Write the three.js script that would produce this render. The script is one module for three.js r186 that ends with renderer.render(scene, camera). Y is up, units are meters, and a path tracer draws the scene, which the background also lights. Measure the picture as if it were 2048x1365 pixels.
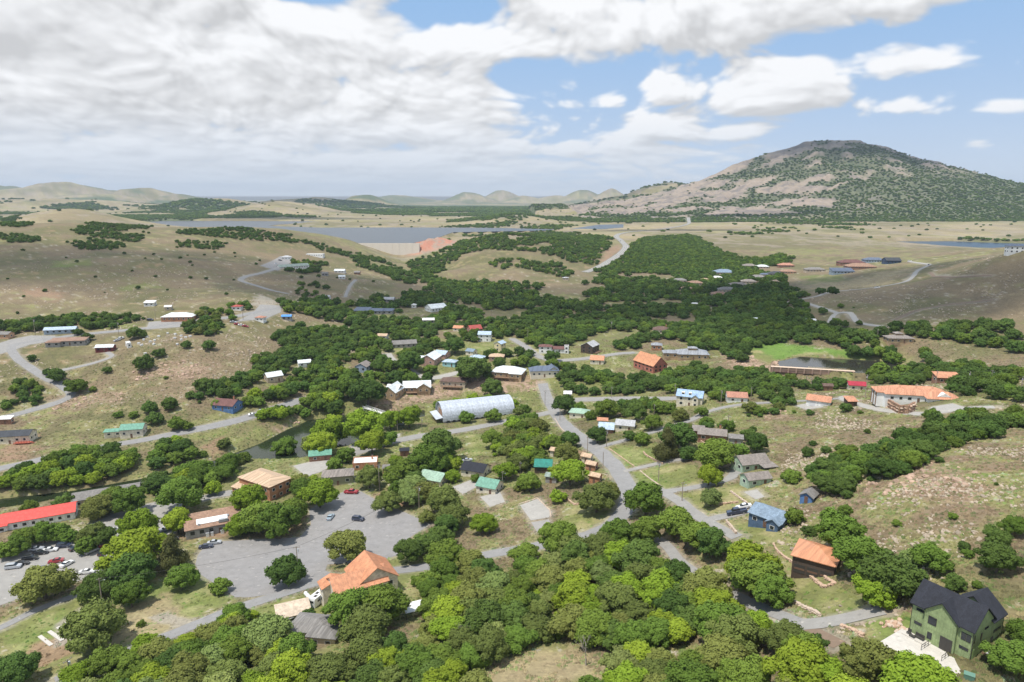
import * as THREE from 'three';
import { mergeGeometries, mergeVertices } from 'three/addons/utils/BufferGeometryUtils.js';
import { TessellateModifier } from 'three/addons/modifiers/TessellateModifier.js';

// ---------------------------------------------------------------- camera, sky, sun, exposure
const scene = new THREE.Scene();
const renderer = new THREE.WebGLRenderer({ antialias: true });
renderer.toneMapping = THREE.LinearToneMapping;
renderer.toneMappingExposure = 1.18;
renderer.shadowMap.enabled = true;
const camera = new THREE.PerspectiveCamera(53.1, 1024 / 682, 1, 40000);
camera.position.set(0, 115, 0);                 // a drone about 120 m above the town's car park
camera.rotation.x = -0.2088;

const SUN_DIR = new THREE.Vector3(-0.60, 1.85, 0.42).normalize();
const sun = new THREE.DirectionalLight(new THREE.Color(1.0, 0.955, 0.88), 4.1);
sun.castShadow = true; sun.shadow.radius = 1.2;
sun.shadow.mapSize.set(4096, 4096);
Object.assign(sun.shadow.camera, { left: -1500, right: 1500, top: 1500, bottom: -1500, near: 10, far: 8000 });
scene.add(sun, sun.target);
sun.target.position.set(0, 0, -500);
sun.position.copy(sun.target.position).addScaledVector(SUN_DIR, 3000);
scene.fog = new THREE.FogExp2(new THREE.Color(0.70, 0.83, 1.0), 0.00006);

// ---------------------------------------------------------------- noise and small helpers
const frac = (v) => v - Math.floor(v);
function hash(i, j) { let h = (Math.imul(i, 374761393) + Math.imul(j, 668265263)) | 0; h = Math.imul(h ^ (h >>> 13), 1274126177); return ((h ^ (h >>> 16)) >>> 0) / 4294967296; }
function vn(x, y) {
  const i = Math.floor(x), j = Math.floor(y), fx = x - i, fy = y - j, u = fx * fx * (3 - 2 * fx), v = fy * fy * (3 - 2 * fy);
  const a = hash(i, j), b = hash(i + 1, j), c = hash(i, j + 1), d = hash(i + 1, j + 1);
  return a + (b - a) * u + (c - a) * v + (a - b - c + d) * u * v;
}
function fbm(x, y, n = 4) { let s = 0, a = 0.5, t = 0; for (let k = 0; k < n; k++) { s += a * vn(x, y); t += a; a *= 0.5; const q = x * 1.6 - y * 1.2 + 7.3; y = x * 1.2 + y * 1.6 + 3.1; x = q; } return s / t; }
const clamp = (v, a = 0, b = 1) => Math.min(b, Math.max(a, v));
const sst = (a, b, v) => { const t = clamp((v - a) / (b - a)); return t * t * (3 - 2 * t); };
const mix = (a, b, t) => a + (b - a) * t;
function rng(seed) { let s = seed | 0; return () => { s = (s + 0x6d2b79f5) | 0; let t = Math.imul(s ^ (s >>> 15), 1 | s); t = (t + Math.imul(t ^ (t >>> 7), 61 | t)) ^ t; return ((t ^ (t >>> 14)) >>> 0) / 4294967296; }; }
const taken = new Map();
function numbered(n) { const k = taken.get(n) ?? 0; taken.set(n, k + 1); return k ? n + '_' + String(k).padStart(3, '0') : n; }
function shade(o) { o.traverse((m) => { if (m.isMesh) { m.castShadow = true; m.receiveShadow = true; } }); return o; }
function addStructure(mesh, name) { mesh.name = numbered(name); mesh.userData.kind = 'structure'; scene.add(shade(mesh)); return mesh; }
function addStuff(mesh, name, label, category) { mesh.name = numbered(name); Object.assign(mesh.userData, { kind: 'stuff', label, category }); scene.add(shade(mesh)); return mesh; }
const std = (r, g, b, rough = 0.9, extra = {}) => new THREE.MeshStandardMaterial({ color: new THREE.Color().setRGB(r, g, b), roughness: rough, ...extra });

// ---------------------------------------------------------------- sky: air and clouds
{
  const W = 4096, Hh = 2048, data = new Float32Array(W * Hh * 4);
  // cumulus heaps: azimuth, elevation of the base, half width, height (degrees), fullness
  const PUFFS = [[20.3,5.9,5.0,4.0,1],[29.4,8.0,4.6,2.6,0.95],[7.6,6.6,2.2,2.6,0.9],[12.3,6.8,2.8,3.3,0.95],[28.5,5.4,3.4,1.9,0.9],[12,4.1,4,2.8,0.95],[17.5,4.1,3,1.7,0.8],[34.3,5.2,2.5,1.5,0.7],[33.4,3.1,1.3,0.9,0.65],[17,10.8,10,6,1.1],[4,10,9,7,1.1],[27,12,8,4,1],[3,6.3,3.6,2.6,0.8],[-2,5,5,3,0.85]];
  const GAPS = [[-5.5, 14.2, 3.4, 1.3], [0.6, 9.2, 2.2, 1.3], [-16, 14.6, 3, 0.7]];       // blue showing through: azimuth, elevation, half width, half height
  const cell = (x, y) => {                                                                // 1 in the heart of a billow, 0 in the crease between two
    const i = Math.floor(x), j = Math.floor(y); let m = 9;
    for (let b = -1; b <= 1; b++) for (let a = -1; a <= 1; a++) { const p = i + a, q = j + b, dx = p + hash(p, q) - x, dy = q + hash(q + 91, p - 37) - y; m = Math.min(m, dx * dx + dy * dy); }
    return 1 - Math.sqrt(m);
  };
  const billow = (x, y) => 0.52 * cell(x, y) + 0.30 * cell(x * 2.1 + 5, y * 2.1 + 2) + 0.18 * cell(x * 4.3 + 1, y * 4.3 + 8);
  const field = (azd, eld) => {
    const lay = Math.log(eld + 2.2) * 2.6; let X = azd * 0.11, Y = lay;
    const wx = fbm(X * 1.1 + 31, Y * 1.1 + 7, 3) - 0.5, wy = fbm(X * 1.1 + 5, Y * 1.1 + 47, 3) - 0.5; X += wx * 0.8; Y += wy * 0.5;
    const n1 = fbm(X * 0.75 + 3.7, Y * 0.75 + 1.3, 5), n3 = fbm(X * 1.9 + 2, Y * 1.9 + 9, 5), around = 0.5 + 0.5 * Math.cos((azd + 28) * Math.PI / 67);
    let c = mix(0.10, 1.02, sst(0.30, 0.62, around + (n1 - 0.5) * 0.35));
    for (const [ga, ge, gw, gh] of GAPS) { const u = (azd - ga) / gw, v = (eld - ge) / gh, e = u * u + v * v; if (e < 4) c -= 0.95 * Math.exp(-e); }
    c = Math.max(c, 0.80 * sst(6.6, 3.6, eld) * sst(26, 8, Math.abs(azd)));
    let heap = 0;
    for (const [pa, pe, hw, ht, full] of PUFFS) {
      const du = (azd - pa) / hw; if (du < -1.5 || du > 1.5) continue;
      const dv = (eld - pe) / ht; if (dv < -0.6 || dv > 1.5) continue;
      heap = Math.max(heap, Math.min(0.95, full * (1.22 - 0.86 * Math.sqrt(du * du * 0.85 + (dv > 0.30 ? ((dv - 0.30) / 0.75) ** 2 : ((0.30 - dv) / 0.36) ** 2)))));
    }
    c = Math.max(c, heap);
    const bl = billow(X * 2.6, Y * 2.6 + 3);
    return c + (bl - 0.42) * 0.70 + (n1 - 0.5) * 0.75 + (n3 - 0.5) * 0.62 - 0.52;
  };
  for (let j = Hh / 2; j < Hh; j++) {
    const el = ((j + 0.5) / Hh - 0.5) * Math.PI, eld = el * 180 / Math.PI;
    const step = eld > 60 ? 8 : eld > 24 ? 3 : 1;
    for (let i = 0; i < W; i++) {
      const az = ((i + 0.5) / W - 0.5) * 2 * Math.PI;
      let azd = az * 180 / Math.PI + 90; if (azd > 180) azd -= 360;                       // degrees to the right of straight ahead
      const o = (j * W + i) * 4, coarse = Math.abs(azd) > 42 ? Math.max(step, 4) : step;
      if (i % coarse) { data[o] = data[o - 4]; data[o + 1] = data[o - 3]; data[o + 2] = data[o - 2]; data[o + 3] = 1; continue; }
      const hz = Math.exp(-eld / 8);
      const r = mix(0.20, 0.63, hz), g = mix(0.40, 0.69, hz), b = mix(0.70, 0.76, hz);
      const F = field(azd, eld);
      let dens = sst(-0.02, 0.30, F), lum = 0.8;
      if (dens > 0) {
        const up = field(azd - 0.3, eld + 0.25 + 0.03 * eld), top = field(azd - 0.8, eld + 0.5 + 0.12 * eld);   // what lies towards the sun, a short and a long step
        lum = 0.735 + 0.32 * clamp(F - up, -0.4, 0.4) + 0.36 * clamp(F - top, -0.5, 0.4) - 0.07 * sst(0.4, 1.1, F);
        lum = clamp(lum, 0.55, 0.86);
        const far = sst(7, 0.5, eld); lum = mix(lum, 0.70, far * 0.6); dens *= 1 - 0.45 * far;
      }
      data[o] = mix(r, lum * 0.985, dens); data[o + 1] = mix(g, lum * 0.995, dens); data[o + 2] = mix(b, lum * 1.015, dens); data[o + 3] = 1;
    }
  }
  for (let j = 0; j < Hh / 2; j++) for (let i = 0; i < W; i++) { const o = (j * W + i) * 4; data[o] = 0.22; data[o + 1] = 0.21; data[o + 2] = 0.15; data[o + 3] = 1; }
  const sky = new THREE.DataTexture(data, W, Hh, THREE.RGBAFormat, THREE.FloatType);
  sky.mapping = THREE.EquirectangularReflectionMapping; sky.magFilter = THREE.LinearFilter; sky.needsUpdate = true;
  scene.background = sky; scene.environment = sky;
}

// ---------------------------------------------------------------- the lie of the land (x to the right, d ahead, metres; y up)
const POINTS = [[-126.0,147.02,-2.0],[-101.58,148.19,2.0],[-61.17,140.32,8.0],[-24.42,130.83,14.0],[5.74,123.05,20.0],[36.93,117.87,24.0],[57.65,102.33,36.0],[80.06,94.56,42.0],[-148.3,176.79,-5.0],[-124.21,185.26,-4.0],[-86.6,169.42,0.0],[-44.32,168.13,7.0],[-17.23,171.39,8.0],[9.92,160.35,12.0],[40.23,152.16,20.0],[53.72,138.95,27.0],[68.3,134.55,31.0],[78.23,109.02,41.0],[91.06,110.52,46.0],[-167.31,202.51,-6.0],[-126.66,218.64,-6.0],[-87.68,208.42,-4.0],[-38.66,216.42,-1.0],[-19.53,196.16,3.0],[4.41,213.71,6.0],[26.71,190.3,13.0],[43.4,171.66,20.0],[60.06,177.38,23.0],[73.13,175.49,27.0],[83.92,156.17,34.0],[90.95,138.06,41.0],[-191.46,235.22,-7.0],[-146.34,256.38,-7.0],[-112.71,263.65,-6.0],[-66.02,259.29,-4.0],[-33.7,246.05,0.0],[-4.56,241.86,4.0],[24.76,251.29,6.0],[41.51,224.19,14.0],[65.08,221.32,19.0],[79.49,213.91,24.0],[86.32,184.0,29.0],[-201.3,265.31,-9.0],[-161.85,285.88,-9.0],[-139.64,302.09,-8.5],[-109.47,334.43,-8.0],[-92.62,349.87,-8.0],[-229.63,287.7,-5.0],[-203.43,299.58,-5.0],[-177.2,316.54,-4.0],[-151.5,343.54,-3.0],[-135.56,366.31,-2.0],[-58.08,336.43,-6.0],[-19.44,341.34,-5.0],[-106.87,295.98,-6.0],[-75.73,300.83,-5.5],[-28.38,294.59,-3.0],[-266.76,338.0,-6.56],[-197.02,330.0,-5.03],[-256.48,385.0,-1.84],[-211.79,385.0,4.25],[-163.81,375.0,4.17],[-330.91,430.0,14.78],[-289.54,415.0,8.63],[-239.04,440.0,15.84],[-173.54,440.0,9.05],[-370.35,485.0,20.53],[-297.93,455.0,15.96],[-274.59,475.0,18.87],[-232.31,500.0,21.4],[-206.15,530.0,23.79],[-423.7,560.0,31.21],[-307.59,575.0,28.97],[-538.16,720.0,49.71],[-388.42,735.0,48.35],[-231.94,600.0,29.69],[-739.61,1000.0,74.73],[-287.64,720.0,28.62],[-301.66,890.0,31.05],[-246.44,900.0,20.24],[-178.6,800.0,19.02],[-77.06,845.0,7.39],[-289.14,1230.0,39.05],[-347.73,1250.0,46.79],[-385.87,1150.0,62.12],[-456.38,1100.0,66.78],[-549.89,1050.0,65.22],[-630.89,1000.0,77.57],[-21.56,1240.0,47.33],[-56.63,1050.0,27.41],[-84.49,930.0,13.68],[-2.64,900.0,16.95],[108.5,950.0,14.98],[89.56,780.0,12.78],[187.11,1250.0,28.81],[219.33,1400.0,30.56],[272.82,1150.0,27.4],[215.14,900.0,13.64],[286.64,820.0,16.62],[435.5,1600.0,33.42],[625.92,1500.0,33.15],[468.76,950.0,28.85],[537.29,950.0,35.75],[395.94,800.0,30.77],[452.87,750.0,41.52],[376.08,620.0,40.62],[313.32,680.0,25.89],[255.35,600.0,25.23],[251.28,500.0,25.18],[282.47,460.0,32.37],[414.04,560.0,72.34],[373.06,500.0,55.01],[324.79,430.0,37.76],[289.25,380.0,32.28],[247.53,400.0,27.93],[201.67,430.0,21.4],[140.39,390.0,12.0],[83.69,400.0,4.66],[23.68,410.0,-2.94],[-38.28,405.0,-7.91],[107.15,330.0,14.85],[127.93,290.0,20.05],[142.23,255.0,27.41],[160.24,260.0,31.95],[183.51,260.0,36.09],[223.17,290.0,36.14],[182.85,235.0,38.06],[123.2,205.0,36.26],[156.87,200.0,41.44],[104.74,215.0,27.1],[81.01,265.0,17.54],[61.59,290.0,13.05],[48.19,320.0,5.09],[23.71,360.0,-2.87],[119.29,165.0,44.81],[115.96,145.0,47.23],[94.67,155.0,42.56],[99.18,122.0,47.48],[-94.87,460.0,4.24],[-136.84,450.0,6.65],[-150.55,420.0,4.07],[-161.75,510.0,7.89],[-206.02,440.0,15.84],[-58.46,445.0,0.94],[-7.97,440.0,2.22],[-9.08,505.0,5.07],[26.03,455.0,5.44],[63.39,480.0,6.83],[93.49,450.0,6.65],[131.19,465.0,10.21],[-10.71,600.0,7.22],[-99.92,600.0,7.22],[-156.08,650.0,8.02],[77.2,590.0,9.02],[162.13,580.0,10.81],[-13.1,740.0,9.79],[91.03,700.0,10.26],[191.69,690.0,11.76],[-128.7,780.0,9.89],[198.17,560.0,14.4],[253.46,640.0,19.24],[-210.86,1261.7,1.5],[-157.06,1136.42,2.0],[-113.27,1016.64,2.0],[-78.75,900.33,3.0],[-187.76,1212.62,1.5],[-222.67,1180.0,18.28],[-223.71,1080.0,20.99],[-153.85,1180.0,19.99],[-130.11,1100.0,13.64],[-161.16,940.0,12.59],[-192.99,1000.0,17.03],[172.73,383.17,13.5],[191.74,374.65,14.0],[157.43,388.5,13.0],[203.89,365.62,15.0],[64.0,98.01,41.0],[65.51,93.45,40.9],[72.12,103.25,41.2],[71.99,108.0,41.2],[76.91,99.85,41.3],[85.21,103.91,41.6],[65.08,104.38,40.3],[71.0,95.01,41.2],[77.35,96.26,41.6],[-300.0,-100.0,5.0],[0.0,-150.0,35.0],[300.0,-100.0,55.0],[-250.0,60.0,2.0],[-120.0,70.0,2.0],[0.0,70.0,24.0],[120.0,70.0,40.0],[250.0,80.0,55.0],[400.0,300.0,60.0],[500.0,500.0,95.0],[600.0,800.0,60.0],[-700.0,500.0,40.0],[-900.0,900.0,90.0],[-1200.0,1200.0,60.0],[-600.0,1500.0,24.0],[-900.0,1800.0,24.0],[-200.0,1600.0,22.0],[0.0,1800.0,24.0],[-900.0,2600.0,35.0],[0.0,2600.0,36.0],[600.0,1700.0,30.0],[1200.0,1400.0,24.0],[1000.0,2200.0,34.0],[-2000.0,2000.0,40.0],[2000.0,2000.0,40.0],[0.0,3500.0,36.0],[2500.0,3500.0,36.0],[-2500.0,3500.0,38.0],[0.0,6000.0,36.0],[-5000.0,6000.0,40.0],[5000.0,6000.0,36.0],[0.0,11000.0,36.0],[900.0,1000.0,28.0]];
const WEIGHTS = [0.07454,-0.13655,-0.01486,0.01118,-0.18358,0.33242,0.32879,0.00831,0.02304,-0.03345,0.10527,-0.14156,-0.03371,0.1451,0.12093,-0.22762,0.38802,0.1975,-0.45649,-0.00493,0.02519,0.02589,0.09863,0.10605,0.02405,0.02468,-0.17584,0.03214,-0.00557,0.36108,0.18884,-0.06393,-0.07347,-0.01434,0.0177,-0.07206,-0.11822,0.17635,-0.1079,0.08982,-0.21545,0.20158,0.17817,0.12375,0.10493,0.07565,0.06057,-0.0971,-0.12029,-0.19109,0.0071,0.02326,-0.06965,-0.01772,-0.10501,-0.00238,0.03694,0.08528,0.20024,0.21422,-0.05589,-0.2032,-0.07974,-0.02282,-0.08178,0.08699,0.03821,0.03494,0.01445,0.05073,-0.20327,0.00221,0.02911,0.04084,-0.11126,-0.14597,0.05439,0.06285,0.00026,0.0841,-0.11865,-0.04875,-0.20943,-0.00576,-0.09181,-0.06049,0.08542,-0.11267,-0.20602,-0.23484,-0.36397,-0.11098,0.05896,-0.02601,0.04793,0.00271,-0.01551,0.01836,0.02588,-0.01636,-0.01935,0.03803,-0.00809,-0.01871,0.04939,0.1878,-0.02293,-0.12892,0.04345,-0.04147,-0.23746,0.06042,0.09991,0.07931,-0.12827,-0.10298,-0.02815,0.01889,0.12846,0.19487,-0.08961,0.0755,0.14624,-0.14626,-0.08067,-0.07473,0.09127,-0.21644,0.01253,0.26822,-0.00881,-0.15689,0.06838,0.02375,-0.04067,0.07109,-0.67761,-0.29082,-0.03508,-0.10773,0.11094,0.23386,-0.18625,-0.04217,-0.13429,0.03502,-0.09694,-0.00452,0.01462,0.01284,-0.00923,-0.01188,0.14218,-0.02026,0.01739,-0.01999,-0.00074,0.02048,0.06697,0.05884,0.08255,0.24929,0.63527,0.40115,0.45026,0.46296,-0.15457,-0.03852,-0.57006,-0.18158,-0.01969,-0.08537,0.00538,0.05005,-0.0051,0.2325,-0.4108,-0.17777,-0.06636,-0.28082,0.18127,0.47932,-0.36246,0.01866,0.09163,0.03844,-0.03372,0.00501,-0.0318,0.08402,0.01177,0.19926,-0.02308,0.00144,-0.17152,-0.07053,0.01559,-0.09869,0.00871,0.05641,0.01811,-0.00244,0.00781,-0.007,-0.0089,0.01327,0.01678,-0.0044,0.00235,-0.00502,0.00069,0.00159,0.00036,-0.00013,-0.00026,0.00057,-5e-05,0.05787,45.60295];
const HILLS = [[-4488.79,7000.0,210.88,614.93,900.0],[-5311.51,7300.0,180.98,480.97,900.0],[-3592.44,6800.0,136.07,348.46,800.0],[-3691.32,6300.0,109.86,507.32,700.0],[-3232.64,6800.0,88.53,298.68,600.0],[-2878.37,4300.0,63.93,598.1,700.0],[-4909.88,6000.0,112.59,702.78,900.0],[-1245.56,1950.0,48.85,135.61,190.0],[-1702.6,4000.0,67.78,278.18,500.0],[-1098.37,3300.0,53.53,241.58,380.0],[-1505.4,5200.0,64.42,494.88,600.0],[-1313.51,6200.0,96.36,190.63,500.0],[-1523.53,9500.0,92.31,486.82,700.0],[-516.59,8600.0,139.16,264.42,600.0],[-130.36,9600.0,172.96,281.11,600.0],[167.53,9000.0,91.61,263.54,600.0],[541.59,8800.0,109.8,257.69,500.0],[866.87,8600.0,151.17,283.31,600.0],[1160.17,8200.0,164.98,192.09,500.0],[1333.88,7000.0,69.19,409.96,600.0],[10.15,2350.0,24.4,120.42,230.0],[937.17,4300.0,189.86,267.57,420.0],[1110.8,4200.0,169.8,184.48,400.0],[-158.3,1335.0,18.57,50.82,55.0],[680.26,4300.0,88.03,267.57,420.0]];
const WATERS = [["lake",28,[[-1278.6,2324.6],[-1259.6,2515.8],[-1096.2,2515.8],[-833.6,2490.2],[-665.2,2465.2],[-736.9,2199.1],[-737.1,2086.3],[-546.4,1968.4],[-321.3,1984.5],[-33.9,1952.7],[115.9,1863.1],[99.4,1807.7],[-30.5,1755.6],[-147.0,1706.3],[-158.1,1514.6],[-189.3,1309.7],[-316.0,1302.6],[-489.7,1594.3],[-675.4,1781.3],[-895.1,1984.5],[-1129.6,2160.2]]],["farpond",30,[[155.1,1848.5],[260.7,2110.5],[349.1,2168.0],[312.5,1938.8],[240.1,1834.3]]],["rightpond",22,[[724.1,1392.5],[819.7,1455.2],[930.5,1463.5],[997.7,1407.6],[1056.7,1377.6],[938.2,1220.9],[851.2,1198.1],[793.1,1244.5],[774.0,1321.1]]],["pond",-9,[[-135.5,321.4],[-129.3,332.0],[-123.0,351.9],[-115.2,368.8],[-95.7,378.7],[-84.7,380.1],[-76.3,380.6],[-66.2,386.3],[-51.7,388.2],[-50.0,375.1],[-65.2,362.7],[-75.8,346.3],[-80.9,331.3],[-84.2,325.6],[-94.9,318.7],[-101.0,310.2],[-111.4,308.9],[-126.3,310.2],[-135.7,292.6],[-153.5,282.6],[-168.0,276.8],[-192.6,264.8],[-207.3,256.5],[-217.3,251.1],[-225.5,261.5],[-214.5,266.3],[-188.4,274.7],[-163.6,289.2],[-147.0,302.7]]],["pool",17,[[160.1,401.8],[179.8,415.0],[205.3,409.6],[221.1,404.4],[234.9,401.8],[219.2,371.1],[205.4,374.4],[191.8,375.5],[181.2,383.5],[157.9,390.6]]],["tank",23.5,[[270.5,650.4],[283.0,664.4],[284.9,650.4],[273.6,630.4],[264.3,630.4]]]];
const MOUNT = [[307.6,74.4],[526.6,95.9],[671.5,126.9],[791.7,157.8],[911.1,193.2],[1099.6,270.7],[1216.7,314.9],[1333.8,352.0],[1408.5,375.1],[1498.9,382.0],[1654.5,382.0],[1728.9,359.0],[1840.6,326.6],[1989.7,287.0],[2164.3,242.6],[2340.0,197.9],[2489.3,141.2],[2696.6,93.5],[3019.4,62.4]];
const ROADS = [["street",5.8,0,[[-109.6,143.3],[-101.1,150.5],[-91.5,160.0],[-80.3,171.2],[-67.6,179.4],[-57.6,185.6],[-46.3,188.7],[-25.2,191.2],[-6.9,195.2],[10.3,195.3],[24.3,195.4]]],["street",6.3,0,[[24.3,195.4],[31.3,199.0],[36.5,206.2],[40.1,218.0],[41.5,232.5],[41.0,253.1],[38.6,270.5],[35.4,284.4],[30.4,313.2],[25.9,345.0],[23.0,376.3],[20.8,401.4],[19.4,418.7]]],["street",7.5,1,[[26.4,367.3],[10.0,361.1],[-6.5,353.1],[-24.8,342.5],[-46.8,333.2],[-59.9,325.6],[-71.7,314.9],[-84.4,298.2]]],["street",6.2,1,[[-109.4,265.9],[-121.5,264.7],[-129.5,259.4],[-138.2,252.3]]],["street",7.9,1,[[22.5,388.8],[42.6,382.8],[63.9,371.3],[86.2,352.3],[98.9,345.3]]],["lane",3.7,1,[[36.2,281.6],[42.4,282.7],[49.7,283.6],[63.0,287.1],[80.4,296.8],[92.5,309.9],[104.4,315.8],[113.8,317.2],[124.6,316.6],[138.1,314.4],[154.9,310.0]]],["lane",3.3,2,[[43.1,246.9],[53.9,247.2],[61.7,247.5],[67.1,245.9]]],["lane",4.0,1,[[41.2,222.1],[50.3,216.4],[63.0,213.8],[72.9,215.3],[79.4,224.4]]],["lane",3.7,1,[[49.5,220.8],[51.5,214.1],[54.0,204.6],[55.3,194.8],[56.8,187.1],[58.9,178.6],[61.3,170.4]]],["driveway",4.0,1,[[57.0,186.2],[61.3,186.0],[65.5,185.8],[68.6,186.3]]],["lane",3.0,1,[[33.2,198.6],[39.0,187.8],[43.1,176.4],[44.7,163.1],[48.1,151.0],[52.8,136.2],[55.8,127.3],[57.5,120.7]]],["gravel_driveway",4.4,2,[[57.0,120.6],[60.7,118.2],[65.6,116.8],[70.3,116.1]]],["dirt_track",2.6,3,[[57.4,119.1],[58.0,114.2],[58.9,108.6]]],["street",6.2,0,[[-235.8,284.0],[-230.9,289.4],[-222.5,296.9],[-211.9,309.3],[-189.6,321.3],[-181.5,324.9],[-161.9,337.2],[-146.2,350.5],[-131.5,371.0],[-122.0,386.7]]],["street",5.3,0,[[-282.3,352.3],[-280.2,356.8],[-272.1,369.0],[-261.0,387.8],[-270.1,397.0],[-287.1,406.1],[-307.7,419.0],[-323.6,431.9],[-335.4,448.0],[-330.1,457.5],[-306.6,475.2],[-264.6,490.4],[-249.0,504.0],[-229.8,511.8],[-212.4,525.9],[-196.7,572.3]]],["driveway",3.0,1,[[-292.8,409.4],[-278.7,417.6],[-265.2,427.4],[-260.9,433.2],[-268.4,440.7]]],["street",6.2,1,[[-220.8,666.9],[-236.8,671.0],[-260.7,692.0],[-284.2,713.8],[-289.4,735.8],[-284.3,777.4],[-285.0,839.5]]],["highway",11.4,0,[[98.6,921.7],[140.5,1007.2],[175.1,1097.6],[201.1,1213.6],[213.3,1354.7],[225.3,1487.2],[267.6,1635.5],[407.7,1842.6],[535.4,2112.1],[622.0,2443.3]]],["lane",4.4,4,[[228.4,602.6],[243.4,599.4],[273.9,611.4],[299.1,637.0],[332.1,623.1],[367.1,634.8],[410.1,689.6],[451.1,739.9],[466.1,801.8]]],["lane",4.0,4,[[230.6,489.8],[255.0,527.1],[260.6,522.8],[249.6,481.2],[253.4,455.9]]],["lane",3.5,4,[[252.2,591.2],[254.8,539.6],[255.0,527.1]]],["street",5.3,1,[[0.0,524.0],[9.7,496.3],[19.5,461.9],[29.3,451.7]]],["street",5.3,1,[[29.3,452.7],[50.3,457.6],[76.0,468.2],[86.7,469.5]]],["driveway",5.3,4,[[-69.0,443.6],[-61.9,435.5],[-53.7,432.5],[-39.5,438.5],[-31.5,443.1]]],["driveway",7.0,4,[[-90.2,476.3],[-85.2,464.2],[-79.4,454.2]]],["driveway",4.0,4,[[155.7,311.1],[153.7,291.4],[154.3,269.3],[160.1,252.5],[169.2,251.2],[175.8,249.7],[182.3,247.1]]],["lane",3.2,0,[[-146.9,169.3],[-144.9,172.2],[-140.5,181.1],[-133.5,188.9]]],["lane",3.5,1,[[-172.9,701.3],[-181.3,760.7],[-183.0,798.5]]],["dirt_track",2.6,3,[[269.9,474.0],[296.2,489.7],[315.7,487.0],[339.3,475.4]]],["dirt_track",2.6,3,[[401.8,656.0],[360.3,560.5],[369.9,524.8]]]];
const LOTS = [["parking_lot",0,[[-107.4,213.0],[-108.1,220.4],[-104.0,223.1],[-91.3,223.5],[-75.5,223.3],[-74.5,233.5],[-78.9,246.0],[-75.2,255.6],[-68.9,262.6],[-62.0,261.5],[-51.8,249.0],[-40.1,237.0],[-28.9,224.8],[-33.5,219.2],[-37.2,213.6],[-36.5,203.5],[-42.3,199.7],[-53.5,199.4],[-59.3,199.7],[-58.7,194.9],[-53.9,189.7],[-62.9,183.0],[-68.6,180.4],[-76.7,180.0],[-81.6,181.2],[-89.5,189.1],[-100.2,199.1],[-105.2,206.4]]],["parking_lot",2,[[-178.8,209.0],[-171.5,215.2],[-171.4,222.5],[-160.5,227.8],[-160.7,238.5],[-156.8,248.1],[-150.4,256.3],[-141.9,261.6],[-135.1,254.9],[-133.1,242.2],[-125.2,237.6],[-123.2,227.7],[-130.5,226.1],[-131.4,215.1],[-131.2,208.1],[-131.5,201.4],[-139.5,197.4],[-147.7,190.7],[-153.8,184.3],[-157.1,180.7]]],["courtyard",4,[[-100.3,294.1],[-88.1,303.3],[-81.3,293.3],[-85.5,285.5],[-90.3,280.6]]],["parking_lot",1,[[-265.1,485.7],[-272.5,503.9],[-255.5,510.0],[-244.6,504.3],[-243.4,492.0]]],["parking_lot",1,[[-206.2,535.3],[-211.8,568.0],[-199.1,579.8],[-191.2,558.1],[-194.2,528.7],[-210.7,511.2]]],["parking_lot",0,[[-305.0,827.5],[-316.1,934.2],[-297.7,935.9],[-277.6,808.3]]],["concrete_pad",4,[[2.9,230.1],[9.8,234.3],[13.9,219.7],[12.6,215.5],[6.5,215.9]]],["gravel_pad",2,[[6.5,214.3],[12.5,213.9],[13.2,207.4],[8.3,205.4]]],["driveway",4,[[166.7,260.3],[174.8,259.9],[174.7,252.4],[166.7,248.6],[160.6,250.8]]],["driveway",4,[[156.2,314.6],[160.6,316.8],[158.2,298.1],[153.8,293.0],[151.9,298.9]]],["parking_lot",1,[[-348.1,449.3],[-346.2,461.0],[-339.2,471.0],[-322.3,472.0],[-315.5,461.3],[-326.0,451.3],[-328.5,440.5],[-333.1,428.6]]],["patio",4,[[132.4,306.2],[140.8,308.7],[141.6,296.1],[133.3,296.5]]],["creek_terrace",4,[[-80.6,321.7],[-71.2,330.7],[-58.5,338.9],[-57.6,333.6],[-69.5,322.3],[-77.1,311.8]]],["patio",4,[[-23.9,256.5],[-17.2,262.3],[-12.8,254.9],[-19.2,247.1]]],["patio",4,[[-12.2,242.5],[-4.6,245.3],[-2.6,235.0],[-8.1,232.3]]],["patio",4,[[73.1,201.2],[77.3,200.8],[77.0,193.6],[74.2,193.3]]]];
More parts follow.
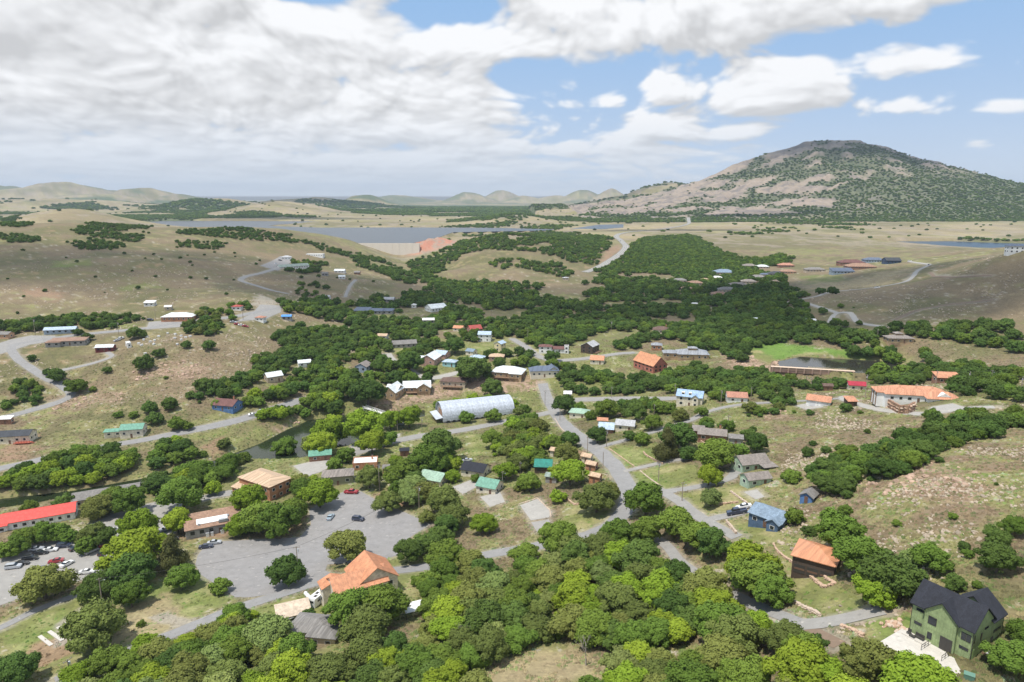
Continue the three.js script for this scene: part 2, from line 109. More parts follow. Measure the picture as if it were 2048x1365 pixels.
const ZONES = [[0,5,[[-148.2,176.7],[-133.4,187.7],[-119.9,191.0],[-105.3,203.0],[-90.5,188.0],[-81.0,179.8],[-92.3,161.5],[-105.0,149.5],[-129.9,152.2]]],[1,6,[[-118.9,176.5],[-104.4,185.0],[-87.8,169.1],[-95.2,159.4],[-105.5,158.8]]],[2,4,[[-129.8,163.0],[-122.7,166.7],[-111.4,157.6],[-119.0,151.4],[-126.2,150.7]]],[4,3,[[-104.0,173.2],[-99.0,174.5],[-86.3,168.8],[-89.1,165.9],[-98.5,168.1]]],[4,2,[[-129.4,172.5],[-128.0,181.6],[-121.0,180.0],[-114.8,163.0],[-121.4,160.6]]],[0,4,[[-73.3,171.4],[-62.5,177.1],[-53.1,174.9],[-51.1,163.0],[-58.5,153.0],[-66.3,155.2]]],[0,4,[[-36.8,186.7],[-25.0,189.5],[-22.9,172.5],[-27.6,166.2],[-32.4,170.3]]],[0,4,[[-57.8,197.4],[-38.1,203.0],[-26.0,197.9],[-25.5,193.7],[-52.2,194.2]]],[2,4,[[-129.0,233.8],[-114.5,239.1],[-104.2,232.4],[-104.6,224.6],[-118.5,223.6]]],[2,4,[[-64.8,254.1],[-53.8,259.3],[-46.6,265.8],[-32.7,253.7],[-39.2,243.5],[-50.9,244.3]]],[0,4,[[15.8,208.0],[18.4,219.6],[25.9,225.0],[37.0,217.6],[32.5,204.4],[24.7,199.0],[18.4,198.7]]],[0,3,[[39.6,274.4],[48.3,276.0],[56.7,265.4],[58.7,251.0],[46.1,250.6],[42.6,259.5]]],[0,3,[[45.9,244.1],[58.3,244.7],[67.8,238.0],[63.5,215.7],[50.8,218.8],[44.9,228.6]]],[0,4,[[50.3,208.9],[62.3,211.1],[74.3,208.0],[79.7,196.6],[71.5,190.5],[59.4,189.7],[55.7,198.5]]],[0,4,[[60.3,182.9],[72.1,176.4],[73.6,166.5],[68.5,160.0],[62.5,168.1]]],[0,5,[[67.6,160.8],[72.2,160.1],[68.2,147.2],[69.3,136.9],[70.8,125.3],[70.7,117.7],[63.7,118.6],[60.3,123.7],[61.8,134.4],[63.8,147.8]]],[2,3,[[69.0,117.2],[74.2,117.4],[76.8,114.8],[73.9,112.2],[68.8,112.7]]],[0,4,[[64.5,116.4],[69.3,113.5],[74.4,111.5],[73.0,104.8],[67.1,100.4],[63.3,103.8],[63.0,110.0]]],[1,5,[[-6.5,121.9],[-2.6,129.9],[6.2,135.0],[13.9,133.4],[18.1,123.9],[17.8,117.3]]],[2,3,[[25.8,287.3],[31.7,279.9],[27.6,260.3],[20.2,270.1]]],[0,3,[[-24.1,332.9],[-11.2,330.2],[-9.1,300.0],[-19.3,295.6]]],[0,5,[[147.4,473.0],[174.7,491.1],[180.1,448.6],[194.8,421.3],[223.4,409.5],[241.9,399.3],[235.5,388.1],[208.4,409.9],[181.1,418.3],[159.8,403.5],[153.8,429.5]]],[5,5,[[168.2,482.6],[181.1,478.7],[189.0,437.8],[209.9,413.4],[236.9,406.0],[235.8,403.8],[205.8,410.9],[182.6,421.8],[168.6,418.0],[162.6,445.7]]],[3,8,[[-53.1,427.0],[-38.9,432.0],[-11.2,437.6],[22.8,424.0],[17.5,410.1],[-7.5,409.7],[-32.7,413.8],[-47.3,403.2],[-69.3,387.7],[-79.8,380.4],[-79.8,396.5],[-63.3,407.8]]],[3,6,[[-120.8,344.9],[-129.6,348.1],[-126.2,354.1],[-120.1,369.8],[-121.2,354.8]]],[3,6,[[141.1,451.6],[153.8,429.5],[161.2,399.1],[167.2,384.2],[152.0,389.7],[138.2,410.7]]],[3,6,[[117.7,304.2],[126.5,309.0],[120.5,287.9],[112.9,288.2]]],[2,8,[[-261.1,330.3],[-253.2,337.3],[-231.6,313.5],[-231.7,296.8],[-234.2,293.9]]],[2,5,[[-153.8,318.4],[-147.7,327.6],[-140.7,316.3],[-145.1,309.5]]],[3,20,[[-258.8,374.8],[-225.1,376.8],[-225.5,388.5],[-256.0,389.4],[-261.0,364.9]]],[3,20,[[-235.4,413.5],[-207.4,421.0],[-190.0,416.9],[-189.3,400.9],[-225.5,400.1]]],[3,25,[[102.4,194.0],[118.2,183.9],[119.6,165.4],[110.5,150.3],[99.0,162.4],[97.9,179.4]]],[1,25,[[325.4,769.2],[353.6,712.3],[416.7,733.5],[434.1,736.2],[351.0,631.3],[312.6,646.9],[297.6,677.9]]],[0,15,[[338.4,800.8],[373.0,775.8],[351.2,718.1],[317.3,724.0]]],[0,12,[[-479.1,718.0],[-454.6,738.4],[-433.0,697.7],[-454.4,683.3]]],[0,12,[[-356.3,617.5],[-339.4,646.7],[-324.7,626.6],[-345.3,605.5]]],[0,8,[[-244.6,479.2],[-218.5,502.6],[-207.0,501.4],[-222.7,477.9]]],[0,8,[[-320.6,492.3],[-286.7,504.3],[-278.3,492.0],[-312.0,484.1]]],[2,12,[[-427.4,602.4],[-393.5,590.4],[-382.6,566.6],[-415.3,577.9]]],[4,6,[[-228.5,614.5],[-204.0,594.6],[-202.9,566.2],[-218.0,562.3]]],[0,6,[[-88.4,504.3],[-71.3,489.7],[-72.5,473.1],[-88.1,480.8]]],[0,6,[[-31.8,506.0],[-15.0,513.6],[-12.5,488.3],[-28.6,482.5]]],[0,4,[[-59.1,438.8],[-48.3,444.1],[-44.5,439.4],[-55.4,433.1]]],[0,8,[[-143.5,636.4],[-112.0,645.2],[-98.0,587.9],[-120.5,570.1]]],[2,6,[[156.7,1127.7],[197.9,1273.0],[185.4,1153.3],[138.3,1007.0],[122.6,980.1]]],[0,5,[[6.0,502.2],[23.0,502.7],[30.6,474.1],[17.9,468.3]]],[0,4,[[156.2,285.7],[164.2,281.1],[158.8,267.7],[153.7,273.1]]]];
const FORESTS = [["bbmmbmodyoo",5.7,6.5,10.5,1.0,[[-108.6,149.2],[-112.0,162.9],[-93.0,155.4],[-77.9,150.8],[-72.7,162.8],[-55.8,145.2],[-48.7,138.2],[-39.4,142.7],[-22.9,143.1],[-22.5,158.1],[-20.2,187.3],[-13.4,199.6],[-3.4,175.1],[5.4,188.2],[25.6,181.3],[39.6,160.2],[44.3,140.6],[50.0,134.1],[54.3,123.6],[53.1,111.4],[55.9,102.4],[61.5,94.6],[61.6,86.8],[15.5,103.3],[15.9,122.2],[10.4,130.9],[3.9,132.3],[-2.6,127.9],[-8.7,108.5],[-93.7,126.3]]],["ddmd",5.5,5,8,1.0,[[89.8,185.6],[95.1,200.9],[109.6,208.5],[120.0,213.3],[142.3,229.2],[159.6,243.1],[171.6,239.2],[185.3,236.4],[169.1,214.6],[156.3,212.2],[139.2,201.0],[117.7,183.1],[107.3,179.3],[96.8,174.7],[89.9,179.8]]],["ddm",6,5,8,1.0,[[81.8,200.3],[89.6,210.2],[92.0,204.4],[85.3,188.4],[78.8,186.6]]],["mdmb",5.2,7,10,1.0,[[-221.4,276.2],[-218.6,284.5],[-214.7,299.0],[-198.1,310.3],[-178.6,303.0],[-172.8,294.1],[-182.0,282.3],[-197.6,272.5],[-215.0,267.1]]],["mbmd",5.8,8,11,1.0,[[-174.4,311.0],[-170.3,322.3],[-154.3,314.2],[-139.7,307.5],[-126.0,291.7],[-127.8,279.7],[-129.0,262.8],[-147.3,262.1],[-161.8,277.5]]],["mbo",5.5,7,10,1.0,[[-141.0,317.0],[-132.5,327.0],[-124.2,317.2],[-118.5,290.1],[-128.6,292.3]]],["bbm",7,7,10,1.0,[[-51.6,383.2],[-37.6,397.6],[-19.5,400.6],[-1.2,399.3],[-7.2,391.1],[-36.3,382.1],[-49.6,371.8]]],["mdmmb",6.5,7,10,1.0,[[-132.4,356.7],[-144.2,375.4],[-140.3,398.2],[-134.4,418.8],[-113.5,436.9],[-101.3,398.5],[-97.3,378.3],[-114.7,370.4],[-126.0,353.4]]],["ddmd",6.5,6,9,1.0,[[-140.3,398.2],[-154.2,412.4],[-157.7,381.3],[-164.2,368.9],[-179.9,361.3],[-169.6,382.2],[-164.7,407.6],[-166.0,461.6],[-178.3,515.1],[-170.2,539.2],[-154.6,540.0],[-129.6,535.9],[-109.5,488.3],[-112.5,446.8],[-134.4,418.8]]],["dddm",6.8,6.5,10,0.74,[[-202.4,589.6],[-191.0,673.2],[-162.8,679.4],[-140.0,718.2],[-97.6,760.6],[-76.5,838.5],[-39.7,844.8],[21.3,803.2],[55.9,714.0],[67.7,624.9],[89.4,778.6],[123.0,902.2],[213.1,891.1],[316.7,908.8],[323.1,821.7],[279.9,659.0],[219.7,512.3],[228.3,466.7],[234.2,437.8],[256.7,443.6],[322.8,423.7],[281.3,366.0],[271.5,374.5],[258.9,394.5],[250.5,415.5],[236.2,410.9],[222.9,408.6],[206.2,419.1],[181.5,452.3],[162.5,455.3],[144.6,420.9],[143.5,459.7],[131.5,466.2],[91.9,478.7],[75.8,466.9],[33.8,468.5],[2.3,523.5],[-45.8,492.7],[-65.2,500.1],[-97.0,489.6],[-114.8,522.4],[-140.5,565.1],[-170.6,568.6],[-180.0,532.5]]],["dmdm",6.5,6.5,10,0.75,[[-87.2,475.5],[-22.9,476.5],[2.2,488.1],[28.0,430.8],[1.9,418.8],[-20.9,432.2],[-55.1,416.4],[-83.8,418.3],[-98.5,399.3],[-110.4,437.6],[-101.0,473.5]]],["dddm",6.5,6.5,9.5,0.95,[[24.2,420.2],[31.5,434.3],[57.2,430.5],[86.8,415.9],[115.9,407.9],[137.0,397.4],[149.3,367.3],[151.5,346.1],[136.6,322.5],[113.1,325.2],[106.5,344.4],[88.3,355.7],[37.4,390.1],[24.9,404.4]]],["ddm",6.2,5,7.5,1,[[112.8,927.5],[147.2,1002.6],[198.0,1128.6],[242.7,1332.0],[289.7,1447.6],[387.0,1500.4],[380.4,1394.8],[340.3,1123.4],[347.3,999.2],[413.1,1057.4],[395.1,964.2],[308.6,885.0]]],["dddm",7,5,8,0.8,[[-170.3,1155.0],[-129.9,1173.8],[-101.4,1317.0],[-29.5,1695.8],[90.1,1637.5],[180.4,1596.8],[202.8,1412.5],[153.4,1103.2],[122.4,978.4],[91.5,994.3],[71.9,1026.8],[27.9,1065.9],[-51.0,1095.5],[-103.0,1052.1],[-111.7,929.1],[-81.9,898.2],[-25.6,791.6],[-47.3,764.3],[-85.2,803.4],[-146.2,978.5]]],["dddm",7,5,8,0.7,[[-32.0,996.9],[19.1,1005.2],[67.2,956.6],[89.1,893.9],[60.9,864.2],[24.3,921.7],[-16.4,931.5]]],["ddd",6.5,4,6.5,1.0,[[-1993.6,2702.1],[-1263.8,1781.3],[-642.0,916.4],[-682.5,922.3]]],["ddd",6.5,4,6.5,0.8,[[-591.2,913.8],[-596.0,965.6],[-1056.4,1965.7],[-490.3,934.2],[-480.5,877.7],[-541.1,884.3]]],["ddd",6.5,4,6.5,0.8,[[-552.5,828.0],[-532.1,869.2],[-463.0,833.3],[-480.6,791.7],[-522.5,813.1]]],["ddd",6.5,4,6.5,0.8,[[-629.1,847.9],[-578.2,853.7],[-553.1,815.2],[-598.5,805.0]]],["ddd",6.5,4,6.5,0.85,[[-519.5,991.3],[-439.0,1116.5],[-366.8,1091.1],[-309.1,1108.7],[-256.4,1086.7],[-218.0,1051.8],[-226.3,1003.1],[-326.5,1060.5],[-385.1,1012.8],[-424.9,1003.6]]],["ddd",6.5,4,6.5,0.7,[[-451.5,922.8],[-408.2,962.8],[-386.2,893.3],[-425.6,874.8]]],["ddm",6.5,5,8,0.8,[[-289.7,913.7],[-265.5,946.6],[-241.2,905.1],[-239.1,807.0],[-261.1,811.9]]],["ddd",6.5,5,8,0.95,[[-263.5,1083.7],[-224.1,1101.5],[-176.5,1031.7],[-117.3,892.6],[-118.2,828.5],[-168.9,907.0],[-232.6,982.8]]],["ddm",6.5,5,8,0.95,[[-169.2,1146.5],[-146.5,1153.8],[-110.1,1045.5],[-88.3,896.9],[-99.2,821.9],[-127.1,916.7]]],["ddm",6,5,8,1.0,[[-377.1,494.4],[-352.5,513.2],[-321.1,525.0],[-281.7,516.6],[-273.0,499.6],[-299.9,488.1],[-360.5,471.4]]],["dmo",6.5,6,9,0.9,[[-243.4,500.0],[-243.3,525.4],[-224.6,527.3],[-212.6,506.5],[-210.1,481.7],[-228.6,475.3]]],["ddm",6.5,5,8,1.0,[[-226.6,542.3],[-222.9,564.2],[-207.7,534.1],[-210.7,521.4]]],["ddm",6.5,6,9,0.95,[[190.6,372.6],[221.0,376.8],[242.5,390.5],[244.6,350.2],[240.0,310.0],[196.2,251.3],[185.1,259.4],[194.7,292.6],[202.6,353.4]]],["mmob",6.2,6,9.5,0.95,[[0.0,387.6],[14.4,367.9],[16.6,327.5],[13.9,295.2],[22.0,266.1],[18.0,252.4],[12.7,245.2],[15.4,227.2],[10.0,227.2],[0.0,238.1],[3.3,266.9],[-5.3,284.2],[-9.3,309.6],[0.0,324.5]]],["mdo",6.2,6,9.5,0.9,[[-39.4,245.3],[-47.1,268.8],[-40.2,297.5],[-35.2,315.6],[-24.6,305.8],[-23.4,275.6],[-30.8,274.2],[-37.6,260.3],[-29.7,244.8]]],["ddm",6.5,5,8,0.9,[[-299.4,384.4],[-293.1,392.3],[-281.9,397.8],[-270.1,388.2],[-274.2,372.2],[-285.8,364.8]]],["ddm",6,4,7,0.3,[[-245.3,735.0],[-214.1,758.7],[-191.1,712.1],[-204.9,654.5]]],["dmdd",6.4,6.5,9.5,0.95,[[26.9,440.1],[52.2,443.7],[75.2,431.4],[77.1,414.2],[67.5,412.5],[24.2,420.2]]],["dmd",6.4,6,9,0.85,[[2.6,582.6],[108.9,571.4],[165.2,532.6],[143.5,459.7],[112.3,473.8],[75.8,466.9],[34.8,483.4],[6.1,505.0]]],["mdmb",6.0,7,10,0.9,[[-153.3,362.2],[-139.0,394.2],[-113.4,387.4],[-96.7,380.8],[-98.3,374.7],[-118.5,364.2],[-125.0,350.1],[-137.9,342.2]]],["bmmb",6.2,7,10,0.75,[[-147.4,320.7],[-132.2,340.6],[-123.6,342.3],[-131.8,324.9],[-135.2,314.3],[-141.6,306.5]]],["mdb",6.4,6,9,0.5,[[-117.8,327.6],[-109.8,334.9],[-92.8,311.6],[-98.7,299.3],[-107.7,298.2]]],["mob",6.2,6,9,0.8,[[-94.3,277.9],[-84.8,283.0],[-82.4,274.2],[-88.7,266.7]]],["mbo",6.2,6,9,0.7,[[-52.1,299.3],[-29.5,306.8],[-14.5,291.2],[-19.9,271.0],[-33.3,259.1],[-45.2,256.9]]],["mdm",6.5,6,9,0.6,[[27.8,378.6],[48.4,360.2],[72.7,345.0],[77.0,318.3],[59.4,301.7],[44.1,326.1],[29.5,331.2]]],["mdo",6.5,5,8,0.55,[[71.1,302.9],[99.8,313.7],[128.0,312.9],[138.1,314.5],[129.0,292.7],[100.5,287.0],[76.5,279.0]]],["dmd",6.5,6,9,0.85,[[-138.7,540.6],[-109.9,558.4],[-77.3,563.6],[-48.8,526.2],[-60.6,492.4],[-87.2,475.5],[-111.3,488.1]]],["dmd",6.2,6,8,0.85,[[145.5,372.2],[164.7,364.3],[189.0,358.0],[177.3,335.2],[141.9,348.5]]],["dm",10,3,6,0.35,[[108.6,342.9],[161.7,314.2],[134.4,266.8],[109.1,264.2],[87.7,273.8]]],["ddm",11,4,7,0.5,[[239.5,604.0],[275.4,550.8],[254.0,470.0],[234.5,465.3],[219.7,512.3]]],["dd",26,2.5,4.5,0.35,[[-561.6,752.9],[-408.2,899.6],[-301.8,890.5],[-279.4,698.8],[-237.0,558.2],[-286.7,534.0],[-388.1,509.9]]],["dd",20,3,5,0.5,[[-271.1,797.3],[-156.7,807.5],[-104.1,767.4],[-130.2,722.6],[-204.9,654.5]]],["dd",22,2,4,0.3,[[103.4,223.4],[128.5,219.9],[117.8,172.5],[137.5,174.1],[92.0,111.5],[83.1,108.7],[86.6,125.8],[84.7,158.0]]],["dm",18,2,4.5,0.3,[[-251.8,363.6],[-189.8,369.3],[-159.0,435.7],[-182.0,445.3],[-235.4,432.6],[-249.5,399.0]]]];
const TREES = [["m",-172.3,213.5,7.7],["m",-171.6,221.1,9.2],["m",-167.3,224.4,9.0],["m",-163.0,226.1,7.9],["m",-171.0,217.0,8.7],["m",-158.7,225.0,6.5],["o",-148.8,221.6,9.9],["d",-144.8,222.7,8.5],["m",-147.6,217.1,7.8],["o",-159.8,245.5,12.1],["m",-150.3,249.1,13.0],["m",-159.7,255.2,10.1],["b",-133.4,223.4,13.4],["b",-123.0,201.5,17.9],["d",-118.7,192.0,14.3],["b",-125.6,216.6,10.4],["c",-111.1,203.7,9.8],["b",-122.6,230.6,10.6],["m",-101.5,189.9,9.2],["m",-87.6,185.4,6.6],["o",-142.0,187.2,13.4],["d",-126.1,185.9,9.4],["m",-111.6,180.1,9.1],["o",-108.1,156.6,14.3],["d",-118.4,142.9,10.2],["m",-101.8,167.1,2.2],["m",-130.3,251.5,14.9],["b",-124.3,264.9,7.5],["b",-101.4,244.8,13.6],["m",-91.5,228.0,14.5],["m",-82.6,223.2,14.2],["m",-82.3,236.5,11.2],["b",-98.6,228.6,10.2],["b",-75.3,248.4,14.7],["m",-85.5,259.6,9.2],["o",-53.1,201.6,13.3],["d",-68.1,186.9,11.2],["o",-46.8,238.8,10.6],["o",-30.8,227.0,6.1],["y",-39.0,242.7,10.0],["o",-33.2,245.0,10.6],["o",-24.6,232.1,12.1],["o",-19.9,220.2,10.5],["d",-22.1,214.6,8.9],["b",-9.8,212.2,8.8],["d",-32.1,195.8,9.1],["d",-27.7,200.6,9.3],["d",-23.5,206.7,8.6],["m",-19.4,186.7,12.0],["m",-40.6,152.6,11.9],["m",-32.4,152.3,11.5],["o",-33.5,143.0,11.3],["d",-53.1,159.0,4.4],["m",-26.9,175.7,3.7],["m",42.2,199.7,12.6],["o",28.2,211.1,13.0],["o",32.7,217.4,8.6],["y",61.3,195.7,6.8],["m",47.1,179.5,10.7],["m",50.1,168.9,9.7],["d",52.1,162.4,9.4],["b",55.8,147.2,11.7],["m",54.8,137.2,11.7],["m",55.8,132.5,8.6],["m",13.3,185.8,11.9],["m",30.0,180.4,10.8],["m",38.2,179.2,10.0],["d",33.2,163.2,11.6],["m",76.9,147.0,10.8],["m",74.7,134.2,10.0],["d",73.6,119.4,11.5],["b",69.6,118.4,7.1],["m",84.2,124.7,7.0],["y",83.3,129.9,4.7],["d",83.4,116.4,4.2],["m",78.4,94.1,7.1],["m",84.1,99.7,4.9],["m",86.1,163.6,3.9],["m",90.0,147.3,2.3],["d",97.8,126.8,5.1],["m",102.9,129.2,5.1],["d",92.3,118.2,6.9],["d",93.0,128.6,2.6],["m",91.7,125.3,2.4],["m",86.9,115.3,1.7],["d",81.9,136.4,2.7],["m",99.1,141.7,1.7],["d",75.8,160.1,3.6],["m",75.9,169.1,5.4],["d",111.3,239.0,3.0],["d",110.0,226.0,3.9],["d",103.9,226.5,4.4],["d",113.2,221.2,4.8],["d",132.8,242.5,2.6],["b",-93.2,330.6,18.4],["b",-92.2,309.5,14.4],["m",-112.5,319.2,12.9],["y",-103.4,330.7,9.2],["m",-76.9,297.0,9.2],["b",-101.0,366.0,9.8],["b",-73.2,323.1,19.5],["b",-66.5,307.3,13.3],["b",-65.1,348.2,12.1],["b",-55.4,349.9,13.5],["m",-60.8,319.7,8.7],["d",28.9,359.4,12.4],["m",48.6,333.8,11.5],["d",38.2,288.8,9.4],["d",59.8,314.2,10.9],["m",54.8,273.5,7.4],["d",51.3,282.6,6.1],["m",62.7,291.2,9.0],["m",73.6,322.7,9.4],["o",77.1,299.8,8.3],["d",66.4,258.2,14.0],["c",60.0,250.1,10.1],["d",67.1,244.7,7.6],["m",72.8,227.3,13.3],["b",65.6,213.1,8.3],["m",83.4,236.5,7.3],["m",90.6,273.6,6.3],["m",84.4,282.9,6.5],["m",88.4,303.8,5.8],["d",94.7,258.3,6.4],["d",90.9,240.2,8.4],["d",26.0,289.6,9.0],["o",15.5,304.5,8.2],["o",23.2,268.6,10.5],["b",22.2,243.9,13.0],["d",-32.4,291.1,19.2],["m",-36.3,275.0,17.2],["o",-59.1,264.7,10.4],["m",-79.5,288.3,7.9],["m",-46.0,264.3,14.5],["y",-38.6,250.2,11.8],["b",-24.4,262.4,7.0],["m",-15.1,260.1,4.1],["b",-2.2,257.9,9.1],["m",-8.8,307.1,10.7],["m",-25.3,357.7,8.8],["m",-10.7,356.2,9.8],["d",-85.0,386.6,20.7],["d",-76.2,422.2,12.2],["d",-68.0,441.3,17.3],["m",-64.3,421.9,10.9],["d",-25.5,426.4,22.6],["d",-12.3,405.0,13.0],["d",-41.1,479.6,15.1],["d",29.3,515.0,11.6],["d",26.9,451.3,10.2],["m",-97.6,395.3,15.1],["d",-176.3,377.5,11.5],["d",-161.4,370.1,10.2],["d",-197.1,355.6,8.2],["d",-186.8,357.1,9.3],["m",-162.6,361.4,6.1],["d",-227.3,428.0,7.7],["d",-216.3,443.0,6.6],["d",-201.7,443.7,9.3],["d",-228.0,411.2,12.4],["d",-252.4,412.8,5.6],["d",-277.1,402.2,10.4],["d",-287.6,409.3,5.6],["m",-258.6,391.2,11.9],["d",-307.0,424.7,5.8],["m",-213.6,353.7,4.9],["m",-203.9,351.7,5.4],["d",-187.8,342.5,8.9],["m",-172.8,335.6,8.8],["m",-167.5,335.4,6.2],["d",-262.5,465.6,10.4],["d",-258.2,467.4,6.3],["d",-308.1,474.7,7.1],["d",-294.5,463.6,7.6],["d",-180.8,256.3,8.1],["m",-193.2,253.7,6.0],["m",229.1,399.2,10.8],["m",206.6,371.2,11.2],["m",215.9,365.4,8.3],["d",142.1,512.8,10.0],["d",-86.1,513.5,11.5],["d",288.6,635.3,9.4],["d",288.0,609.0,10.8],["d",231.4,407.3,8.0],["m",242.9,391.3,7.1]];

function polyDist(p, x, d) {
  let m = 1e18, ins = false;
  for (let i = 0, j = p.length - 1; i < p.length; j = i++) {
    const ax = p[j][0], ay = p[j][1], bx = p[i][0], by = p[i][1], ex = bx - ax, ey = by - ay;
    const t = clamp(((x - ax) * ex + (d - ay) * ey) / (ex * ex + ey * ey + 1e-9)), qx = x - ax - t * ex, qy = d - ay - t * ey;
    m = Math.min(m, qx * qx + qy * qy);
    if ((ay > d) !== (by > d) && x < (ex * (d - ay)) / (by - ay) + ax) ins = !ins;
  }
  m = Math.sqrt(m); return ins ? -m : m;
}
function boxed(list, at, pad) { return list.map((e) => { const p = at(e), xs = p.map((q) => q[0]), ys = p.map((q) => q[1]); return { e, p, x0: Math.min(...xs) - pad, x1: Math.max(...xs) + pad, d0: Math.min(...ys) - pad, d1: Math.max(...ys) + pad }; }); }
const waterBoxes = boxed(WATERS, (w) => w[2], 45), zoneBoxes = boxed(ZONES, (z) => z[2], 30), lotBoxes = boxed(LOTS, (l) => l[2], 12);
const hitBox = (b, x, d) => x > b.x0 && x < b.x1 && d > b.d0 && d < b.d1;
const roadBoxes = boxed(ROADS, (r) => r[3], 20);
function roadDist(x, d) {      // metres outside the nearest paved edge
  let best = 1e9;
  for (const b of roadBoxes) if (hitBox(b, x, d)) for (let i = 1; i < b.p.length; i++) {
    const [ax, ay] = b.p[i - 1], [bx, by] = b.p[i], ex = bx - ax, ey = by - ay, t = clamp(((x - ax) * ex + (d - ay) * ey) / (ex * ex + ey * ey));
    best = Math.min(best, Math.hypot(x - ax - t * ex, d - ay - t * ey) - b.e[1] / 2);
  }
  return best;
}
function lotDist(x, d) { let best = 1e9; for (const b of lotBoxes) if (hitBox(b, x, d)) best = Math.min(best, polyDist(b.p, x, d)); return best; }
function mountCrest(x) { for (let i = 1; i < MOUNT.length; i++) if (x < MOUNT[i][0]) { const t = clamp((x - MOUNT[i - 1][0]) / (MOUNT[i][0] - MOUNT[i - 1][0])); return mix(MOUNT[i - 1][1], MOUNT[i][1], t); } return 36; }
function mountT(x, d) { return (3400 + 90 * (fbm(x / 500, 3.1, 2) - 0.5) - d); }
const MFRONT = 1080;
function landShape(x, d) {
  let h = WEIGHTS[POINTS.length];
  for (let i = 0; i < POINTS.length; i++) { const p = POINTS[i], ax = x - p[0], ay = d - p[1]; h += WEIGHTS[i] * Math.sqrt(ax * ax + ay * ay + 400); }
  let b = 0;
  for (const q of HILLS) { const u = (x - q[0]) / q[3], v = (d - q[1]) / q[4], e = u * u + v * v; if (e < 9) b = Math.max(b, q[2] * Math.exp(-e)); }
  if (d > 2100 && x > 100) {
    const t = mountT(x, d), crest = Math.max(0, mountCrest(x) - 36);
    let s = t > 0 ? Math.max(0, 1 - t / MFRONT) ** 1.22 : Math.max(0, 1 + t / 900);
    if (s > 0 && crest > 0) {
      const crag = (fbm(x / 24, d / 24, 3) - 0.5) * 22, ridges = 1 - Math.abs(2 * fbm(x / 190 + d / 900, d / 420, 5) - 1), step = fbm(x / 60, d / 60, 4) - 0.5;
      const m = crest * s + (t > 0 ? (ridges - 0.7) * crest * 0.22 * Math.min(1, t / 250) * s + (step * 30 + crag) * Math.min(1, t / 120 + 0.2) * Math.min(1, s * 3) : 0);
      b = Math.max(b, m);
    }
  }
  if (d > 3800) b *= 0.72 + 0.56 * fbm(x / 420 + 9, d / 420, 4);
  if (b > 30 && d > 1500) b += (fbm(x / 120, d / 120, 4) - 0.5) * Math.min(b * 0.22, 26);
  if (d > 1250 && d < 1420 && b > 4) b += (fbm(x / 16, d / 16, 4) - 0.5) * 12 * Math.min(1, b / 15);
  return h + b;
}
function land(x, d) {
  let h = landShape(x, d);
  if (d > 0) h += (fbm(x / 26, d / 26, 3) - 0.5) * (d < 600 ? 1.1 : 2.2) * sst(1, 10, Math.min(roadDist(x, d), lotDist(x, d)));
  for (const w of waterBoxes) if (hitBox(w, x, d)) {
    const lv = w.e[1], s = polyDist(w.p, x, d), k = lv < 25 ? 0.55 : 0.4;
    if (s < 0) h = Math.max(lv - 2.5, lv + s * 0.35);
    else h = clamp(h, lv + 0.12 + s * 0.06 - Math.max(0, s - 2.5) * 2.5, lv + 0.2 + s * k);
  }
  return h;
}
// how wooded the country is beyond the town, 0 to 1
function wooded(x, d) {
  if (d < 1380) return 0;
  let w = 0;
  const n = fbm(x / 340 + 5, d / 340, 4), f = fbm(x / 90, d / 90 + 4, 3);
  if (x > 250 && d > 2250) {
    const t = mountT(x, d) / MFRONT, px = x / d;
    if (t > -0.4 && t < 1.15) {
      const flank = sst(-0.06, 0.06, px - 0.50 - (1 - t) * 0.16 + (n - 0.5) * 0.22);
      const streak = fbm(x / 260 + d / 700, d / 75 + 2, 5), bare = sst(0.10, -0.02, px - 0.30 + (n - 0.5) * 0.2) * sst(0.75, 0.4, t);
      const patch = sst(0.455, 0.545, streak * 0.65 + f * 0.35 - 0.09 * bare - 0.06 * sst(0.22, 0.02, t) + 0.03 * t);
      w = Math.max(flank * 0.95, patch * 0.9, sst(0.82, 0.98, t + (n - 0.5) * 0.3) * 0.9);
      return w;
    }
    if (t >= 1.15 && t < 1.3) w = sst(0.5, 0.58, n + 0.04) * 0.7;
  }
  if (d > 3800 && d < 4800 && x / d > 0.1 && x / d < 0.32) return 0.7 * sst(0.5, 0.58, f * 0.5 + n * 0.5);
  if (d > 2300 && d < 6500) w = Math.max(w, sst(0.49, 0.55, n + 0.13 * sst(-0.2, -0.05, x / d) * sst(2700, 3100, d) + 0.05 * sst(2600, 3200, d) - 0.09 * sst(-0.12, -0.25, x / d)));
  else if (d <= 2300) w = Math.max(w, 0.6 * sst(0.60, 0.66, n * 0.6 + f * 0.4 + (x > 600 ? 0.02 : 0)));
  else w = Math.max(w, 0.8 * sst(0.47, 0.55, n));
  return w;
}

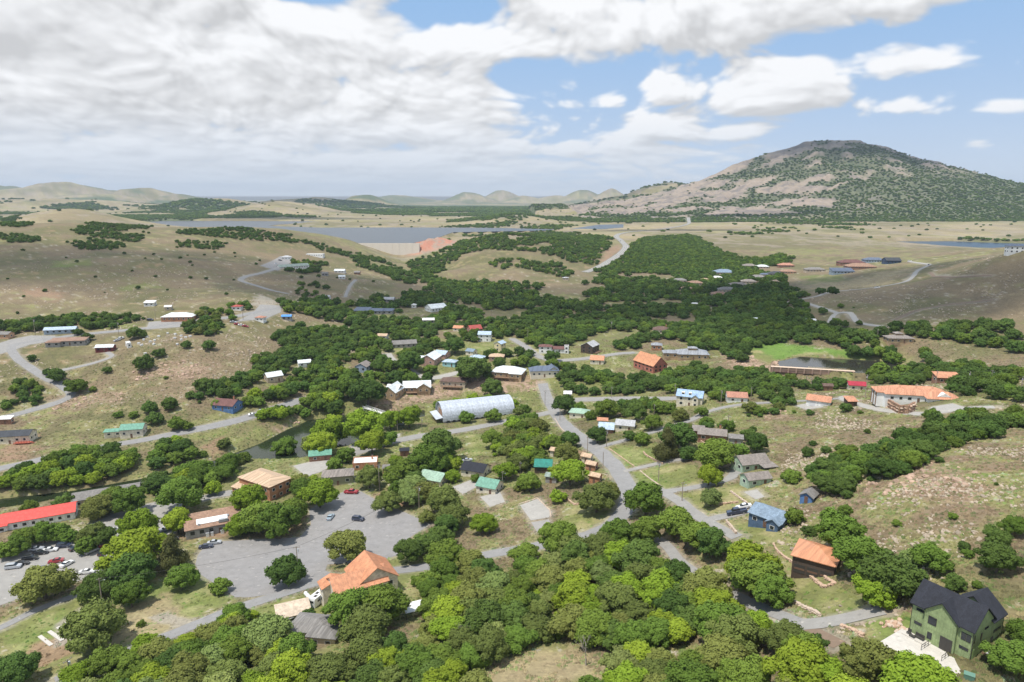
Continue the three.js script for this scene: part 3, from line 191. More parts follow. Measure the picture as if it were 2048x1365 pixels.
// ---------------------------------------------------------------- ground sheet
const GROUND = { tan: [0.205, 0.155, 0.088], olive: [0.142, 0.132, 0.052], straw: [0.37, 0.30, 0.165], lawn: [0.185, 0.20, 0.058], dirt: [0.30, 0.195, 0.12], rock: [0.36, 0.26, 0.195], pale: [0.36, 0.32, 0.26], slate: [0.16, 0.14, 0.13], marsh: [0.13, 0.22, 0.035], wood: [0.080, 0.112, 0.042], pink: [0.33, 0.262, 0.21] };
function groundColor(x, d, h, out) {
  const n = fbm(x / 38, d / 38, 5), n2 = fbm(x / 7 + 40, d / 7, 4), n3 = fbm(x / 1.6, d / 1.6 + 9, 3), big = fbm(x / 160 + 2, d / 160, 3);
  let r, g, b;
  const put = (c, t) => { r = mix(r, c[0], t); g = mix(g, c[1], t); b = mix(b, c[2], t); };
  [r, g, b] = GROUND.tan;
  put(GROUND.olive, sst(0.36, 0.62, n * 0.7 + n2 * 0.3));
  put(GROUND.straw, 0.35 * sst(0.5, 0.7, n2 * 0.6 + big * 0.4));
  put(GROUND.dirt, 0.55 * sst(0.60, 0.72, n2 * 0.55 + n * 0.45));
  put(GROUND.lawn, 0.6 * sst(0.58, 0.7, big * 0.5 + n2 * 0.5));
  if (d > 250 && d < 760 && x > -190 && x < 260) put(GROUND.lawn, 0.62 * sst(0.40, 0.52, big * 0.5 + n2 * 0.5) * sst(-190, -120, x) * sst(260, 190, x));
  if (d < 900) put(GROUND.pale, 0.75 * sst(0.66, 0.74, n3 * 0.62 + n2 * 0.38));
  if (d > 1150) {
    put(GROUND.straw, sst(1150, 1500, d) * (0.42 + 0.4 * sst(0.35, 0.6, big))); put(GROUND.lawn, 0.35 * sst(0.48, 0.6, fbm(x / 130, d / 130 + 6, 3)));
    put(GROUND.olive, 0.6 * sst(0.5, 0.62, fbm(x / 210 + 3, d / 210, 4)));
    const t = mountT(x, d) / MFRONT;
    if (x > 250 && d > 2250 && t > -0.6 && t < 1.02) { put(GROUND.pink, sst(1.02, 0.82, t + (n - 0.5) * 0.3) * (0.7 + 0.3 * n2)); put(GROUND.slate, 0.7 * sst(0.50, 0.60, fbm(x / 44, d / 17, 4)) * sst(1.0, 0.8, t)); }
    put(GROUND.pink, 0.5 * sst(0.52, 0.62, n));
    const w = wooded(x, d);
    put(GROUND.wood, d > 4500 ? w * 0.95 : w * (d > 2200 ? 0.85 : 0.6));
  }
  const knob = Math.hypot((x + 158) / 62, (d - 1330) / 62);
  if (knob < 1.5) { put(GROUND.rock, sst(1.4, 0.7, knob)); put([0.42, 0.19, 0.125], sst(1.2, 0.6, knob) * sst(0.45, 0.55, n2)); }
  for (const z of zoneBoxes) if (hitBox(z, x, d)) {
    const s = polyDist(z.p, x, d), soft = z.e[1], e = s + (n2 - 0.5) * soft * 2.2 + (n3 - 0.5) * soft * 0.8;
    const f = sst(soft * 0.45, -soft * 0.45, e); if (f <= 0) continue;
    if (z.e[0] === 0) { put(GROUND.lawn, f * 0.92); put(GROUND.straw, f * 0.5 * sst(0.5, 0.68, n2)); put(GROUND.marsh, f * 0.3 * sst(0.55, 0.7, n)); }
    else if (z.e[0] === 1) { put(GROUND.straw, f * 0.85); put(GROUND.tan, f * 0.5 * sst(0.45, 0.6, n3)); }
    else if (z.e[0] === 2) { put(GROUND.dirt, f * 0.9); put(GROUND.tan, f * 0.5 * sst(0.5, 0.62, n2)); }
    else if (z.e[0] === 3) { put(GROUND.rock, f * sst(0.40, 0.52, n3 * 0.5 + n2 * 0.5)); put(GROUND.dirt, f * 0.35); }
    else if (z.e[0] === 4) put(GROUND.pale, f * 0.8);
    else put(GROUND.marsh, f * 0.95);
  }
  const rd = Math.min(roadDist(x, d), lotDist(x, d));
  if (rd < 2.5 && d < 900) put(GROUND.pale, 0.55 * sst(2.0, 0.2, rd + (n3 - 0.5) * 2.4));
  const v = 0.74 + 0.34 * n2 + 0.22 * (n3 - 0.5) * (d < 500 ? 1.6 : 0.8);
  out[0] = r * v; out[1] = g * v; out[2] = b * v;
}
function detailTexture(size, seed, contrast, blades) {
  const c = new Uint8Array(size * size * 4), q = rng(seed), buf = new Float32Array(size * size).fill(1);
  for (let k = 0; k < blades; k++) {                                              // tufts, stones and bare spots
    const cx = q() * size, cy = q() * size, rr = 1 + q() * q() * 15, v = (q() - 0.48) * contrast;
    for (let yy = -rr; yy <= rr; yy++) for (let xx = -rr; xx <= rr; xx++) if (xx * xx + yy * yy < rr * rr) { const o = ((cy + yy + size) % size | 0) * size + ((cx + xx + size) % size | 0); buf[o] = buf[o] * 0.5 + 0.5 * (1 + v); }
  }
  for (let i = 0; i < size * size; i++) { const v = clamp((buf[i] + (q() - 0.5) * 0.16) * 0.82) * 255; c[i * 4] = v; c[i * 4 + 1] = v; c[i * 4 + 2] = v; c[i * 4 + 3] = 255; }
  const t = new THREE.DataTexture(c, size, size); t.wrapS = t.wrapT = THREE.RepeatWrapping; t.magFilter = THREE.LinearFilter; t.colorSpace = THREE.NoColorSpace; t.needsUpdate = true; return t;
}
const soilDetail = detailTexture(1024, 5, 0.95, 9000);
{
  const angles = [], radii = [];
  for (let a = -180; a < -44; a += 6) angles.push(a * Math.PI / 180);
  for (let a = -44 * Math.PI / 180; a < 44 * Math.PI / 180; a += 0.0025) angles.push(a);
  for (let a = 44.3; a <= 180; a += 5.9) angles.push(Math.min(a, 180) * Math.PI / 180);
  if (angles[angles.length - 1] < Math.PI) angles.push(Math.PI);
  for (let r = 6; r < 80; r += 9) radii.push(r);
  for (let r = 80; r < 15500;) { radii.push(r); r *= r < 650 ? 1.0042 : r < 1900 ? 1.0075 : r < 4400 ? 1.0036 : 1.022; }
  const A = angles.length, Rn = radii.length, pos = new Float32Array((A * Rn + 1) * 3), col = new Float32Array((A * Rn + 1) * 3), uv = new Float32Array((A * Rn + 1) * 2), idx = [], c = [0, 0, 0];
  for (let i = 0; i < Rn; i++) for (let j = 0; j < A; j++) {
    const x = Math.sin(angles[j]) * radii[i], d = Math.cos(angles[j]) * radii[i], o = i * A + j, h = land(x, d);
    pos.set([x, h, -d], o * 3); groundColor(x, d, h, c); col.set(c, o * 3); uv.set([x / 41, d / 41], o * 2);
    if (i && j) idx.push(o - A - 1, o - A, o - 1, o - 1, o - A, o);
  }
  const o = A * Rn; pos.set([0, land(0, 0), 0], o * 3); col.set([0.2, 0.17, 0.09], o * 3);
  for (let j = 1; j < A; j++) idx.push(o, j, j - 1);
  const g = new THREE.BufferGeometry();
  g.setAttribute('position', new THREE.BufferAttribute(pos, 3)); g.setAttribute('color', new THREE.BufferAttribute(col, 3)); g.setAttribute('uv', new THREE.BufferAttribute(uv, 2));
  g.setIndex(idx); g.computeVertexNormals();
  if (g.attributes.normal.getY(A * 40 + 60) < 0) { for (let i = 0; i < idx.length; i += 3) { const t = idx[i]; idx[i] = idx[i + 1]; idx[i + 1] = t; } g.setIndex(idx); g.computeVertexNormals(); }
  const m = new THREE.MeshStandardMaterial({ vertexColors: true, map: soilDetail, color: new THREE.Color().setRGB(1.22, 1.22, 1.22), roughness: 1, metalness: 0 });
  addStructure(new THREE.Mesh(g, m), 'ground');
  console.log('ground', A, Rn, A * Rn * 2);
}

// ---------------------------------------------------------------- water
function rippleTexture(seed) {
  const s = 512, c = new Uint8Array(s * s * 4);
  for (let j = 0; j < s; j++) for (let i = 0; i < s; i++) { const a = fbm(i / 9, j / 22 + seed, 4), b = fbm((i - s) / 9, j / 22 + seed, 4), v = mix(a, b, i / s) * 255; c.set([v, v, v, 255], (j * s + i) * 4); }
  const t = new THREE.DataTexture(c, s, s); t.wrapS = THREE.RepeatWrapping; t.wrapT = THREE.MirroredRepeatWrapping; t.magFilter = THREE.LinearFilter; t.needsUpdate = true; return t;
}
const ripple = rippleTexture(3);
const waterMaterial = (r, g, b, rough, bump) => new THREE.MeshStandardMaterial({ color: new THREE.Color().setRGB(r, g, b), roughness: rough, metalness: 0, bumpMap: ripple, bumpScale: bump });
const WATER_LOOK = { lake: [0.03, 0.045, 0.06, 0.30, 0.6], farpond: [0.03, 0.045, 0.06, 0.3, 0.4], rightpond: [0.03, 0.045, 0.06, 0.3, 0.4], pond: [0.022, 0.032, 0.014, 0.06, 0.03], pool: [0.035, 0.034, 0.026, 0.05, 0.03], tank: [0.05, 0.05, 0.04, 0.1, 0.02] };
const WATER_NAME = { lake: 'lake', farpond: 'pond', rightpond: 'pond', pond: 'creek', pool: 'pond', tank: 'pond' };
for (const [name, lv, p] of WATERS) {
  const cx = p.reduce((s, q) => s + q[0], 0) / p.length, cd = p.reduce((s, q) => s + q[1], 0) / p.length;
  const g = new THREE.ShapeGeometry(new THREE.Shape(p.map(([x, d]) => new THREE.Vector2(x, d)))), a = g.attributes.position, uv = [];
  for (let i = 0; i < a.count; i++) { const x = a.getX(i), d = a.getY(i), k = 1.0; a.setXYZ(i, x, lv, -d); uv.push(x / (lv > 20 ? 90 : 24), d / (lv > 20 ? 90 : 24)); }
  g.setAttribute('uv', new THREE.Float32BufferAttribute(uv, 2)); g.computeVertexNormals();
  if (g.attributes.normal.getY(0) < 0) { g.index.array.reverse(); g.computeVertexNormals(); }
  addStructure(new THREE.Mesh(g, waterMaterial(...WATER_LOOK[name])), WATER_NAME[name]);
}

// ---------------------------------------------------------------- roads, lanes, car parks
function pavingTexture(seed, patches) {
  const s = 1024, cv = document.createElement('canvas'); cv.width = cv.height = s; const k = cv.getContext('2d'), q = rng(seed);
  k.fillStyle = 'rgb(205,205,205)'; k.fillRect(0, 0, s, s);
  for (let i = 0; i < 700; i++) { const v = 190 + q() * 36 | 0; k.fillStyle = `rgba(${v},${v},${v},0.25)`; k.beginPath(); k.ellipse(q() * s, q() * s, 10 + q() * 70, 6 + q() * 40, q() * 3, 0, 7); k.fill(); }
  for (let i = 0; i < patches; i++) { const v = 232 + q() * 20 | 0; k.fillStyle = `rgba(${v},${v - 2},${v - 8},0.8)`; const cx = q() * s, cy = q() * s; for (let n = 0; n < 6; n++) { k.beginPath(); k.ellipse(cx + (q() - 0.5) * 30, cy + (q() - 0.5) * 16, 4 + q() * 12, 3 + q() * 7, q() * 3, 0, 7); k.fill(); } }
  k.lineWidth = 1.5;
  for (let i = 0; i < 26; i++) { const v = 150 + q() * 30 | 0; k.fillStyle = `rgba(${v},${v},${v},0.35)`; k.beginPath(); k.ellipse(q() * s, q() * s, 6 + q() * 26, 5 + q() * 14, q() * 3, 0, 7); k.fill(); }
  for (let i = 0; i < 80; i++) { k.strokeStyle = `rgba(120,116,110,${0.25 + q() * 0.3})`; k.beginPath(); let x = q() * s, y = q() * s, a = q() * 7; k.moveTo(x, y); for (let n = 0; n < 14; n++) { a += (q() - 0.5) * 0.9; x += Math.cos(a) * 16; y += Math.sin(a) * 16; k.lineTo(x, y); } k.stroke(); }
  const im = k.getImageData(0, 0, s, s), p = im.data; for (let i = 0; i < p.length; i += 4) { const v = (q() - 0.5) * 26; p[i] += v; p[i + 1] += v; p[i + 2] += v; } k.putImageData(im, 0, 0);
  const t = new THREE.CanvasTexture(cv); t.wrapS = t.wrapT = THREE.RepeatWrapping; t.magFilter = THREE.LinearFilter; t.colorSpace = THREE.SRGBColorSpace; return t;
}
const pavingA = pavingTexture(11, 4), pavingB = pavingTexture(29, 16);
const PAVING = [
  std(0.408, 0.396, 0.384, 0.92, { map: pavingA }), std(0.445, 0.427, 0.402, 0.92, { map: pavingA }), std(0.483, 0.458, 0.421, 0.95, { map: pavingB }),
  std(0.347, 0.248, 0.174, 1, { map: pavingB }), std(0.569, 0.538, 0.489, 0.9, { map: pavingA }),
];
const lotPaving = std(0.408, 0.390, 0.378, 0.92, { map: pavingB });
function drape(p, lift) { return land(p[0], p[1]) + lift + 0.0003 * Math.max(0, p[1] - 250); }
ROADS.forEach(([name, w, kind, pts], n) => {
  const curve = new THREE.CatmullRomCurve3(pts.map(([x, d]) => new THREE.Vector3(x, 0, d)), false, 'centripetal');
  const L = curve.getLength(), N = Math.max(4, Math.ceil(L / 2.2)), pos = [], uv = [], idx = [], lanes = 4;
  for (let i = 0; i <= N; i++) {
    const c = curve.getPointAt(i / N), t = curve.getTangentAt(i / N), nx = -t.z, nz = t.x;
    for (let k = 0; k <= lanes; k++) {
      const edge = (k === 0 || k === lanes) ? (fbm(i * 0.31 + n * 9, k * 5, 3) - 0.5) * Math.min(1.1, w * 0.14) : 0;
      const s = (k / lanes - 0.5) * w + edge * (k ? 1 : -1), x = c.x + nx * s, d = c.z + nz * s;
      pos.push(x, drape([x, d], 0.07 + 0.005 * (n % 12)), -d); uv.push(s / 22 + n * 0.37, i * L / N / 22);
      if (i && k) { const a = (i - 1) * (lanes + 1) + k - 1, b = i * (lanes + 1) + k - 1; idx.push(a, a + 1, b, b, a + 1, b + 1); }
    }
  }
  const g = new THREE.BufferGeometry(); g.setAttribute('position', new THREE.Float32BufferAttribute(pos, 3)); g.setAttribute('uv', new THREE.Float32BufferAttribute(uv, 2)); g.setIndex(idx); g.computeVertexNormals();
  if (g.attributes.normal.getY(2) < 0) { g.setIndex(idx.reverse()); g.computeVertexNormals(); }
  addStructure(new THREE.Mesh(g, PAVING[kind]), name);
  if (name === 'highway') {            // pale shoulder lines and a centre line
    for (const off of [-w * 0.28, 0, w * 0.28]) {
      const p2 = [], i2 = [];
      for (let i = 0; i <= N; i++) { const c = curve.getPointAt(i / N), t = curve.getTangentAt(i / N); for (const e of [-0.16, 0.16]) { const x = c.x - t.z * (off + e), d = c.z + t.x * (off + e); p2.push(x, drape([x, d], 0.16), -d); } if (i) { const a = i * 2; i2.push(a - 2, a - 1, a, a, a - 1, a + 1); } }
      const g2 = new THREE.BufferGeometry(); g2.setAttribute('position', new THREE.Float32BufferAttribute(p2, 3)); g2.setIndex(i2); g2.computeVertexNormals();
      addStructure(new THREE.Mesh(g2, std(0.7, 0.66, 0.5, 0.8)), 'road_marking');
    }
  }
});
LOTS.forEach(([name, kind, pts], n) => {
  let g = new THREE.ShapeGeometry(new THREE.Shape(pts.map(([x, d]) => new THREE.Vector2(x, d)))).toNonIndexed(); g.deleteAttribute('normal'); g.deleteAttribute('uv');
  g = new TessellateModifier(3.5, 12).modify(g);
  const a = g.attributes.position, uv = [];
  for (let i = 0; i < a.count; i++) { const x = a.getX(i), d = a.getY(i); a.setXYZ(i, x, drape([x, d], 0.05 + 0.004 * (n % 5)), -d); uv.push(x / 26, d / 26); }
  g.setAttribute('uv', new THREE.Float32BufferAttribute(uv, 2)); g.deleteAttribute('normal'); g.computeVertexNormals();
  if (g.attributes.normal.getY(0) < 0) { for (let i = 0; i < a.count; i += 3) for (const at of [g.attributes.position, g.attributes.uv]) { const s = at.itemSize, u = at.array.slice(i * s, i * s + s); at.array.copyWithin(i * s, (i + 1) * s, (i + 2) * s); at.array.set(u, (i + 1) * s); } g.computeVertexNormals(); }
  addStructure(new THREE.Mesh(g, kind === 0 ? lotPaving : PAVING[kind]), name);
});

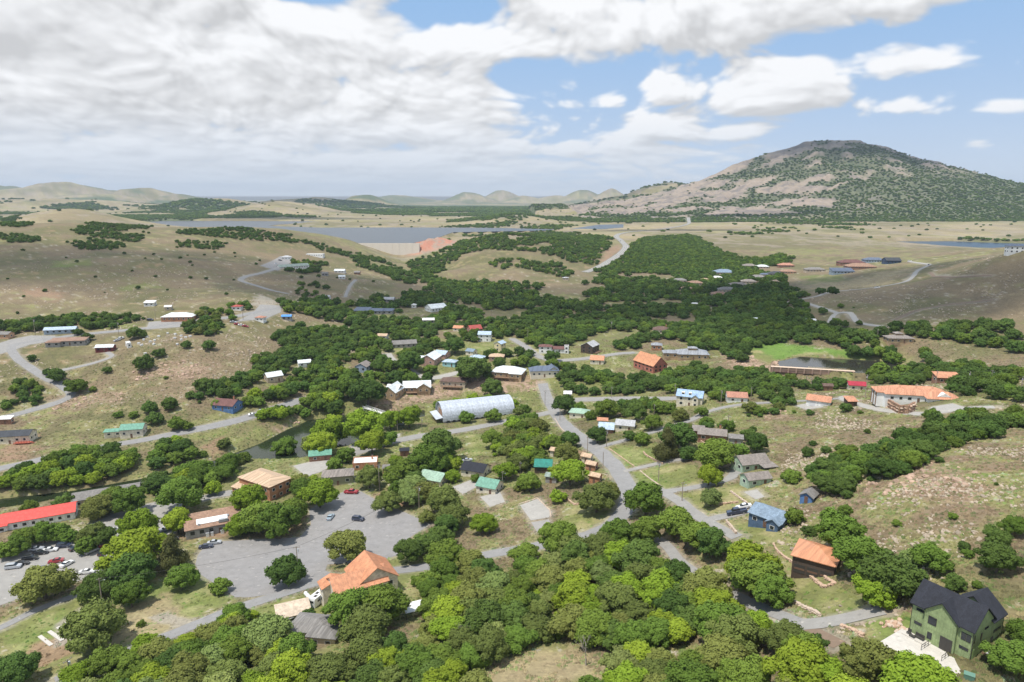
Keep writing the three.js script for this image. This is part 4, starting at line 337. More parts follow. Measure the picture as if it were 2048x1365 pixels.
// ---------------------------------------------------------------- what stands where (metres: x to the right, d ahead)
// name, label, x, d, turn, wall, roof, blocks [along, across, width, depth, roof type, wall height, rise, turned], extras
const BUILDINGS = [["house","two-storey green board house with black gabled roofs above a concrete forecourt",74.4,103.3,-1.012,"green","black",[[0,0,9.6,6.5,"gable",5.8,2.9,0],[0,-1.9,5.0,3.7,"gable",5.8,2.3,1],[1.7,5.0,6.2,4.2,"gable",5.4,2.7,1]],{"custom":"green"}],["house","large house with steep orange metal roofs beside the street and parked camper",-42.6,170.0,0.524,"cream","orange",[[0,0,14.5,9,"gable",5.6,2.6,0],[4.6,1.6,11.5,10.5,"gable",5.6,3.9,1],[-6.0,2.6,6.5,4,"gable",5.2,1.3,1]],{"seam":1}],["carport","open carport with flat beige metal roof beside the camper",-57.9,161.8,0.419,"none","beige",[[0,0,8.4,6.2,"open",2.7,0.5,0]],{}],["house","low house with grey shingle hip roof half hidden by foreground trees",-48.2,151.0,-0.14,"tan","greyroof",[[-1,0,10,7,"hip",2.8,1.6,0],[3,-2.5,7,5,"hip",2.8,1.3,0]],{}],["house","brown-walled house under an orange metal hip roof with garage doors below",70.2,143.5,-0.593,"darkwood","orange",[[0,0,8.8,8.6,"hip",3.9,1.7,0]],{"seam":1,"garage":3}],["restaurant","long brown-roofed restaurant with white flat roof patch and rooftop vents",-108.3,233.4,0.454,"greywall","brownroof",[[0,0,23,8,"gable",3.4,1.6,0],[-1,5.2,20,3.6,"shed",3.4,0.9,0]],{"custom":"restaurant"}],["inn","two-storey inn with pale tan hip roof and orange brick walls",-102.7,265.8,-0.559,"orangebrick","tanroof",[[0,0,19,11,"hip",6.2,2.2,0],[-6,-6.6,9,3.6,"shed",3.0,0.7,0]],{}],["shop","long shop with bright red metal roof in the left car park",-182.4,243.9,0.471,"whitewall","red",[[0,0,24,10,"gable",3.4,1.7,0],[-14,-1.5,9,9,"gable",3.0,1.4,0]],{"seam":1}],["store","long building with grey shingle roof next to the red-roofed shop",-168.8,265.2,0.471,"tan","greyroof",[[0,0,24,9,"gable",3.2,1.6,0]],{}],["barn","long arched metal barn with silver vault beside the main street",-21.1,372.4,0.349,"greywall","silver",[[0,0,42,17,"arch",1.4,8.4,0]],{"custom":"arch"}],["house","blue cottage with blue-grey shingle roof beside two parked vehicles",71.8,174.5,-0.838,"bluewall","bluegrey",[[0,0,9.5,7.5,"gable",2.8,1.6,0],[2.9,-3.2,3.2,4.4,"gable",2.8,1.0,1]],{}],["shed","small blue garden shed with barn roof on the hillside",85.2,182.5,-0.733,"blueshed","greyroof",[[0,0,3.4,4.2,"gable",2.1,1.0,1]],{}],["house","green cottage with brown-grey gable roof and red porch posts",82.9,223.5,0.244,"mintwall","taupe",[[0,0,10.5,7,"gable",2.9,1.9,0],[3.6,-5.0,5.2,3.4,"open",2.4,0.4,0]],{}],["garage","pale green garage with brown-grey roof and crossed barn doors",78.6,206.2,0.244,"mintwall","taupe",[[0,0,8.2,4.8,"gable",2.6,1.2,0]],{}],["house","brick bungalow with grey roof and pale blue metal porch",82.1,266.0,-0.279,"brick","taupe",[[0,0,11,7.5,"gable",2.8,1.4,0],[-5.5,2.6,4.5,5,"shed",2.6,0.5,0]],{"chimney":1}],["shed","small grey flat-roofed shed beside the brick bungalow",87.9,254.1,-0.279,"greywall","greyroof",[[0,0,5.13,2.57,"shed",2.9,0.56,0]],{}],["house","long white house with orange tile hip roofs behind a curved stone wall",170.5,275.4,-0.209,"whitewall","tile",[[-1,2,25,11,"hip",3.2,2.6,0],[7.5,-3.0,12.5,8,"hip",3.0,2.2,0],[-13,3.2,6,8,"hip",3.0,1.5,0]],{"custom":"tilehouse"}],["garage","white garage with orange roof at the end of the lane",141.8,302.6,-0.524,"whitewall","tile",[[0,0,10,7,"gable",2.8,1.6,0]],{"garage":2}],["outhouse","small dark outhouse with orange cap beside the concrete drive",149.7,289.7,0.0,"darkwood","tile",[[0,0,4,4,"shed",2.9,0.88,0]],{}],["shed","brick shed with slanted orange roof among dark trees",211.9,321.9,-0.14,"brick","orange",[[0,0,10.63,5.85,"shed",2.9,1.29,0]],{}],["house","small cream house with crimson roof below the power lines",177.3,339.1,-0.244,"cream","crimson",[[0,0,8.09,5.66,"gable",2.9,1.27,0]],{}],["house","small house with dark brown roof beside the crimson-roofed house",162.1,338.4,-0.175,"brick","darkbrown",[[0,0,4.65,3.25,"gable",2.9,0.73,0]],{}],["house","tan stone house with square lookout tower above the reservoir",241.2,416.9,-0.07,"tanstone","taupe",[[0,0,15,8,"hip",2.8,1.5,0],[0,1.5,4,4,"hip",5.2,0.9,0]],{}],["house","cream cottage with pale green cross-gabled roof in the village trees",-32.1,264.5,-0.419,"cream","palegreen",[[0,0,10.02,8.02,"gable",2.9,2.0,0]],{}],["house","white cottage with black shingle roof north of the green-roofed pair",-15.2,270.3,-0.384,"cream","black",[[0,0,10.16,7.62,"gable",2.9,2.1,0]],{}],["house","cream cottage with large plain green metal roof by the patio",-8.6,248.5,-0.419,"cream","greenroof",[[0,0,8.08,7.67,"gable",2.9,1.92,0]],{"seam":1}],["shop","brick shop with white flat roof and chimney near the creek",-66.3,290.7,0.14,"orangebrick","whiteflat",[[0,0,10.8,7.56,"flat",2.9,0.5,0]],{"chimney":1}],["house","olive-walled house with grey hip roof beside the red pickup",-74.4,273.7,0.209,"olivewall","taupe",[[0,0,12.49,7.49,"hip",3.98,1.5,0]],{}],["shed","small brick shed with grey roof beside the white-roofed shop",-53.7,280.8,0.105,"orangebrick","greyroof",[[0,0,5.18,3.63,"hip",2.9,0.82,0]],{}],["cabin","little cabin with charcoal roof near the creek street",-50.7,304.0,0.175,"brick","black",[[0,0,4.12,3.3,"gable",2.9,0.74,0]],{}],["restroom","low brick restroom with teal metal roof beside the creek",-89.9,301.9,0.244,"brick","greenroof",[[0,0,9.96,3.98,"shed",2.9,0.88,0]],{}],["cabin","northernmost tan-roofed cabin beside the curving street",31.3,267.6,-0.524,"cream","tanroof",[[0,0,4,3.2,"gable",2.9,0.72,0]],{}],["cabin","middle tan-roofed cabin beside the curving street",32.0,257.5,-0.524,"orangebrick","tanroof",[[0,0,4,3.2,"gable",2.9,0.72,0]],{}],["cabin","southernmost tan-roofed cabin beside the curving street",31.7,242.4,-0.524,"orangebrick","tanroof",[[0,0,4,3.2,"gable",2.9,0.72,0]],{}],["cabin","cabin with dark teal metal roof deep in village trees",12.9,264.5,-0.105,"darkwood","teal",[[0,0,6.92,4.84,"shed",2.9,1.07,0]],{}],["cabin","cabin with grey-green shingle roof behind the tan cabins",15.7,251.1,-0.349,"greywall","greygreen",[[0,0,4.32,3.45,"gable",2.9,0.78,0]],{}],["cabin","cabin with tan roof hidden among oaks west of the street",19.1,281.8,-0.436,"cream","tanroof",[[0,0,4,3.2,"gable",2.9,0.72,0]],{}],["house","house with pale green hip roofs behind the main street oaks",36.0,348.0,-0.314,"cream","palegreen",[[0,0,9.4,7.05,"hip",2.9,1.59,0]],{}],["shed","shed with pale flat roof at the top of main street",33.2,391.2,-0.087,"greywall","whiteflat",[[0,0,4.39,3.07,"shed",2.9,0.68,0]],{}],["house","cream gabled house with light grey roof in the village centre",52.9,302.9,-0.279,"cream","lightgrey",[[0,0,8.5,6.8,"gable",2.9,1.53,0]],{}],["carport","carport with pale blue metal roof beside the grey-gabled house",43.9,302.3,-0.175,"brick","paleblue",[[0,0,6.71,5.37,"shed",2.9,1.18,0]],{}],["cabin","little cabin with orange roof behind the pale blue carport",44.8,321.9,-0.175,"cream","tile",[[0,0,4.88,3.41,"gable",2.9,0.77,0]],{}],["house","white two-storey house with blue metal roof and two dormers",90.2,331.8,-0.384,"cream","bluemetal",[[0,0,12.5,8.5,"gable",5.2,2.2,0],[3,-3,3,4.6,"gable",5.2,1.2,1]],{"dormer":2}],["house","low house with terracotta roof beside the long village lane",111.5,325.8,-0.175,"whitewall","terracotta",[[0,0,9.46,7.1,"gable",2.9,1.6,0]],{}],["house","barn-like house with white metal roof west of the woods",-147.3,407.7,0.663,"tan","whitemetal",[[0,0,9.46,6.62,"gable",3.71,1.99,0]],{}],["house","small house with white roof among trees left of centre",-137.2,438.0,0.419,"whitewall","whitemetal",[[0,0,7.92,5.55,"gable",2.9,1.25,0]],{}],["house","small blue-grey cottage with white pillared gable porch",-98.5,438.8,1.396,"bluegreywall","taupe",[[0,0,9.88,7.9,"gable",3.44,1.98,0]],{}],["lodge","lodge with white roof and timber-trussed gable above red rocks",-73.2,404.1,1.292,"tanstone","whitemetal",[[0,0,13,9,"gable",4.0,3.4,0],[2,0,9,8,"gable",4.0,2.4,1]],{}],["house","wide house with white metal roofs and deck above red rocks",-59.9,415.0,0.14,"tanstone","whitemetal",[[0,0,17,9,"gable",3.4,2.8,0],[4,-3.5,8,7,"gable",3.4,2.6,1]],{"deck":1}],["house","tan house with brown hip roof and raised deck on the red bank",-37.3,424.0,-0.14,"tan","darkbrown",[[0,0,16,9,"hip",3.2,1.8,0]],{"deck":1}],["house","stone house with white metal hip roof beside the slate-roofed house",-2.0,431.4,-0.244,"tanstone","whitemetal",[[0,0,20,12,"hip",3.2,3.0,0],[6,-5,8,6,"hip",3.2,1.6,0]],{"deck":1}],["house","cream house with slate blue hip roof and long window row",20.5,429.9,0.105,"cream","slate",[[0,0,18,9,"hip",4.0,2.4,0],[6,1,7,10,"gable",4.0,2.2,1]],{}],["house","white house with maroon tile roofs and arcaded garden wall",29.8,472.8,-0.14,"whitewall","maroon",[[-6,0,9,6,"hip",4.6,1.2,0],[4,1,13,6,"gable",3.2,1.2,0],[9,-1,3,3,"flat",5.4,0.3,0]],{}],["chalet","dark timber chalet with light grey roof and balcony",55.6,474.8,1.012,"darkwood","lightgrey",[[0,0,11,9,"gable",5.0,2.4,0]],{"deck":1}],["house","cottage with plain orange roof beside the timber chalet street",57.8,448.7,-0.244,"cream","orange",[[0,0,8.93,7.15,"gable",2.9,2.14,0]],{}],["lodge","large red timber lodge with steep orange roof and gabled balcony front",89.4,429.0,-1.082,"redwood","orange",[[0,0,20,11,"gable",4.6,5.0,0],[-2,3,5,5,"gable",7.2,1.4,1]],{}],["pavilion","wide stone house with grey hip roof and raised cupola",120.7,445.5,-0.105,"tanstone","greymetal",[[0,0,20,13,"hip",3.4,2.6,0],[0,0,5.5,4,"hip",6.6,0.9,0],[-14,1,10,8,"hip",3.2,1.4,0]],{}],["house","small house with two-tier grey roof behind the orange-roofed lodge",103.1,475.3,-0.209,"orangebrick","greymetal",[[0,0,7.05,6.34,"hip",3.44,1.43,0]],{}],["house","tan house with brown hip roof and chimney in upper woods",118.4,531.4,-0.244,"cream","darkbrown",[[0,0,12.57,8.8,"hip",2.9,2.2,0]],{"chimney":1}],["house","house with white metal roof and pink brick gable in the village",-55.9,458.3,1.326,"pinkbrick","whitemetal",[[0,0,15,10,"gable",4.2,2.8,0],[-1,7,7,6,"gable",3.2,1.6,1]],{}],["house","long house with pale blue metal roof behind the pink-gabled house",-49.5,471.9,-0.419,"pinkbrick","paleblue",[[0,0,8.83,7.95,"gable",2.9,1.79,0]],{}],["cottage","cottage with pale blue roof and turquoise trim beside the round drive",-42.3,453.5,-0.244,"turquoise","paleblue",[[0,0,8.95,6.27,"hip",2.9,1.41,0]],{}],["house","house with grey-blue roof in front of the yellow house",-29.0,476.6,-0.524,"cream","bluegrey",[[0,0,6.27,5.64,"gable",2.9,1.27,0]],{}],["cottage","cottage with light blue hip roof and sunroom windows",-23.9,459.9,-0.14,"cream","paleblue",[[0,0,9.83,6.88,"hip",2.9,1.55,0]],{}],["house","tall white house with light blue roof at the wood edge",-21.0,519.6,-0.105,"whitewall","paleblue",[[0,0,9.81,7.85,"gable",5.6,1.77,0]],{}],["house","tall yellow house with light blue gable roof",-8.7,485.4,1.047,"yellowwall","paleblue",[[0,0,7.04,5.63,"gable",5.6,1.27,0]],{}],["bungalow","tan-roofed bungalow below the tall yellow house",-10.6,460.5,-0.07,"pinkbrick","tanroof",[[0,0,9.9,6.93,"hip",2.9,1.56,0]],{}],["house","white cottage with tan roof at the dark wood edge",-101.1,523.1,-0.105,"whitewall","tanroof",[[0,0,7.45,5.21,"gable",2.9,1.17,0]],{}],["house","rambling house with weathered grey roofs among oaks",-81.7,499.7,0.279,"greywall","greyroof",[[0,0,19.54,8.8,"gable",2.9,1.98,0]],{}],["house","house with bright orange roof left of the red-roofed house",-44.1,555.5,-0.244,"cream","orange",[[0,0,7.99,6.39,"gable",2.9,1.44,0]],{}],["house","house with dull red roof in the oak wood",-31.0,553.1,0.454,"brick","dullred",[[0,0,10.32,8.26,"gable",2.9,2.48,0]],{}],["house","peach house with grey roof at the left edge",-353.0,465.5,-0.07,"peach","greyroof",[[0,0,9.7,5.82,"gable",2.9,1.31,0]],{}],["motel","long building with pale blue metal roof beside the hillside street",-322.0,478.5,0.244,"bluegreywall","paleblue",[[0,0,20.11,6.03,"gable",2.9,1.36,0]],{}],["house","flat brown-roofed building with white metal porch on the hillside",-303.6,454.3,0.209,"greywall","brownflat",[[2,0,22,8,"shed",3.0,0.8,0],[-6,-3,9,5,"shed",2.6,0.4,0]],{}],["cabin","dark red cabin with white roof and white porch",-270.4,443.4,0.14,"maroonwall","whitemetal",[[0,0,10.92,5.46,"gable",2.9,1.23,0]],{}],["trailer","plain white box trailer beside the dark red cabin",-257.8,448.2,-0.873,"whitewall","whiteflat",[[0,0,5.99,2.4,"flat",2.9,0.5,0]],{}],["house","white house with green metal roof and porch beside the creek road",-192.6,330.5,0.209,"cream","greenroof",[[0,0,10.5,8,"gable",4.4,1.6,0],[-9.5,1,8.5,3,"shed",2.6,0.4,0]],{"seam":1}],["house","maroon-roofed house with blue front gable above the creek road",-157.0,361.2,-0.244,"blueshed","maroon",[[0,0,13.0,9.1,"gable",2.9,2.27,0]],{"chimney":1}],["house","dark-roofed house with red timber stair deck at the left edge",-251.5,326.9,0.175,"cream","charcoal",[[0,0,18,8,"gable",4.2,1.7,0]],{"deck":2}],["shed","small white-roofed shed above the dark-roofed house",-273.2,351.8,0.14,"brick","whiteflat",[[0,0,5.92,2.96,"shed",2.9,0.65,0]],{}],["shelter","small open shelter with white roof on the upper hillside",-296.0,552.5,0.07,"whitewall","whiteflat",[[0,0,8.05,4.83,"shed",2.9,1.06,0]],{}],["shed","small shed with pale roof beside the hillside shelter",-273.1,536.5,0.175,"tan","whiteflat",[[0,0,5.11,4.08,"gable",2.9,0.92,0]],{}],["store","store with broad white hip roof at the hillside car park",-252.4,510.3,0.07,"orangebrick","whitemetal",[[0,0,22.33,11.16,"hip",2.9,2.51,0]],{}],["house","house with red roof beside the upper car park",-220.5,541.4,0.0,"whitewall","dullred",[[0,0,7.39,5.18,"hip",2.9,1.16,0]],{}],["motel","long motel with green-grey roof beside the hilltop car park",-273.7,853.6,0.698,"whitewall","greygreen",[[0,0,37.93,10.62,"gable",2.9,2.39,0]],{}],["office","white office building at the top of the motel car park",-303.9,923.1,0.175,"whitewall","lightgrey",[[0,0,12.43,8.7,"hip",2.9,1.96,0]],{}],["shed","long white shed behind the hilltop motel",-281.7,981.6,-0.07,"whitewall","whiteflat",[[0,0,24.92,7.48,"flat",2.9,0.5,0]],{}],["shed","white metal shed on the grassy knoll below the dam",-221.1,876.9,0.0,"whitewall","whitemetal",[[0,0,13.08,7.85,"gable",2.9,1.77,0]],{}],["house","small grey house left of the white metal shed",-223.7,815.3,0.07,"greywall","greyroof",[[0,0,6.97,5.58,"gable",2.9,1.26,0]],{}],["house","small white house below the white metal shed",-199.9,799.5,0.349,"whitewall","whitemetal",[[0,0,7.36,5.89,"gable",2.9,1.33,0]],{}],["shed","little brown shed beside the track below the dam",-199.2,877.7,0.0,"brick","greyroof",[[0,0,7.34,5.87,"gable",2.9,1.32,0]],{}],["house","modern grey house with flat slanted roofs and white terrace",-130.9,634.9,-0.07,"greywall","slate",[[-10,0,14,12,"shed",3.4,1.4,0],[4,-1,12,9,"shed",3.2,1.0,0],[14,1,10,9,"shed",3.0,0.9,0]],{}],["house","big white house with white metal cross roofs in the woods",-73.7,654.0,0.593,"whitewall","whitemetal",[[0,0,17.2,13.76,"gable",3.44,3.1,0]],{}],["shed","small white shed left of the big white house in the woods",-98.1,674.2,0.175,"whitewall","whiteflat",[[0,0,4.72,4.72,"hip",2.9,1.06,0]],{}],["house","grey-roofed house behind the modern grey house",-127.1,699.9,-0.105,"greywall","lightgrey",[[0,0,11.12,7.78,"gable",2.9,1.75,0]],{}],["shed","low white-roofed shed in the woods above the red roofs",-73.0,588.8,0.07,"greywall","whiteflat",[[0,0,10.52,4.21,"shed",2.9,0.93,0]],{}],["shelter","blue tarpaulin shelter beside the left wood edge",-181.5,542.4,0.105,"greywall","bluetarp",[[0,0,7.41,4.45,"gable",2.9,1.0,0]],{}],["house","pink-roofed house at the edge of the upper car park",-195.8,524.1,-0.175,"whitewall","terracotta",[[0,0,6.81,4.77,"hip",2.9,1.07,0]],{}],["cabin","small white cabin in trees below the hilltop road",-186.2,677.4,0.0,"whitewall","lightgrey",[[0,0,7.98,5.58,"gable",2.9,1.26,0]],{}],["house","westmost brown-roofed house in the oak wood left of the subdivision",214.4,796.4,-0.14,"tan","brownroof",[[0,0,16.41,9.85,"hip",2.9,2.22,0]],{}],["house","low grey-roofed house in the oak wood beside the brown-roofed house",202.5,822.2,-0.14,"tan","greyroof",[[0,0,15.85,9.51,"hip",2.9,2.14,0]],{}],["house","small tan-roofed house above the low grey roofs in the wood",234.0,827.1,-0.14,"tan","tanroof",[[0,0,8.1,4.86,"hip",2.9,1.09,0]],{}],["house","white flat-roofed house in the middle of the wooded subdivision",251.7,837.8,-0.14,"tan","whiteflat",[[0,0,12.76,7.65,"hip",2.9,1.72,0]],{}],["house","wide blue-grey-roofed house in the middle of the wooded subdivision",273.9,883.0,-0.14,"tan","bluegrey",[[0,0,26.55,15.93,"hip",2.9,3.58,0]],{}],["house","long taupe-roofed house at the top of the wooded subdivision",323.9,932.9,-0.14,"tan","taupe",[[0,0,17.4,10.44,"hip",2.9,2.35,0]],{}],["house","white metal-roofed house at the top right of the wooded subdivision",334.7,913.7,-0.14,"tan","whitemetal",[[0,0,15.79,9.48,"hip",2.9,2.13,0]],{}],["house","slate-roofed house at the right edge of the wooded subdivision",309.0,832.2,-0.14,"tan","slate",[[0,0,11.53,6.92,"hip",2.9,1.56,0]],{}],["house","taupe hip-roofed house below the slate-roofed house",273.8,787.4,-0.14,"tan","taupe",[[0,0,16.21,9.73,"hip",2.9,2.19,0]],{}],["house","narrow grey-roofed house between slate and taupe roofs",295.4,818.4,-0.14,"tan","greyroof",[[0,0,17.42,10.45,"hip",2.9,2.35,0]],{}],["house","broad taupe-roofed house below the taupe hip roof",251.8,757.4,-0.14,"tan","taupe",[[0,0,21.21,12.72,"hip",2.9,2.86,0]],{}],["house","lower grey-roofed house at the lower edge of the subdivision",230.0,726.1,-0.14,"tan","greyroof",[[0,0,18.36,11.02,"hip",2.9,2.48,0]],{}],["house","small brown-roofed house left of the lower grey roof",194.6,756.9,-0.14,"tan","brownroof",[[0,0,11.47,6.88,"hip",2.9,1.55,0]],{}],["house","lower brown-roofed house at the bottom of the subdivision",215.8,706.0,-0.14,"tan","brownroof",[[0,0,15.46,9.27,"hip",2.9,2.09,0]],{}],["house","little white-roofed house alone in the wood below the subdivision",175.2,648.2,-0.14,"tan","whiteflat",[[0,0,6.2,3.72,"hip",2.9,0.84,0]],{}],["house","white-roofed roadside house beside the lower lane right of the woods",197.3,546.0,-0.14,"tan","whitemetal",[[0,0,7.73,4.64,"hip",2.9,1.04,0]],{}],["house","pale-roofed highway house beside the end of the highway",66.2,841.7,-0.14,"tan","lightgrey",[[0,0,7.11,4.26,"hip",2.9,0.96,0]],{}],["house","navy blue house with dark roof on the sunlit field",451.9,814.7,-0.105,"navy","charcoal",[[0,0,16.62,13.29,"gable",3.71,2.99,0]],{}],["house","long house with dark blue roof left of the navy house",452.3,856.3,-0.105,"bluegreywall","slate",[[0,0,23.98,11.99,"hip",2.9,2.7,0]],{}],["house","upper brown-roofed ranch house on the sunlit field",425.7,859.5,-0.07,"brick","maroon",[[0,0,29.83,14.91,"hip",2.9,3.36,0]],{}],["house","lower brown-roofed ranch house on the sunlit field",407.8,800.5,-0.105,"brick","brownroof",[[0,0,31.21,15.6,"hip",2.9,3.51,0]],{}],["house","grey-roofed low house at the left of the sunlit field",368.5,831.4,-0.07,"tan","greyroof",[[0,0,22.48,11.24,"hip",2.9,2.53,0]],{}],["house","modern house with raised grey upper storey on the sunlit field",376.7,779.1,-0.07,"bluegreywall","slate",[[0,0,23.75,11.87,"shed",2.9,2.61,0]],{}],["house","orange-roofed house with chimney left of the sunlit field",365.1,911.6,-0.14,"brick","terracotta",[[0,0,19.43,11.66,"hip",2.9,2.62,0]],{"chimney":1}],["house","reddish-roofed house below the orange-roofed chimney house",340.9,842.5,-0.14,"peach","brownroof",[[0,0,17.36,10.41,"hip",2.9,2.34,0]],{}],["house","dark grey-roofed house at the wood edge by the field",320.8,828.0,-0.14,"greywall","charcoal",[[0,0,18.17,10.9,"hip",2.9,2.45,0]],{}],["house","cream gabled house in the wood below the dark grey roof",289.8,752.5,0.698,"yellowwall","tanroof",[[0,0,9.1,7.28,"gable",2.9,1.64,0]],{}],["house","white two-storey house alone on the right-hand ridge",409.0,558.3,-0.209,"whitewall","slate",[[0,0,11.92,7.15,"hip",5.6,1.61,0]],{}],["shed","low white-roofed shed beside the right-hand lane",224.7,504.6,-0.105,"tan","whiteflat",[[0,0,6.91,3.46,"shed",2.9,0.76,0]],{}]];
const CARS = [["suv",-57.0,234.1,-0.35,"navy","dark blue sport utility vehicle alone in the big car park"],["sedan",-68.3,237.7,1.48,"silverblue","pale blue car seen end-on near the car park wall"],["pickup",-65.6,260.1,-0.21,"red","red pickup truck at the top corner of the car park"],["sedan",-106.9,218.4,0.21,"navy","dark blue sedan at the left edge of the big car park"],["sedan",-105.2,221.3,0.21,"silver","silver sedan behind the dark blue sedan"],["pickup",66.2,185.7,3.0,"navy","dark blue pickup truck on the drive of the blue cottage"],["sedan",69.1,188.6,3.0,"white","white car behind the dark blue pickup"],["sedan",-149.1,208.1,1.26,"white","white sedan driving across the left car park"],["sedan",-146.3,217.0,1.08,"silver","silver sedan nose-in near the middle of the left car park"],["suv",-148.3,219.6,1.19,"white","white car behind the silver sedan in the left car park"],["suv",-143.6,221.3,0.61,"red","dark red vehicle under the tree in the left car park"],["sedan",-141.1,215.8,1.4,"black","black sedan under the bright tree in the left car park"],["pickup",-135.5,208.6,2.97,"white","white pickup beside the bright green tree"],["sedan",-138.8,202.5,0.17,"white","white car at the near side of the left car park"],["suv",-158.4,220.9,0.21,"navy","dark blue car parked under the row of trees"],["sedan",-164.8,208.7,0.28,"black","black sedan nearest the left edge under the trees"],["suv",-164.1,212.0,0.31,"black","black vehicle second in the shaded row"],["sedan",-163.3,215.9,0.31,"black","black sedan third in the shaded row"],["sedan",-166.7,218.8,0.31,"silver","silver sedan behind the shaded row of black cars"],["sedan",-147.3,232.9,1.08,"white","white car beyond the tree in the left car park"],["sedan",-128.0,232.9,0.7,"silver","silver sedan beside the restaurant trees"],["sedan",-127.8,234.5,0.7,"white","white sedan beside the restaurant trees"],["suv",-122.0,224.2,0.61,"black","black vehicle by the dirt bank below the restaurant"],["sedan",-115.4,226.9,0.52,"silver","grey car parked at the restaurant corner"],["sedan",-154.6,204.9,0.35,"navy","blue car behind the olive tree in the left car park"],["sedan",-136.0,206.3,2.97,"navy","dark blue car beside the white pickup"],["sedan",-352.0,464.3,0.07,"navy","dark blue car in front of the peach house"],["suv",-273.3,507.7,0.1,"navy","dark car in front of the white-roofed store"],["sedan",-141.7,356.5,0.44,"white","white car on the creek road near the pond"],["suv",-138.0,361.4,0.44,"silver","silver car on the creek road near the pond"],["sedan",-20.1,289.9,0.17,"silver","silver car behind the black-roofed cottage"],["suv",-61.1,355.2,0.35,"silver","silver vehicle parked beside the bright trees by the footbridge"],["sedan",-272.6,461.0,1.05,"silver","silver car beside the white box trailer"],["pickup",-272.1,464.0,1.22,"white","white truck beside the white box trailer"],["sedan",-207.6,507.0,0.17,"red","red car in the roadside row on the hill"],["sedan",-204.4,506.4,0.17,"white","white car in the roadside row on the hill"],["sedan",-201.3,506.1,0.17,"red","second red car in the roadside row on the hill"],["sedan",-211.6,509.7,0.17,"silver","silver car at the top of the roadside row"],["suv",-305.5,901.7,0.7,"navy","dark car in the hilltop motel car park"],["sedan",-298.9,866.3,0.7,"white","white car in the hilltop motel car park"],["sedan",-306.0,923.5,0.7,"silver","silver car in the hilltop motel car park"],["pickup",442.1,724.9,1.05,"silver","silver truck at the end of the concrete lane"],["suv",466.1,801.8,0.17,"white","white vehicle beside the navy house"],["suv",329.0,611.3,0.0,"white","white truck on the bright field lane"],["sedan",209.2,1328.3,1.22,"black","black car on the far highway"],["sedan",-161.3,218.0,0.28,"white","white sedan fourth in the shaded row"],["suv",-165.8,206.4,0.28,"silver","silver vehicle cut by the left edge of the car park"],["sedan",-153.0,219.3,1.05,"black","black sedan under the trees left of the white car"],["sedan",-154.1,210.2,3.49,"red","red sedan behind the white sedan crossing the car park"],["sedan",-147.8,239.5,1.05,"navy","dark sedan at the back of the left car park"],["sedan",-146.4,244.6,1.05,"silver","silver sedan at the far back of the left car park"],["pickup",-77.3,255.9,1.4,"white","white pickup behind the tree by the olive-walled house"]];
const POLES = [[-65.0,188.3,11.5,1],[-121.0,181.1,9.4,0],[-104.9,141.9,6.5,1],[-35.1,239.4,8.6,1],[-54.2,260.5,11.7,1],[32.5,277.9,7.4,0],[41.0,280.2,7.7,1],[36.3,256.0,7.1,0],[52.2,227.7,7.3,1],[25.4,345.3,6.5,0],[19.2,380.9,9.1,1],[57.2,377.3,6.8,0],[89.1,358.9,6.5,0],[101.9,319.3,7.9,1],[162.8,302.3,11.2,1],[203.8,316.8,7.0,0],[203.9,294.0,6.5,1],[209.2,287.9,6.5,0],[204.5,264.1,6.5,1],[156.5,344.4,6.5,0],[156.9,351.5,6.5,0],[118.8,326.0,6.5,0],[-335.8,471.2,11.8,1],[-279.3,475.1,9.2,1],[-262.6,389.4,7.7,1],[-233.1,511.4,7.4,0],[-170.8,432.4,8.4,0],[-176.5,390.3,6.5,0],[-86.5,483.9,6.5,0],[78.2,528.5,10.7,1],[11.8,509.9,9.5,0],[-78.5,611.0,8.3,0],[-18.3,600.9,9.6,0],[233.7,427.5,6.5,0],[91.8,276.2,6.5,0],[-69.5,717.8,6.9,0],[-173.0,714.9,8.5,0],[-165.4,725.8,8.7,0],[-270.4,510.1,8.2,0],[-207.4,518.6,8.3,0],[68.9,316.5,6.5,0],[54.8,204.6,6.5,0],[-60.8,344.8,6.9,0],[-47.6,343.3,6.8,1],[-3.7,250.6,6.5,0],[3.3,260.7,6.5,0]];
const WIRES = [[0,3],[3,4],[14,15],[15,16],[16,17],[17,18],[14,13],[13,11],[6,9],[8,6],[22,23],[19,21],[10,11],[24,22],[0,1]];
